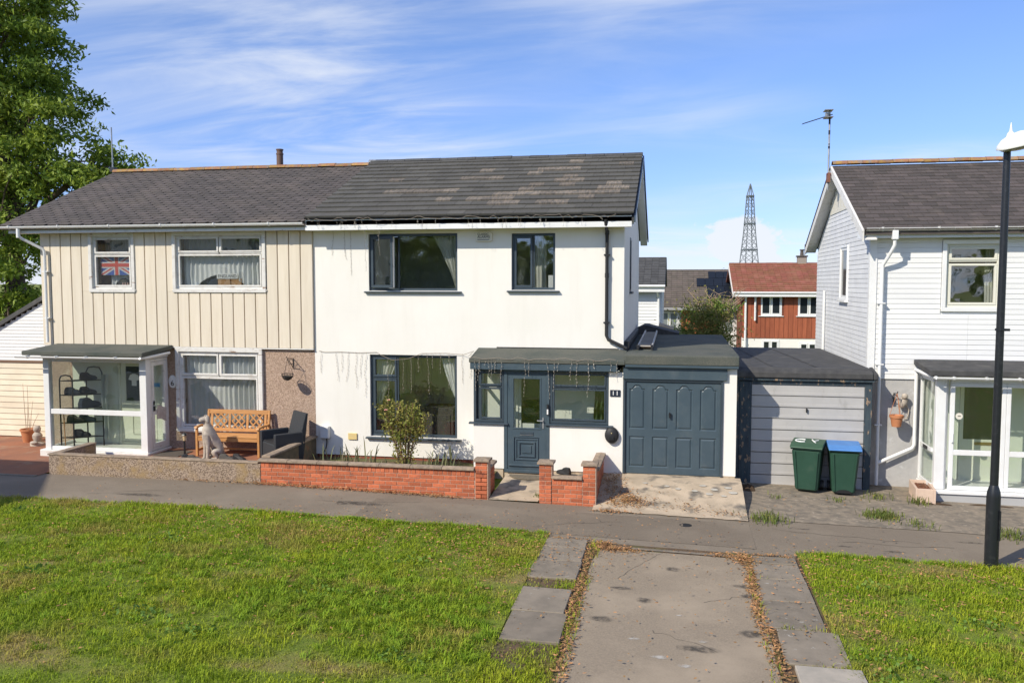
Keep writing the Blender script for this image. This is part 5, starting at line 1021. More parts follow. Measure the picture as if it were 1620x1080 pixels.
for (x, y, r) in ((.55, 15.9, .06), (.75, 15.75, .07), (1.0, 15.85, .07), (1.08, 15.65, .08), (.4, 15.65, .06), (.9, 15.5, .05), (-.1, 15.8, .05), (-.5, 15.9, .05), (.1, 15.7, .05), (.65, 15.55, .07)):
    n = 12; ph = random.uniform(0, 9); g.add([(x, y, ramp_z(x, y)+.014)] + [(x+r*math.cos(2*PI*i/n)*(1+.5*mnoise.noise(Vector((i*1.7, ph, 0)))), y+r*.7*math.sin(2*PI*i/n), ramp_z(x, y+r*.7*math.sin(2*PI*i/n))+.014) for i in range(n)], [(0, i+1, (i+1) % n+1) for i in range(n)])
o = obj('paint_splashes', g, PALE, recalc=False, kind='stuff'); o['label'] = 'white paint splashes on the concrete drive'

# ================================================================== BACKGROUND
def far_roof(parent, x0, x1, e, r, b, mat, gauge=.32, wd=.33, name='roof', th=.02):
    g = G(); g.prism([(e[0], e[1]), (r[0], r[1]), (b, e[1]), (b, e[1]-.12), (r[0], r[1]-.14), (e[0], e[1]-.12)], 'x', x0, x1); o = obj(name, g, mat, parent)
    g = G(); slope_courses(g, x0, x1, (e[0]-.05, e[1]), r, gauge, wd, th, .006, half=False); obj('tiles', g, mat, o, kind='stuff', recalc=False); return o
# red-brown boarded house
BR = thing('red_boarded_house', 'far house with red-brown boards, red tiled roof and white ground floor', 'house', (6, 48, -1.8))
g = G(); g.wall(3.62, 12, .82, 3.3, 48, 48.3, [(4.55, 5.68, 2.02, 3.12), (6.5, 7.65, 2.02, 3.12)]); g.prism([(48.31, -1.9), (55.5, -1.9), (55.5, 3.3), (51.9, 4.75), (48.31, 3.3)], 'x', 3.6, 3.8); obj('wall', g, M('red_wall', (.18, .06, .035), rough=.9), BR)
g = G(); g.wall(3.62, 12, -1.9, .819, 48, 48.3, [(4.66, 5.58, -.9, .72), (6.6, 7.55, -.9, .60)]); obj('ground_floor_wall', g, WHITE_RENDER, BR)
i = 0; x = 3.64
while x < 8.2:
    b = x+.225
    if not any(a-.04 < x+.1 < c+.04 for a, c in ((4.55, 5.68), (6.5, 7.65))): seg = [(.80, 3.2)]
    else: seg = [(.80, 1.98)]
    for s_ in seg: g = G(); g.box(x, b, 47.96, 47.999, s_[0], s_[1]); obj('board', g, RED_BOARD, BR)
    x += .24
for (a, b, c, d, cells) in ((4.55, 5.68, 2.02, 3.12, 2), (6.5, 7.65, 2.02, 3.12, 2), (4.66, 5.58, -.9, .72, 2), (6.6, 7.55, -.9, .60, 2)):
    m_ = (a+b)/2; window(BR, a, b, c, d, 47.97, [(a+.07, m_-.03, c+.07, d-.07), (m_+.03, b-.07, c+.07, d-.07)], WHITE_PVC, fw=.09, sw=.05, sill=.08, glass=GLASS_D)
far_roof(BR, 3.1, 12.4, (47.55, 3.30), (51.9, 4.92), 56, RED_TILE, .33, .30, th=.03)
g = G(); g.box(3.1, 12.4, 47.5, 47.55, 3.05, 3.24); g.tube([(3.1, 47.48, 3.26), (12.4, 47.48, 3.26)], .06, 6); obj('fascia', g, WHITE_PVC, BR)
g = G(); g.prism([(47.5, 3.02), (47.5, 3.2), (51.9, 4.85), (51.9, 4.62)], 'x', 3.06, 3.10); obj('barge_board', g, WHITE_WOOD, BR)
g = G(); g.tube([(3.78, 47.7, 3.1), (3.78, 47.88, 2.9), (3.78, 47.88, -1.8)], .06, 8); obj('downpipe', g, WHITE_PVC, BR, smooth=40)
g = G(); g.tube([(4.28, 47.85, 3.1), (4.28, 47.85, 1.75)], .055, 8); obj('downpipe', g, WHITE_PVC, BR, smooth=40)
g = G(); g.box(6.95, 7.45, 51.7, 52.2, 4.7, 5.28); obj('chimney', g, M('chimney_block', (.30, .27, .23), rough=.95), BR, bev=.02); g = G(); g.box(6.9, 7.5, 51.65, 52.25, 5.281, 5.36); g.lathe([(.11, 0), (.09, .28), (.13, .29), (.13, .36)], (7.2, 51.95, 5.36), 10); g.tube([(7.35, 51.9, 5.3), (7.35, 51.9, 6.0)], .02, 5); obj('chimney_pot', g, M('soot', (.10, .09, .08), rough=.95), BR)
# white boarded house behind the main house
BA = thing('grey_roofed_house', 'far white boarded house with dark slate roof behind the white rendered house', 'house', (-3, 36, -1.5))
g = G(); g.prism([(36, -1.6), (42, -1.6), (42, 3.6), (39, 4.7), (36, 3.6)], 'x', -8, -.52); obj('wall', g, M('far_white', (.66, .67, .66), rough=.8), BA)
z = 1.3
while z < 3.4:
    g = G(); g.prism([(35.96, z+.002), (35.98, z+.13), (35.999, z+.13), (35.999, z+.002)], 'x', -3.2, -.53); obj('board', g, SHUT_W, BA); z += .135
far_roof(BA, -8.2, -.38, (35.6, 3.72), (39, 4.92), 42.4, DARK_TILE, .22, .3)
g = G(); g.box(-8.2, -.42, 35.55, 35.6, 3.42, 3.62); g.tube([(-8.2, 35.5, 3.66), (-.4, 35.5, 3.66)], .06, 6); obj('fascia', g, WHITE_PVC, BA); g = G(); g.tube([(-.72, 35.6, 3.5), (-.66, 35.88, 3.2), (-.62, 35.88, -1.4)], .05, 8); obj('downpipe', g, WHITE_PVC, BA, smooth=40)
LT = thing('far_lean_to', 'small far lean-to with sloping dark roof and white side wall', 'outbuilding', (.1, 34, -1))
g = G(); g.prism([(-.55, -1.5), (.70, -1.5), (.70, 1.42), (-.55, 1.92)], 'y', 33.8, 35.3); obj('wall', g, MATS['far_white'], LT); g = G(); g.prism([(-.6, 1.93), (.78, 1.40), (.78, 1.62), (.55, 1.82), (-.6, 2.18)], 'y', 33.7, 35.4); obj('roof', g, DARK_TILE, LT); g = G(); g.box(-.05, .07, 33.76, 33.8, 1.40, 1.52); obj('vent', g, BLACK_P, LT)
# row with brown-grey roof and solar panels
BB = thing('terrace_with_solar', 'far terrace with brown-grey tiled roof carrying dark solar panels', 'house', (1.5, 52, -1.8))
g = G(); g.wall(-6, 5, -1.9, 2.25, 52, 52.3, [(-.9, .25, .75, 2.1), (2.8, 3.5, .75, 2.1)]); obj('wall', g, MATS['far_white'], BB)
g = G(); g.box(.39, .95, 51.96, 51.999, -1.5, 2.16); g.box(1.02, 2.6, 51.96, 51.999, -1.5, 2.16); obj('hung_tiles', g, ORANGE_W, BB); g = G(); g.tube([(.98, 51.9, 2.1), (.98, 51.9, -1.5)], .045, 6); obj('downpipe', g, BATTEN, BB)
window(BB, -.9, .25, .75, 2.1, 51.97, [(-.82, -.36, .83, 2.02), (-.28, .17, .83, 2.02)], WHITE_PVC, fw=.1, sw=.05, sill=.08, glass=M('pale_far_glass', (.22, .25, .25), rough=.15, spec=.6)); window(BB, 2.8, 3.5, .75, 2.1, 51.97, [(2.88, 3.42, .83, 2.02)], WHITE_PVC, fw=.1, sw=.05, sill=.08, glass=MATS['pale_far_glass'])
rb = far_roof(BB, -6, 5, (51.5, 2.34), (56.5, 4.62), 61.5, GREY_TILE, .30, .34, th=.03)
g = G(); g.box(-6, 5, 51.42, 51.5, 2.18, 2.34); obj('fascia', g, M('grey_fascia', (.33, .33, .33), rough=.7), BB)
sl_ = (4.62-2.34)/5.0; tl = math.atan(sl_)
def solar(x0, x1, s0, s1):
    g = G(); f_ = lambda s_, h: (51.5+s_*math.cos(tl)-h*math.sin(tl), 2.34+s_*math.sin(tl)+h*math.cos(tl))
    g.prism([f_(s0, .08), f_(s1, .08), f_(s1, .13), f_(s0, .13)], 'x', x0, x1); obj('solar_panel', g, SOLAR, rb)
for k in range(3): solar(2.05+k*.47, 2.50+k*.47, 3.95, 4.95)
for k in range(4): solar(1.32+k*.52, 1.82+k*.52, 2.75, 3.9)
for k in range(3): solar(1.9+k*.55, 2.42+k*.55, 1.0, 2.7)
# pylon
py = thing('electricity_pylon', 'tall dark lattice pylon standing beyond the far roofs', 'pylon', (20.4, 250, -2))
cx, cy = 20.4, 250.0
def hwid(z):
    for (z0_, w0_), (z1_, w1_) in zip(((-2, 2.6), (9.5, 1.9), (18, 1.22), (28, .72), (31.4, .02)), ((9.5, 1.9), (18, 1.22), (28, .72), (31.4, .02), (40, .02))):
        if z <= z1_: return w0_+(w1_-w0_)*(z-z0_)/(z1_-z0_)
    return .02
rot = R(20)
def pt(sx, sy, z):
    w = hwid(z); x, y = sx*w, sy*w; return (cx+x*math.cos(rot)-y*math.sin(rot), cy+x*math.sin(rot)+y*math.cos(rot), z)
lv = [-2, 1.5, 4.5, 7.2, 9.5, 12, 14.2, 16.2, 18, 20.3, 22.5, 24.5, 26.4, 28]
for sx, sy in ((1, 1), (1, -1), (-1, 1), (-1, -1)):
    g = G()
    for a, b in zip(lv[:-1]+[28], lv[1:]+[31.4]): g.bar(pt(sx, sy, a), pt(sx, sy, b), .20, .20)
    obj('leg', g, PYLON, py)
g = G()
for k in range(len(lv)-1):
    for (a, b) in (((1, 1), (1, -1)), ((1, -1), (-1, -1)), ((-1, -1), (-1, 1)), ((-1, 1), (1, 1))):
        g.bar(pt(*a, lv[k]), pt(*b, lv[k+1]), .09, .09); g.bar(pt(*b, lv[k]), pt(*a, lv[k+1]), .09, .09)
obj('lattice', g, PYLON, py)
for z in (13, 20.3, 28):
    g = G()
    for (a, b) in (((1, 1), (1, -1)), ((1, -1), (-1, -1)), ((-1, -1), (-1, 1)), ((-1, 1), (1, 1))): g.bar(pt(*a, z), pt(*b, z), .4, .4)
    obj('cross_band', g, PYLON, py)

# neighbouring house left of the green: out of view, but its gable throws the shade on the left end of the path
NH = thing('neighbour_house', 'gabled house left of the green whose shade falls on the path', 'house', (-20.5, 6, 0))
g = G(); g.prism([(1.0, -.2), (10.4, -.2), (10.4, 5.0), (5.7, 7.2), (1.0, 5.0)], 'x', -24, -17.25); obj('wall', g, CREAM, NH)
g = G(); g.prism([(10.8, 4.99), (5.7, 7.32), (.6, 4.99), (.6, 4.87), (5.7, 7.2), (10.8, 4.87)], 'x', -24.3, -17.0); obj('roof', g, SLATE, NH)
for y0_ in (2.6, 7.2):
    for z0_ in (.9, 3.5): g = G(); g.ringx(y0_, y0_+1.4, z0_, z0_+1.2, .07, -17.26, -17.2); w = obj('window', g, WHITE_PVC, NH); g = G(); g.box(-17.249, -17.23, y0_+.07, y0_+1.33, z0_+.07, z0_+1.13); obj('pane', g, GLASS_D, w)

# ================================================================== VEGETATION
def grow_tree(name, label, loc, lobes, nclump, per, lsize, leafm, barkm, trunk_r, fork_z, spread=.42, group=None, droop=.3, seed=1, cat='tree', limb=True, sprays=0):
    global rng
    rng = np.random.default_rng(seed); random.seed(seed)
    t = thing(name, label, cat, loc, group=group, local=True)
    lob = np.array(lobes, float); vol = lob[:, 3]*lob[:, 4]*lob[:, 5]; cnt = np.maximum(1, (nclump*vol/vol.sum()).astype(int)); C_ = []
    for L, n in zip(lob, cnt):
        d = rng.normal(size=(n, 3)); d /= np.linalg.norm(d, axis=1)[:, None]; r = rng.uniform(.25, 1, n)**.45
        C_.append(L[:3] + d*r[:, None]*L[3:6])
    C_ = np.concatenate(C_); pts = []; sz = []
    if sprays:                                                    # leaves gather on flat sprays with gaps between them
        S_ = []
        for L in lob:
            m = max(4, int(sprays*L[3]*L[4]*L[5]/vol.sum())); d = rng.normal(size=(m, 3)); d /= np.linalg.norm(d, axis=1)[:, None]; r = rng.uniform(.3, 1.08, m)**.5
            S_.append(np.concatenate([L[:3]+d*r[:, None]*L[3:6], d], 1))
        S_ = np.concatenate(S_); q = rng.integers(0, len(S_), len(C_)); out = S_[q, 3:6]*np.array([1, 1, .25]); out[:, 2] -= .25
        t_ = rng.uniform(-.5, 1, len(C_)); C_ = S_[q, :3] + out*t_[:, None]*.75 + np.clip(rng.normal(size=(len(C_), 3)), -1.6, 1.6)*np.array([.30, .30, .16])
    for c in C_:
        k = max(3, int(per*rng.uniform(.5, 1.5))); s = spread*rng.uniform(.6, 1.3)
        pts.append(c + np.clip(rng.normal(size=(k, 3)), -1.7, 1.7)*np.array([s, s, s*.55])); sz.append(lsize*rng.uniform(.6, 1.4, k))
    V, Fc = leaf_cloud(np.concatenate(pts), np.concatenate(sz), .42, droop)
    link('crown', raw_mesh('crown', V, Fc, 3), leafm, t)
    g = G(); top = np.array([0, 0, fork_z])
    g.tube([(0, 0, -.3), (0, 0, .3), (.02*fork_z, .01*fork_z, fork_z*.6), tuple(top)], [trunk_r*1.35, trunk_r, trunk_r*.85, trunk_r*.75], 10)
    if limb:
        for L in lob:
            e = L[:3]; m_ = (top+e)/2 + np.array([0, 0, .1*np.linalg.norm(e-top)]); g.tube([tuple(top-[0, 0, .1]), tuple(m_), tuple(e)], [trunk_r*.55, trunk_r*.34, trunk_r*.14], 7)
            near = [c for c in C_ if np.linalg.norm((c-e)/L[3:6]) < 1.05]; random.shuffle(near)
            for c in near[:14]:
                q = e + (m_-e)*random.uniform(0, .7); g.tube([tuple(q), tuple((q+c)/2+rng.normal(size=3)*.12), tuple(c)], [trunk_r*.13, trunk_r*.08, trunk_r*.03], 5)
    obj('trunk', g, barkm, t, smooth=60, recalc=False); return t
grow_tree('ash_tree', 'tall leafy ash tree rising behind the left gable of the cream house', (-26.5, 30.5, 0),
    [(-1.2, 0, 12.5, 3.3, 3.0, 3.2), (.2, -1, 14.5, 2.1, 2.2, 2.2), (-2.5, 0, 9, 3.6, 3.2, 3.0), (1.3, -.5, 10.2, 2.2, 2.2, 1.9), (2.6, -.3, 8.6, 2.2, 2.0, 1.5), (3.8, -.2, 8.3, 1.25, 1.3, .9), (.4, -1.0, 6.5, 2.9, 2.4, 2.0), (-2.5, -.5, 4.5, 3.2, 2.4, 2.2), (1.3, -1.2, 4.2, 1.5, 1.5, 1.8), (.6, -1.2, 2.2, 1.8, 1.5, 1.3), (-1, .5, 16, 2.5, 2.5, 1.8), (3.0, 0, 6.6, 1.6, 1.5, 1.2)],
    3200, 25, .22, LEAF_T, BARK, .42, 5.0, .23, seed=3, sprays=470)
grow_tree('garden_shrub', 'olive green shrub with bare pale twigs rising behind the flat garage roofs', (1.15, 27.2, -.6),
    [(0, 0, 1.9, .95, .8, .9), (-.25, 0, 2.85, .75, .7, .65), (.25, 0, 3.2, .55, .5, .5), (.55, 0, 1.5, .6, .6, .7), (-.45, 0, 2.2, .5, .5, .5), (.75, -.1, 2.0, .4, .4, .4)], 150, 60, .10, LEAF_B, BARK, .08, 1.0, .15, seed=5, cat='shrub')
sh = [o for o in COL.objects if o.name == 'garden_shrub'][0]; sh.scale = (1.0, 1.0, 1.06)
rng = np.random.default_rng(8); pts = np.concatenate([np.array([-.2, -.2, 3.15])+rng.normal(size=(2600, 3))*[.42, .35, .28], np.array([-.1, -.35, 2.6])+rng.normal(size=(2200, 3))*[.45, .3, .3]])
V, Fc = leaf_cloud(pts, .085*rng.uniform(.6, 1.4, len(pts)), .4, .2); link('dry_foliage', raw_mesh('dry_foliage', V, Fc, 3), LEAF_O, sh)
random.seed(4); g = G()
for k in range(16):
    a = Vector((random.uniform(-.5, .5), random.uniform(-.3, .3), 3.0)); b = a+Vector((random.uniform(-.5, .7), random.uniform(-.2, .2), random.uniform(.4, 1.0))); m_ = (a+b)/2+Vector((random.uniform(-.12, .12), 0, .12))
    g.tube([a, m_, b], [.022, .016, .006], 5)
    for j in range(3): q = m_.lerp(b, random.random()); g.tube([q, q+Vector((random.uniform(-.35, .35), random.uniform(-.1, .1), random.uniform(.0, .25)))], [.010, .004], 4)
obj('bare_twigs', g, TWIG, sh, smooth=60)
for i, (x, y, w, h, lab) in enumerate(((7.8, 240, 3.2, 8.3, 'tiny dark tree on the horizon, leftmost, beside the dark slate roof'), (15.5, 240, 4.4, 9.2, 'tiny dark tree on the horizon above the middle of the solar roof'), (21.4-.6, 240, 3.4, 8.2, 'tiny dark tree on the horizon just left of the pylon'), (12.2, 240, 2.2, 7.5, 'tiny low dark tree on the horizon between two others'))):
    grow_tree('distant_tree', lab, (x, y, -2), [(0, 0, h*.72, w, w, h*.28), (-w*.5, 0, h*.6, w*.7, w*.7, h*.25)], 40, 40, .7, M('distant_leaf', (.035, .05, .028), rough=.9, isl=.3), BARK, .3, h*.3, .8, seed=20+i, group='trees on the horizon', limb=False)
# trees across the green behind the viewer: the windows mirror them
tr0 = grow_tree('street_tree', 'broad green tree across the green, mirrored in the large lower window', (-9, -34, 0), [(0, 0, 5.5, 4.2, 4, 3.2), (-2.5, 0, 4, 3, 3, 2.6), (2.6, 0, 4.2, 3, 3, 2.6), (0, 0, 2.2, 4, 3, 2)], 260, 40, .45, LEAF_T, BARK, .3, 2, .6, seed=31, group='trees across the green', limb=False)
for x, y, s, q in ((-22, -36, 1.2, 'second from the far end'), (3, -33, 1.05, 'small one in the middle'), (14, -35, 1.25, 'large one near the right end'), (-36, -35, 1.1, 'at the far end'), (27, -36, 1.0, 'smallest, at the right end'), (-2.5, -38, 1.3, 'tallest, set back in the middle')):
    c = tr0.copy(); COL.objects.link(c); c['label'] = 'broad green tree across the green, ' + q; c.location = (x, y, 0); c.scale = (s, s, s); c.rotation_euler = (0, 0, x)
    for ch in tr0.children: d = ch.copy(); COL.objects.link(d); d.parent = c
# rose bush
rng = np.random.default_rng(12); random.seed(12)
RB = thing('rose_bush', 'leggy rose bush with two pink blooms in front of the large lower window', 'bush', (-5.28, 16.2, .05), local=True); RB.scale = (.9, .9, .92)
g = G(); LP = []; tips = []
for k in range(26):
    a = random.uniform(0, 2*PI); sp = random.uniform(.15, .62); h = random.uniform(.85, 1.55); b = Vector((math.cos(a)*.08, math.sin(a)*.08, 0)); e = Vector((math.cos(a)*sp, math.sin(a)*sp*.6, h)); m_ = b.lerp(e, .5)+Vector((0, 0, .15))
    g.tube([b, b.lerp(m_, .6)+Vector((0, 0, .1)), m_, e], [.011, .009, .007, .004], 5); tips.append(e)
    for j in range(46):
        q = b.lerp(m_, random.random()) if random.random() < .35 else m_.lerp(e, random.random()); LP.append(q+Vector(rng.normal(size=3))*.075)
    for j in range(3):
        q = m_.lerp(e, random.random()); r_ = q+Vector((random.uniform(-.2, .2), random.uniform(-.15, .15), random.uniform(.05, .22))); g.tube([q, r_], [.004, .002], 4)
        for i in range(14): LP.append(q.lerp(r_, random.random())+Vector(rng.normal(size=3))*.05)
obj('stems', g, TWIG_B, RB, smooth=60)
LP = np.array([tuple(p) for p in LP]); LP = LP[LP[:, 2] > .12]; V, Fc = leaf_cloud(LP, .062*rng.uniform(.6, 1.5, len(LP)), .6, .2); link('leaves', raw_mesh('leaves', V, Fc, 3), LEAF_R, RB)
def flower(parent, c, r):
    g = G()
    for ring_, (n, tl_, rr) in enumerate(((5, .35, 1), (5, .8, .75), (4, 1.15, .5))):
        for k in range(n):
            a = 2*PI*k/n+ring_; d = Vector((math.cos(a)*math.cos(tl_), math.sin(a)*math.cos(tl_), math.sin(tl_))); s_ = Vector((-math.sin(a), math.cos(a), 0)); p0 = Vector(c)
            g.add([p0, p0+d*r*rr*.6+s_*r*.4*rr, p0+d*r*rr, p0+d*r*rr*.6-s_*r*.4*rr], [(0, 1, 2, 3)])
    return obj('bloom', g, PETAL, parent, recalc=False)
flower(RB, (-.28, -.42, 1.36), .06); flower(RB, (-.20, -.45, 1.58), .055)
def blades(name, label, cat, loc, n, h, sp, mat, w=.022, lean=.5, seed=0, group=None):
    r_ = random.Random(seed); g = G()
    for k in range(n):
        a = r_.uniform(0, 2*PI); b = Vector((r_.gauss(0, sp*.35), r_.gauss(0, sp*.35), 0)); L = h*r_.uniform(.55, 1.1); d = Vector((math.cos(a), math.sin(a), 0)); s_ = Vector((-d.y, d.x, 0))*w*.5; ln_ = lean*r_.uniform(.2, 1)
        P_ = [b, b+d*L*ln_*.15+Vector((0, 0, L*.4)), b+d*L*ln_*.5+Vector((0, 0, L*.75)), b+d*L*ln_+Vector((0, 0, L*(1-.25*ln_)))]
        g.add([P_[0]-s_, P_[0]+s_, P_[1]-s_*.9, P_[1]+s_*.9, P_[2]-s_*.7, P_[2]+s_*.7, P_[3]], [(0, 1, 3, 2), (2, 3, 5, 4), (4, 5, 6)])
    t = thing(name, label, cat, loc, group=group, local=True); obj('blades', g, mat, t, recalc=False, kind='stuff'); return t
IRIS = M('iris_leaf', (.13, .17, .07), (.22, .18, .10), sc=8, rough=.6, isl=.3, trans=.2)
blades('iris_clump', 'clump of spiky leaves left of the rose bush', 'plant', (-6.35, 16.0, .04), 46, .62, .75, IRIS, .03, .55, 1)
blades('iris_clump', 'clump of spiky leaves right of the rose bush', 'plant', (-4.55, 16.1, .04), 40, .55, .7, IRIS, .03, .5, 2)
blades('iris_clump', 'short spiky leaves at the foot of the rose bush', 'plant', (-5.4, 15.8, .04), 36, .38, .7, IRIS, .025, .5, 3)
WEED = M('weed_leaf', (.13, .20, .04), (.20, .20, .05), sc=9, rough=.7, isl=.35, trans=.25)
for i, (x, y, n, h, sp, lab) in enumerate(((3.55, 15.4, 320, .13, .45, 'largest grass tuft growing from the cracked forecourt below the bins'), (1.55, 14.75, 200, .12, .5, 'brownish weed tuft at the right corner of the concrete drive'), (3.75, 16.75, 70, .12, .4, 'low weeds at the foot of the white downpipe'), (4.45, 16.55, 70, .17, .3, 'bright leafy weed beside the pink trough'), (4.05, 14.95, 60, .12, .35, 'small grass tuft on the forecourt in front of the trough'), (5.35, 14.75, 200, .11, .5, 'grass tuft on the forecourt right of the lamp post'), (-2.40, 15.05, 26, .14, .15, 'small green weed at the foot of the left gate pillar'), (1.9, 16.3, 24, .10, .2, 'tiny weed in front of the grey garage door'), (3.0, 16.35, 30, .10, .35, 'tiny weeds under the blue lidded bin'))):
    blades('weed_tuft', lab, 'weed', (x, y, gz(x)+.0), n, h, sp, WEED, .014, .8, 40+i, group='weeds in the paving')

# ------------------------------------------------------------------ lawn grass (real blades)
rng = np.random.default_rng(77)
def pnoise(x, y, s, k): return np.array([mnoise.noise(Vector((a*s, b*s, k))) for a, b in zip(x, y)])
def lawn_blades(name, x0, x1, y0, y1, dens, lab):
    n = int((x1-x0)*(y1-y0)*dens); x = rng.uniform(x0, x1, n); y = rng.uniform(y0, y1, n)
    gn = 64; GX, GY = np.meshgrid(np.linspace(x0, x1, gn*2), np.linspace(y0, y1, gn)); F1 = pnoise(GX.ravel(), GY.ravel(), .9, 3).reshape(GX.shape); F2 = pnoise(GX.ravel(), GY.ravel(), 3.2, 7).reshape(GX.shape)
    ix = np.clip(((x-x0)/(x1-x0)*(gn*2-1)).astype(int), 0, gn*2-1); iy = np.clip(((y-y0)/(y1-y0)*(gn-1)).astype(int), 0, gn-1)
    f = F1[iy, ix]*.7 + F2[iy, ix]*.5
    keep = rng.uniform(0, 1, n) < np.clip(.80 + f*1.1, .22, 1); x, y, f = x[keep], y[keep], f[keep]; n = len(x)
    h = (.040 + .055*np.clip(f+.12, -.35, 1))*rng.uniform(.45, 1.6, n); long_ = rng.uniform(0, 1, n) < .05; h[long_] *= 1.6
    a = rng.uniform(0, 2*PI, n); ln = rng.uniform(.25, 1.15, n); d = np.stack([np.cos(a), np.sin(a)], 1); s_ = np.stack([-d[:, 1], d[:, 0]], 1)*(rng.uniform(.0028, .0052, n))[:, None]
    z = gzn(x)+.008; V = np.zeros((n, 5, 3)); bx = np.stack([x, y], 1); m_ = bx + d*(h*ln*.35)[:, None]; t = bx + d*(h*ln)[:, None]
    V[:, 0, :2] = bx-s_; V[:, 1, :2] = bx+s_; V[:, 2, :2] = m_-s_*.8; V[:, 3, :2] = m_+s_*.8; V[:, 4, :2] = t
    V[:, 0, 2] = z; V[:, 1, 2] = z; V[:, 2, 2] = z+h*.62; V[:, 3, 2] = z+h*.62; V[:, 4, 2] = z+h*(1-.28*ln)
    k = np.arange(n)*5; Fc = np.concatenate([np.stack([k, k+1, k+3], 1), np.stack([k, k+3, k+2], 1), np.stack([k+2, k+3, k+4], 1)])
    o = link(name, raw_mesh(name, V.reshape(-1, 3), Fc, 3), GRASS, kind='stuff'); o['label'] = lab
lawn_blades('grass', -15.0, -1.86, 6.3, 13.03, 3000, 'short green grass of the left lawn')
lawn_blades('grass', 1.80, 6.6, 6.6, 13.03, 3000, 'short green grass of the right lawn')
lawn_blades('grass', -1.20, -1.04, 7.2, 12.6, 700, 'sparse grass along the left edge of the drive')
lawn_blades('grass', -1.92, -1.16, 6.6, 8.93, 4200, 'grass below the last slab on the left of the drive')
lawn_blades('grass', -1.9, -1.22, 10.62, 10.96, 3200, 'grass in the gap between the left slabs')
lawn_blades('grass', 1.0, 1.12, 7.2, 12.6, 300, 'sparse grass along the right edge of the drive')
lawn_blades('grass', 1.12, 1.75, 11.635, 11.665, 900, 'grass in a joint of the right slabs')
lawn_blades('grass', 1.2, 1.80, 9.93, 9.99, 1200, 'grass in another joint of the right slabs')
lawn_blades('grass', 1.28, 1.9, 8.96, 9.06, 1300, 'grass at the pale slab on the right')
def tufts(name, lab, spots, mat):
    V_ = []
    for (x, y, sx, sy, n, hh) in spots:
        for _ in range(n):
            cx_, cy_ = rng.normal(x, sx), rng.normal(y, sy)
            if (-1.95 < cx_ < 1.95) or cy_ > 12.95: continue
            a0 = rng.uniform(0, 2*PI)
            for k in range(int(rng.integers(14, 34))):
                a = a0 + rng.normal()*.9; L = hh*rng.uniform(.5, 1.2); ln = rng.uniform(.4, 1.1); b = np.array([cx_+rng.normal()*.035, cy_+rng.normal()*.035, gz(cx_)+.008]); d = np.array([math.cos(a), math.sin(a), 0]); s_ = np.array([-d[1], d[0], 0])*rng.uniform(.003, .006)
                V_.append([b-s_, b+s_, b+d*L*ln*.4+[0, 0, L*.6]-s_*.8, b+d*L*ln*.4+[0, 0, L*.6]+s_*.8, b+d*L*ln+[0, 0, L*(1-.45*ln)]])
    V = np.array(V_); n = len(V); k = np.arange(n)*5; Fc = np.concatenate([np.stack([k, k+1, k+3], 1), np.stack([k, k+3, k+2], 1), np.stack([k+2, k+3, k+4], 1)])
    o = link(name, raw_mesh(name, V.reshape(-1, 3), Fc, 3), mat, kind='stuff'); o['label'] = lab
TUFT = M('lush_grass', (.30, .42, .03), (.20, .34, .022), sc=3, rough=.65, isl=.3, trans=.35, spec=.25)
tufts('grass_tufts', 'longer lush tufts in the lawns', [(-3.6, 9.6, .8, .5, 260, .11), (-2.4, 8.9, .4, .5, 120, .10), (-6.5, 9.0, 1.6, .8, 200, .085), (-4.6, 10.4, .7, .35, 120, .085), (-10, 11.6, 1.6, .5, 160, .07), (-6.5, 11.8, 2.2, .5, 160, .065), (-3.2, 12.5, .8, .25, 60, .07), (3.2, 9.3, 1.0, .8, 160, .085), (4.2, 11.6, 1.1, .6, 120, .07), (-8.5, 10.4, 1.6, .4, 140, .075), (-5.5, 12.93, 3.0, .02, 160, .07), (3.2, 12.9, .8, .03, 50, .07)], TUFT)
# broad leaved lawn weeds
DOCK = M('clover_leaf', (.20, .32, .05), (.14, .25, .04), sc=4, rough=.6, isl=.3, trans=.3)
pts = np.concatenate([np.stack([rng.normal(x, .16, 60), rng.normal(y, .10, 60), np.full(60, gz(x)+.05)], 1) for x, y in ((-4.3, 9.7), (-6.0, 8.6), (-2.8, 8.2), (2.3, 9.3), (2.1, 8.8), (3.6, 10.6), (-8.2, 9.6), (-3.5, 11.2), (-10.5, 12.2), (-7.3, 11.2), (4.4, 9.6), (-5.2, 8.3), (2.6, 11.6))])
V, Fc = leaf_cloud(pts, .045*rng.uniform(.6, 1.5, len(pts)), .8, -.1); o = link('clover', raw_mesh('clover', V, Fc, 3), DOCK, kind='stuff'); o['label'] = 'clover and small broad leaved weeds in the lawns'
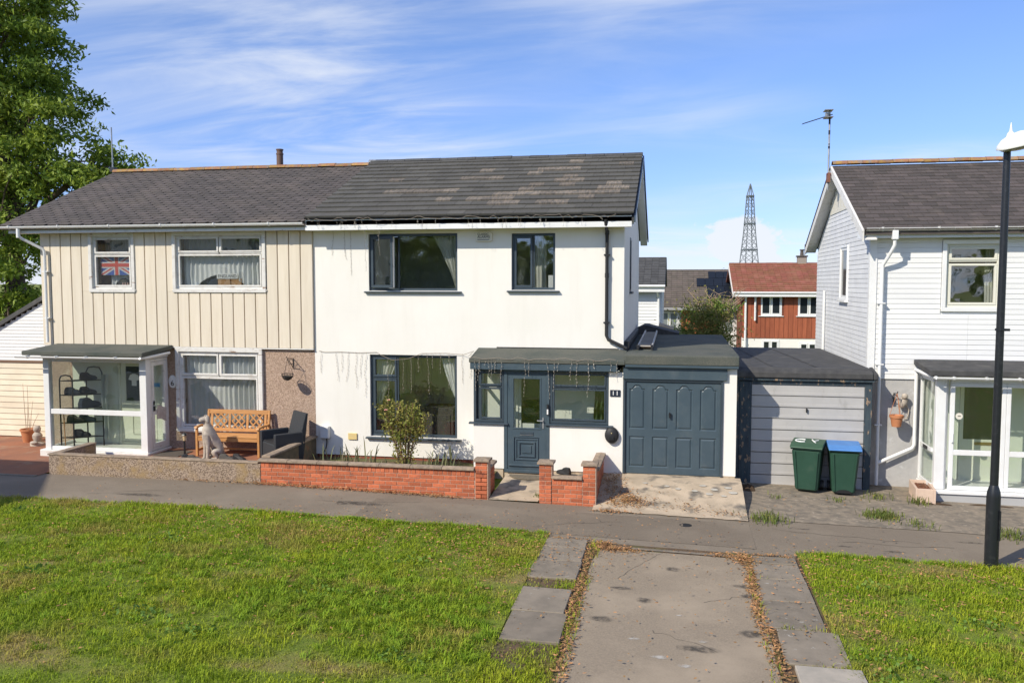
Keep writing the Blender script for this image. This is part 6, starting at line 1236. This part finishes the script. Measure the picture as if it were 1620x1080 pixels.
# fallen leaves
def litter(name, lab, spots, size=.05, lift=.02, zf=None):
    P_ = []
    for (x, y, sx, sy, n, hgt) in spots:
        q = np.stack([x+rng.normal(size=n)*sx, y+rng.normal(size=n)*sy, rng.uniform(0, 1, n)], 1)
        r2 = np.exp(-.5*(((q[:, 0]-x)/sx)**2+((q[:, 1]-y)/sy)**2)); base = gzn(q[:, 0]) if zf is None else np.array([zf(a, b) for a, b in q[:, :2]])
        q[:, 2] = base + lift + q[:, 2]*hgt*r2; P_.append(q)
    P_ = np.concatenate(P_); n = len(P_); V, Fc = leaf_cloud(P_, size*rng.uniform(.5, 1.4, n), .5, .0)
    c = np.repeat(P_, 4, 0); V[:, 2] = c[:, 2] + (V[:, 2]-c[:, 2])*.35; o = link(name, raw_mesh(name, V, Fc, 3), LEAF_D, kind='stuff'); o['label'] = lab
litter('fallen_leaves', 'drift of brown leaves along the foot of the brick wall', [(-7.7+i*.3, 14.72, .16, .035, 75, .05) for i in range(13)] + [(-9.2+i*.3, 14.75, .14, .03, 26, .02) for i in range(6)] + [(-3.9, 14.68, .2, .035, 60, .03)])
litter('fallen_leaves', 'heap of brown leaves on the concrete drive beside the gate wall', [(-.75, 15.05, .22, .14, 750, .08), (-1.0, 15.35, .16, .2, 160, .04), (-1.0, 14.5, .18, .05, 160, .03), (.35, 14.95, .22, .1, 90, .01), (.9, 14.8, .14, .08, 60, .01), (-.3, 15.2, .5, .3, 90, .0)], zf=lambda x, y: ramp_z(x, y) if y > 14.55 else gz(x))
litter('fallen_leaves', 'brown leaves collected at the left head of the drive', [(-1.02, 12.55, .10, .12, 420, .05), (-.75, 12.42, .18, .06, 320, .04), (-1.18, 12.1, .06, .3, 120, .02), (-1.16, 10.6, .045, .8, 700, .03), (-1.10, 8.8, .05, .8, 480, .03), (-1.6, 12.78, .3, .02, 60, .0)])
litter('fallen_leaves', 'brown leaves lying between the drive and the right row of slabs', [(1.02, 12.4, .10, .14, 420, .05), (.8, 12.52, .2, .05, 160, .02), (1.06, 11.6, .045, .4, 620, .03), (1.04, 10.4, .045, .5, 620, .03), (1.12, 9.2, .05, .5, 360, .03), (1.5, 12.7, .35, .02, 130, .01), (1.82, 11.9, .05, .5, 150, .01)])
litter('fallen_leaves', 'scattered dry leaves over lawns and path', [(-6, 11, 4, 1.6, 1900, .0), (-5, 12.3, 2.5, .5, 1500, .0), (-2.6, 11.6, .5, .9, 500, .0), (3.2, 12.4, 1.2, .3, 450, .0), (3.6, 11, 1.6, 1.3, 1200, .0), (2.2, 10.5, .25, 1.3, 350, .0), (-2.3, 12.3, .9, .5, 260, .0), (-.5, 13.9, 1.6, .4, 90, .0), (2.4, 15.6, 1.2, .7, 60, .0), (4.4, 12.85, .5, .1, 60, .0)], size=.05, lift=.055)
litter('fallen_leaves', 'dark leaf mould behind the gate wall', [(-1.1, 15.9, .12, .3, 500, .06)], size=.045, zf=ramp_z)
MOULD = M('leaf_mould', (.055, .035, .022), (.09, .055, .03), sc=14, rough=1, bump=.8, bsc=50, bdist=.02)
for (x, y, sx, sy, h, lab) in ((1.42, 16.95, .16, .3, .09, 'mound of dark debris in the gap beside the blue garage'), (4.75, 16.6, .3, .07, .04, 'dark clods of moss along the base of the right porch'), (5.6, 16.72, .5, .04, .03, 'strip of moss along the right porch sill')):
    g = G(); g.grid(lambda u, v: (x+(u-.5)*2*sx, y+(v-.5)*2*sy, gz(x)-.005+h*max(0, 1-((u-.5)*2)**2)*max(0, 1-((v-.5)*2)**2)*(.7+.6*mnoise.noise(Vector((u*7, v*7, x))))), 18, 12); o = obj('debris', g, MOULD, recalc=False, kind='stuff', smooth=60); o['label'] = lab

# ================================================================== LOOSE THINGS
# garden bench, local frame: front = -Y, origin at floor centre
BN = thing('garden_bench', 'orange wooden garden bench with lattice back under the cream house window', 'bench', (-9.32, 16.78, .10), R(2), local=True)
bw = .70
for sx in (-1, 1):
    g = G(); g.box(sx*bw-.025, sx*bw+.025, -.28, -.23, 0, .60); obj('leg', g, TEAK, BN, bev=.005)
    g = G(); g.prism([(.20, 0), (.25, 0), (.25, .42), (.32, .93), (.27, .93), (.20, .45)], 'x', sx*bw-.025, sx*bw+.025); obj('leg', g, TEAK, BN, bev=.005)
    g = G(); g.prism([(-.32, .60), (-.30, .64), (-.1, .655), (.12, .64), (.26, .66), (.26, .62), (.1, .605), (-.1, .615)], 'x', sx*bw-.035, sx*bw+.035); obj('armrest', g, TEAK, BN, bev=.006)
    g = G(); g.box(sx*bw-.018, sx*bw+.018, -.23, .20, .10, .15); obj('stretcher', g, TEAK, BN)
for i in range(5):
    g = G(); g.box(-bw+.026, bw-.026, -.28+i*.098, -.28+i*.098+.085, .41, .432); obj('seat_slat', g, TEAK, BN, bev=.004)
g = G(); g.box(-bw+.026, bw-.026, -.27, -.24, .33, .405); obj('apron', g, TEAK, BN, bev=.004); g = G(); g.box(-bw+.03, bw-.03, -.03, .0, .11, .145); obj('stretcher', g, TEAK, BN)
def by(z): return .215+(z-.45)*.125
for z0_, z1_, nm in ((.46, .53, 'back_rail'), (.84, .93, 'back_rail')):
    g = G(); g.prism([(by(z0_), z0_), (by(z0_)+.03, z0_), (by(z1_)+.03, z1_), (by(z1_), z1_)], 'x', -bw+.026, bw-.026); obj(nm, g, TEAK, BN, bev=.004)
for k in range(4):
    xx = -bw+.08+k*(2*bw-.16)/3
    g = G(); g.bar((xx, by(.53)+.015, .53), (xx, by(.84)+.015, .84), .05, .02, (0, 1, 0)); obj('back_post', g, TEAK, BN)
    if k < 3:
        xn = xx+(2*bw-.16)/3; mx = (xx+xn)/2; l0, l1 = xx+.06, xn-.06
        for a, b in (((l0, .53), (l1, .84)), ((l1, .53), (l0, .84)), ((l0, .685), (mx, .84)), ((mx, .53), (l1, .685)), ((l0, .685), (mx, .53)), ((mx, .84), (l1, .685))):
            g = G(); g.bar((a[0], by(a[1])+.015, a[1]), (b[0], by(b[1])+.015, b[1]), .03, .016, (0, 1, 0)); obj('lattice_bar', g, TEAK, BN)
# stone dog, sitting, head turned left
DG = thing('dog_statue', 'grey stone statue of a sitting dog in front of the bench', 'statue', (-9.52, 16.12, .10), R(48), local=True)
nodes = {'pel': ((.20, 0, .17), (.13, .12)), 'sp': ((.12, 0, .40), (.135, .125)), 'ch': ((.0, 0, .60), (.125, .115)), 'nk': ((-.02, 0, .76), (.075, .07)), 'hd': ((-.045, 0, .89), (.09, .085)), 'mz': ((-.13, 0, .865), (.06, .056)), 'ns': ((-.19, 0, .85), (.045, .043))}
edges_ = [('pel', 'sp'), ('sp', 'ch'), ('ch', 'nk'), ('nk', 'hd'), ('hd', 'mz'), ('mz', 'ns')]
for s_, y in (('l', .085), ('r', -.085)):
    nodes.update({'sh'+s_: ((-.05, y*.8, .54), (.075, .07)), 'el'+s_: ((-.035, y, .33), (.05, .048)), 'wr'+s_: ((-.05, y, .12), (.034, .034)), 'pa'+s_: ((-.06, y, .035), (.042, .035)), 'to'+s_: ((-.12, y, .03), (.035, .028)),
                  'hp'+s_: ((.17, y*1.35, .19), (.105, .10)), 'kn'+s_: ((.03, y*1.65, .20), (.07, .065)), 'hk'+s_: ((.14, y*1.7, .06), (.05, .045)), 'ft'+s_: ((-.02, y*1.7, .03), (.042, .03))})
    edges_ += [('ch', 'sh'+s_), ('sh'+s_, 'el'+s_), ('el'+s_, 'wr'+s_), ('wr'+s_, 'pa'+s_), ('pa'+s_, 'to'+s_), ('pel', 'hp'+s_), ('hp'+s_, 'kn'+s_), ('kn'+s_, 'hk'+s_), ('hk'+s_, 'ft'+s_)]
nodes.update({'t1': ((.34, .02, .06), (.035, .035)), 't2': ((.42, .10, .03), (.02, .02))}); edges_ += [('pel', 't1'), ('t1', 't2')]
ks = list(nodes); me = bpy.data.meshes.new('body'); me.from_pydata([nodes[k][0] for k in ks], [(ks.index(a), ks.index(b)) for a, b in edges_], [])
bo = link('body', me, STONE, DG); md = bo.modifiers.new('skin', 'SKIN'); sd = bo.modifiers.new('sub', 'SUBSURF'); sd.levels = 2; sd.render_levels = 2; md.use_smooth_shade = True
for i, k in enumerate(ks): me.skin_vertices[0].data[i].radius = nodes[k][1]; me.skin_vertices[0].data[i].use_root = (k == 'pel')
for y in (.07, -.07):
    g = G(); g.T = Matrix.Translation((-.03, y, .88)) @ Matrix.Rotation(R(18 if y > 0 else -18), 4, 'X') @ Matrix.Diagonal((.045, .018, .085, 1)); g.lathe([(math.cos(a), math.sin(a)) for a in np.linspace(-1.5, 1.5, 9)], n=12); obj('ear', g, STONE, DG, smooth=60)
g = G(); g.box(-.22, .40, -.2, .2, -.02, .012); obj('base', g, STONE, DG, bev=.01)
# rattan armchair turned to the left
CH = thing('rattan_armchair', 'dark rattan armchair beside the bench, against the pebbledash wall', 'chair', (-8.02, 16.42, .10), R(-40), local=True)
g = G(); g.box(-.30, .30, -.30, .25, .04, .40); obj('seat', g, RATTAN, CH, bev=.02)
for sx in (-1, 1):
    g = G(); g.box(sx*.345-.044, sx*.345+.044, -.32, .30, .02, .62); obj('armrest', g, RATTAN, CH, bev=.015)
g = G(); g.prism([(.251, .02), (.34, .02), (.46, .98), (.40, .98), (.251, .45)], 'x', -.299, .299); obj('backrest', g, RATTAN, CH, bev=.012)
g = G(); g.box(-.28, .28, -.29, .24, .402, .43); obj('cushion', g, BLACK_P, CH, bev=.02)
# solar lantern on a post
LN = thing('lantern_post', 'small black lantern on a short post left of the stone dog', 'lantern', (-10.12, 16.2, .1))
x, y = -10.12, 16.2
g = G(); g.lathe([(.07, 0), (.06, .05), (.022, .08), (.018, .36), (.035, .38)], (x, y, .1), 12); obj('post', g, BLACK_M, LN, smooth=40)
g = G(); g.lathe([(.030, 0), (.045, .11)], (x, y, .48), 6); obj('glass', g, M('amber_glass', (.55, .42, .25), rough=.3), LN); g = G(); g.lathe([(.06, 0), (.045, .03), (.012, .06), (.004, .08)], (x, y, .59), 6); obj('cap', g, BLACK_M, LN)
def boot(label, x, y, z, rz, s, mat, group, name='shoe'):
    t = G(); t.T = Matrix.Translation((x, y, z)) @ Matrix.Rotation(rz, 4, 'Z') @ Matrix.Scale(s, 4)
    prof = [(-.14, .0), (.14, 0), (.15, .03), (.12, .065), (.03, .09), (-.02, .13), (-.12, .13), (-.14, .06)]
    for w in (0,): t.add([(px, -.045+.01*(pz > .08), pz) for px, pz in prof] + [(px, .045-.01*(pz > .08), pz) for px, pz in prof], [tuple(range(8)), tuple(range(15, 7, -1))] + [(i, (i+1) % 8, (i+1) % 8+8, i+8) for i in range(8)])
    return tag(obj(name, t, mat, bev=.012), label, 'shoe', group)
boot('dark boot lying left of the stone dog', -9.95, 16.05, .10, .6, 1, RATTAN, 'boots by the bench'); boot('dark boot close beside the stone dog, on its left', -9.78, 16.0, .10, .3, 1, INT_D, 'boots by the bench')
boot('dark boot under the bench, right of the stone dog', -9.10, 16.1, .10, .1, 1.15, INT_D, 'boots by the bench'); boot('black boot under the right half of the bench', -8.85, 16.15, .10, -.3, 1.15, BLACK_P, 'boots by the bench')
# pot with bare stems, small stone figure by the left garage
FP = thing('flower_pot', 'terracotta pot of bare stems in front of the cream garage door', 'plant pot', (-15.15, 17.7, 0))
g = G(); g.lathe([(.12, 0), (.17, .26), (.19, .265), (.19, .31), (.165, .31), (.155, .26)], (-15.15, 17.7, .005), 18); obj('pot', g, TERRA, FP, smooth=40)
g = G(); g.lathe([(.15, .24), (.001, .26)], (-15.15, 17.7, .005), 12, cap=False); obj('earth', g, SOIL, FP)
random.seed(2); g = G()
for (dx, h, dx2) in ((-.06, 1.15, -.05), (.03, 1.1, -.02), (.05, .75, .1), (-.02, .6, .02), (.08, .45, .22)): g.tube([(-15.15+dx, 17.7, .25), (-15.15+dx+dx2*.4, 17.69, .25+h*.5), (-15.15+dx+dx2, 17.7, .25+h)], [.008, .006, .003], 5)
obj('stems', g, TWIG, FP)
TW = thing('bare_twigs', 'bare twiggy plant leaning against the cream garage door', 'plant', (-14.75, 17.95, 0)); g = G()
for (dx, h) in ((.05, .8), (.14, .7), (-.08, .5), (.2, .5), (.1, .95)): g.tube([(-14.8, 17.95, 0), (-14.8+dx*.5, 17.98, h*.5), (-14.8+dx+.08, 18.0, h)], [.007, .005, .002], 5)
obj('stems', g, TWIG, TW)
GN = thing('stone_figure', 'small weathered stone figure beside the terracotta pot', 'statue', (-14.62, 17.35, 0)); c = (-14.62, 17.35, .004)
g = G(); g.lathe([(.16, 0), (.16, .05), (.13, .07), (.07, .09), (.10, .16), (.11, .24), (.07, .30), (.05, .32)], c, 16); obj('body', g, STONE, GN, smooth=40); g = G(); g.lathe([(.01, 0), (.075, .03), (.085, .09), (.06, .14), (.01, .16)], (c[0], c[1], .31), 14); obj('head', g, STONE, GN, smooth=60)
g = G(); g.T = Matrix.Translation((-14.60, 17.21, .09)) @ Matrix.Diagonal((.1, .06, .04, 1)); g.lathe([(math.cos(a), math.sin(a)) for a in np.linspace(-1.5, 1.5, 7)], n=12); obj('arms', g, STONE, GN, smooth=60)
# shoe rack in the left porch
SR = thing('shoe_rack', 'black metal shoe rack inside the glazed porch of the cream house', 'shoe rack', (-13.05, 16.8, .15))
for yy in (16.6, 16.98):
    g = G(); g.tube([(-13.38, yy, .15), (-13.38, yy, 1.66), (-13.33, yy, 1.74), (-13.22, yy, 1.76), (-13.11, yy, 1.74), (-13.06, yy, 1.66), (-13.06, yy, .15)] if yy < 16.8 else [(-13.0, yy, .15), (-13.0, yy, 1.8), (-12.94, yy, 1.9), (-12.8, yy, 1.92), (-12.66, yy, 1.9), (-12.6, yy, 1.8), (-12.6, yy, .15)], .016, 8); obj('end_frame', g, BLACK_M, SR, smooth=50)
for zz in (.35, .68, 1.0, 1.30, 1.62):
    g = G(); g.add([(-13.38, 16.6, zz), (-13.06, 16.6, zz), (-12.6, 16.98, zz), (-13.0, 16.98, zz), (-13.38, 16.6, zz+.02), (-13.06, 16.6, zz+.02), (-12.6, 16.98, zz+.02), (-13.0, 16.98, zz+.02)], [(0,3,2,1),(4,5,6,7),(0,1,5,4),(1,2,6,5),(2,3,7,6),(3,0,4,7)]); obj('shelf', g, BLACK_M, SR)
for i, (x, y, z, rz, m_, lab) in enumerate(((-12.86, 16.86, 1.64, .2, NAVY, 'dark shoe on the top shelf of the porch shoe rack'), (-13.14, 16.72, 1.32, .3, NAVY, 'dark shoe on the left of the second shelf in the porch'), (-12.88, 16.86, 1.32, .3, INK, 'black shoe on the right of the second shelf in the porch'), (-12.85, 16.86, 1.02, 1.3, NAVY, 'tall dark boot on the third shelf of the porch rack'), (-13.1, 16.72, .70, .4, INT_D, 'brown shoe on the left of the fourth shelf in the porch'), (-12.9, 16.84, .70, .5, NAVY, 'dark shoe on the right of the fourth shelf in the porch'), (-13.0, 16.78, .37, .2, INK, 'black shoe on the bottom shelf of the porch rack'))):
    boot(lab, x, y, z, rz, 1.25 if i != 3 else 1.7, m_, 'shoes on the porch rack')
g = G(); g.tube([(-13.2, 16.5, .16), (-13.27, 16.56, .95)], .012, 6); tag(obj('walking_stick', g, TEAK, smooth=50), 'wooden walking stick leaning in the glazed porch', 'stick')
g = G(); g.grid(lambda u, v: (-12.62+.16*u+.02*math.sin(v*7), 16.98+.05*math.sin(u*11+v*2), .3+1.45*v), 14, 10); tag(obj('plastic_sheet', g, M('grey_plastic', (.46, .50, .49), rough=.4, trans=.3), recalc=False, smooth=60), 'pale sheet hanging behind the shoe rack in the porch', 'sheet')
# mats and the shoe by the door
g = G(); g.box(-10.95, -10.35, 16.3, 16.9, .102, .115); tag(obj('door_mat', g, MAT_D), 'dark mat on the patio beside the porch of the cream house', 'mat')
g = G(); n = 20; g.add([(-2.75+.42*math.cos(PI+PI*i/n), 16.36+.30*math.sin(PI+PI*i/n), gz(-2.8)+.14) for i in range(n+1)] + [(-2.75+.42*math.cos(PI+PI*i/n), 16.36+.30*math.sin(PI+PI*i/n), gz(-2.8)+.125) for i in range(n+1)], [tuple(range(n+1))] + [(i, i+1, i+n+2, i+n+1) for i in range(n)]); g.v = [(x, y, gz(-2.8)+.03+.09*(y-14.7)/1.85+(.014 if i <= n else 0)) for i, (x, y, z) in enumerate(g.v)]
tag(obj('door_mat', g, M('worn_mat', (.20, .165, .12), (.14, .12, .09), sc=20, rough=1), recalc=False), 'half round worn mat in front of the anthracite front door', 'mat')
boot('black shoe left on the step right of the front door', -2.08, 16.3, .08, 2.6, 1.1, BLACK_P, None)
# wheelie bins, local frame: front -Y, origin ground centre
def bin_(label, loc, rz, lidm, logo, front):
    t = thing('wheelie_bin', label, 'bin', loc, rz, 'wheelie bins', local=True)
    g = G(); b0 = [(-.205, -.24), (.205, -.24), (.205, .20), (-.205, .20)]; b1 = [(-.275, -.33), (.275, -.33), (.275, .30), (-.275, .30)]
    g.add([(x, y, .05) for x, y in b0] + [(x, y, .90) for x, y in b1], [(3,2,1,0), (4,5,6,7), (0,1,5,4), (1,2,6,5), (2,3,7,6), (3,0,4,7)]); obj('body', g, BIN_G, t, bev=.03)
    for sx in (-1, 1):
        g = G(); g.bar((sx*.165, -.252, .10), (sx*.215, -.342, .86), .03, .02, (0, 1, 0)); obj('rib', g, BIN_G, t, bev=.006)
    g = G(); g.ring(-.295, .295, -.35, .32, .035, 0, .05); g.v = [(x, z, .90+y) for x, y, z in g.v]; obj('rim', g, BIN_G, t, bev=.008)
    g = G(); g.prism([(-.39, .935), (-.37, .965), (-.20, 1.02), (.15, 1.045), (.30, 1.03), (.335, .985), (.335, .955), (-.36, .953)], 'x', -.305, .305); ld_ = obj('lid', g, lidm, t, bev=.02)
    for sx in (-1, 1):
        g = G(); g.tube([(sx*.24, .31, .97), (sx*.24, .385, .99), (sx*.24, .40, .97)], .016, 6); obj('handle_bracket', g, BIN_G, t)
    g = G(); g.tube([(-.27, .40, .975), (.27, .40, .975)], .016, 8); obj('handle', g, BIN_G, t)
    for sx in (-1, 1):
        g = G(); g.T = Matrix.Translation((sx*.235, .20, .10)) @ Matrix.Rotation(R(90), 4, 'Y'); g.lathe([(.04, -.03), (.10, -.03), (.105, -.02), (.105, .02), (.10, .03), (.04, .03)], n=20); w = obj('wheel', g, BLACK_P, t, smooth=40)
        g = G(); g.T = Matrix.Translation((sx*.235, .20, .10)) @ Matrix.Rotation(R(90), 4, 'Y'); g.lathe([(.055, -.034), (.055, .034)], n=14); obj('hub', g, MATS['grey_fascia'], w, smooth=40)
    if logo:                                                     # hand painted strokes on the lid
        g = G(); f_ = lambda y: .945+.10*sstep(-.42, .12, y)+.012
        g.tube([(-.13+.11*math.cos(a), -.06+.09*math.sin(a), 1.028+.12*(-.06+.09*math.sin(a)+.06)*.9+.012) for a in np.linspace(.9, 5.4, 14)], .014, 5); g.tube([(.06, .05, 1.052), (.10, -.08, 1.045), (.15, -.16, 1.035)], .014, 5); g.tube([(.10, -.08, 1.045), (.18, .03, 1.052)], .012, 5); obj('painted_mark', g, LAMP_W, ld_)
    t.scale = (.97, .97, .94)
    if front:
        g = G(); g.prism([(.15*math.cos(a), .055+.07*math.sin(a)) for a in np.linspace(0, PI, 11)], 'y', -.256, -.238); obj('toe_recess', g, INK, t)
    return t
bin_('dark green wheelie bin with green lid bearing white paint, left of the pair', (2.57, 17.06, gz(2.5)), R(-16), BIN_LID, True, False)
bin_('green wheelie bin with a bright blue lid', (3.20, 17.04, gz(3.2)), R(-4), BIN_B, False, True)
# trough
TR = thing('planter_trough', 'pale pink stone trough with dry soil beside the right porch', 'planter', (4.62, 17.0, gz(4.6)), R(0), local=True)
g = G(); g = G(); g.T = Matrix.Rotation(R(-6), 4, 'Z')
g.box(-.17, .17, -.40, .40, 0, .05); g.box(-.17, -.13, -.40, .40, .05, .27); g.box(.13, .17, -.40, .40, .05, .27); g.box(-.13, .13, -.40, -.36, .05, .27); g.box(-.13, .13, .36, .40, .05, .27); obj('trough', g, TROUGH, TR, bev=.004)
g = G(); g.T = Matrix.Rotation(R(-6), 4, 'Z'); g.grid(lambda u, v: (-.128+.256*u, -.358+.716*v, .215+.03*mnoise.noise(Vector((u*5, v*9, 1)))), 8, 16); obj('earth', g, M('red_soil', (.24, .09, .05), (.14, .07, .04), sc=30, rough=1, bump=1, bsc=40, bdist=.03), TR, recalc=False)
g = G(); g.tube([(-.05, .05, .22), (.02, .0, .30), (.06, -.1, .23)], .007, 5); g.tube([(.05, .2, .22), (-.04, .1, .27)], .006, 5); obj('dead_stem', g, BATTEN, TR)
# lamp post
LPX, LPY = 4.47, 12.97; LZ = gz(LPX)
LM = thing('street_lamp', 'black lamp post with a white dish lantern at the right edge', 'street lamp', (LPX, LPY, LZ))
g = G(); g.lathe([(.092, -.1), (.092, 1.02), (.085, 1.10), (.054, 1.20)], (LPX, LPY, LZ), 20); obj('base_column', g, LAMP_BLK, LM, smooth=40)
g = G(); g.lathe([(.055, 1.19), (.053, 3.0), (.046, 5.86)], (LPX, LPY, LZ), 18); obj('column', g, LAMP_BLK, LM, smooth=40)
g = G(); g.box(LPX+.055, LPX+.075, LPY-.10, LPY-.02, LZ+.42, LZ+.85); obj('access_door', g, LAMP_BLK, LM, bev=.004); g = G(); g.lathe([(.066, 0), (.066, .03)], (LPX, LPY, LZ+3.38), 14); g.box(LPX+.05, LPX+.12, LPY-.02, LPY+.02, LZ+3.375, LZ+3.41); obj('clamp', g, LAMP_BLK, LM)
HT = Matrix.Translation((LPX+.17, LPY-.06, LZ+5.93)) @ Matrix.Rotation(R(-14), 4, 'Y') @ Matrix.Rotation(R(8), 4, 'X')
g = G(); g.T = HT @ Matrix.Diagonal((1, .78, 1, 1)); g.lathe([(.325, 0), (.33, .015), (.31, .06), (.25, .12), (.14, .17), (.01, .19)], n=28); obj('hood', g, LAMP_W, LM, smooth=50)
g = G(); g.T = HT @ Matrix.Diagonal((1, .78, 1, 1)); g.lathe([(.30, -.004), (.26, -.035), (.12, -.06), (.01, -.065)], n=28, cap=False); obj('lens', g, LENS, LM, smooth=60)
g = G(); g.lathe([(.06, 0), (.045, .05), (.02, .08), (.004, .2)], (LPX+.03, LPY-.02, LZ+6.04), 10); obj('finial', g, LAMP_W, LM, smooth=50)
# aerials
AR = thing('tv_aerial', 'television aerial on a striped mast at the gable of the right hand house', 'aerial', (3.42, 21.1, 6.0)); x, y = 3.47, 21.1
g = G(); g.tube([(x, y, 5.95), (x, y, 7.80)], .020, 8); obj('mast', g, STEEL, AR, smooth=40)
for z0_, z1_ in ((7.45, 7.60), (7.22, 7.32), (6.90, 6.96), (6.99, 7.01)): g = G(); g.lathe([(.022, 0), (.022, z1_-z0_)], (x, y, z0_), 8); obj('tape', g, BLACK_P, AR)
g = G(); g.ringx(y-.10, y+.10, 6.12, 6.34, .025, x-.03, x+.03); g.box(x-.04, x+.12, y-.02, y+.02, 6.3, 6.33); obj('bracket', g, RUST, AR)
e0 = Vector((x+.06, y, 7.68)); e1 = Vector((x-.62, y-.15, 7.46)); g = G(); g.tube([e0, e1], .012, 6); obj('boom', g, BLACK_M, AR)
g = G()
for k in range(13): p_ = e0.lerp(e1, .14+k*.068); d = Vector((-.15, .62, 0)).normalized(); g.tube([p_-d*.11, p_+d*.11], .006, 4)
obj('elements', g, BLACK_M, AR)
g = G(); g.box(x-.13, x+.06, y-.15, y+.15, 7.76, 7.775); g.box(x-.13, x+.06, y-.15, y+.15, 7.60, 7.615); g.tube([(x, y, 7.6), (x, y, 7.8)], .015, 6); g.box(x-.10, x-.02, y-.04, y+.04, 7.62, 7.72); obj('reflector', g, STEEL, AR)
AL = thing('tv_aerial', 'thin pole aerial at the left end of the cream house ridge', 'aerial', (-14.95, 20.9, 6.7)); g = G(); g.tube([(-14.97, 20.9, 6.6), (-14.98, 20.9, 7.97)], .018, 7); obj('mast', g, STEEL, AL, smooth=40); g = G(); g.box(-15.02, -14.88, 20.83, 20.97, 6.78, 6.90); obj('bracket', g, BLACK_M, AL)
# icicle string lights
def strings(name, label, main, drops, seed):
    r_ = random.Random(seed); t = thing(name, label, 'string lights', main[0]); g = G(); gb = G()
    g.tube([tuple(Vector(p)+Vector((0, r_.uniform(-.01, .01), r_.uniform(-.012, .012)))) for p in main], .005, 4)
    for (x, y, z, L) in drops:
        n = max(2, int(L/.07)); P_ = []; xx = x
        for k in range(n+1): P_.append((xx, y+r_.uniform(-.008, .008), z-L*k/n)); xx += r_.uniform(-.014, .014)
        g.tube(P_, .0022, 4)
        for p_ in P_[1:]:
            a = r_.uniform(0, 6.28); gb.lathe([(.002, 0), (.0055, .005), (.0055, .013), (.002, .02)], (p_[0]+.012*math.cos(a), p_[1]-.006, p_[2]-.016), 5)
    obj('wire', g, WIRE, t); o = obj('bulbs', gb, BULB, t); o['kind'] = 'stuff'
r_ = random.Random(6); main = []; x = -7.5
while x < -1.1: main.append((x, 16.73-.02*r_.random(), 5.10+r_.uniform(-.035, .035))); x += r_.uniform(.05, .12)
dr_ = [(-7.5+6.2*r_.random(), 16.735, 5.08, r_.uniform(.04, .20)) for _ in range(30)] + [(-6.30, 16.83, 5.0, .95), (-5.98, 16.83, 5.0, .62), (-7.15, 17.19, 4.9, .5), (-6.9, 17.19, 4.9, .6), (-6.75, 17.19, 4.88, .9)]
strings('string_lights', 'tangled icicle lights along the gutter of the white house', main, dr_, 1)
main = [(-7.5, F-.02, 2.33)] + [(-7.4+.4*i, F-.02, 2.33-.015*math.sin(i)) for i in range(4)] + [(-6.1, F-.03, 2.28), (-5.85, F-.03, 2.17), (-5.5, F-.03, 2.19), (-5.2, F-.03, 2.32), (-4.7, F-.03, 2.34), (-4.3, F-.03, 2.32), (-3.99, 16.8, 2.42), (-3.99, 16.34, 2.34)]
dr_ = [(-7.45, F-.02, 2.33, .45), (-7.12, F-.02, 2.33, .6), (-6.98, F-.02, 2.33, .4), (-6.83, F-.02, 2.33, .62), (-6.66, F-.02, 2.33, .75), (-6.52, F-.02, 2.32, .5), (-6.42, F-.02, 2.3, .9), (-5.95, F-.03, 2.2, .85), (-5.62, F-.03, 2.18, .6), (-5.44, F-.03, 2.24, .75), (-5.28, F-.03, 2.3, .35), (-5.10, F-.03, 2.33, .85), (-4.98, F-.03, 2.33, .3), (-4.80, F-.03, 2.33, .4), (-4.62, F-.03, 2.33, .72), (-4.32, F-.02, 2.33, .6), (-4.15, F-.02, 2.34, .5)]
strings('string_lights', 'icicle lights hanging across the lower window and wall of the white house', main, dr_, 2)
main = [(-3.98+.12*i, 16.345, 2.315+.02*math.sin(i*1.7)) for i in range(25)]
dr_ = [(-3.85+2.8*r_.random(), 16.35, 2.31, r_.uniform(.12, .45)) for _ in range(16)] + [(-3.86, 16.35, 2.31, .62), (-2.86, 16.35, 2.31, .72), (-2.28, 16.35, 2.31, .6), (-1.62, 16.35, 2.31, .7), (-2.42, 16.35, 2.31, .75), (-1.85, 16.35, 2.31, .5)]
strings('string_lights', 'icicle lights draped over the porch roof of the white house', main, dr_, 3)
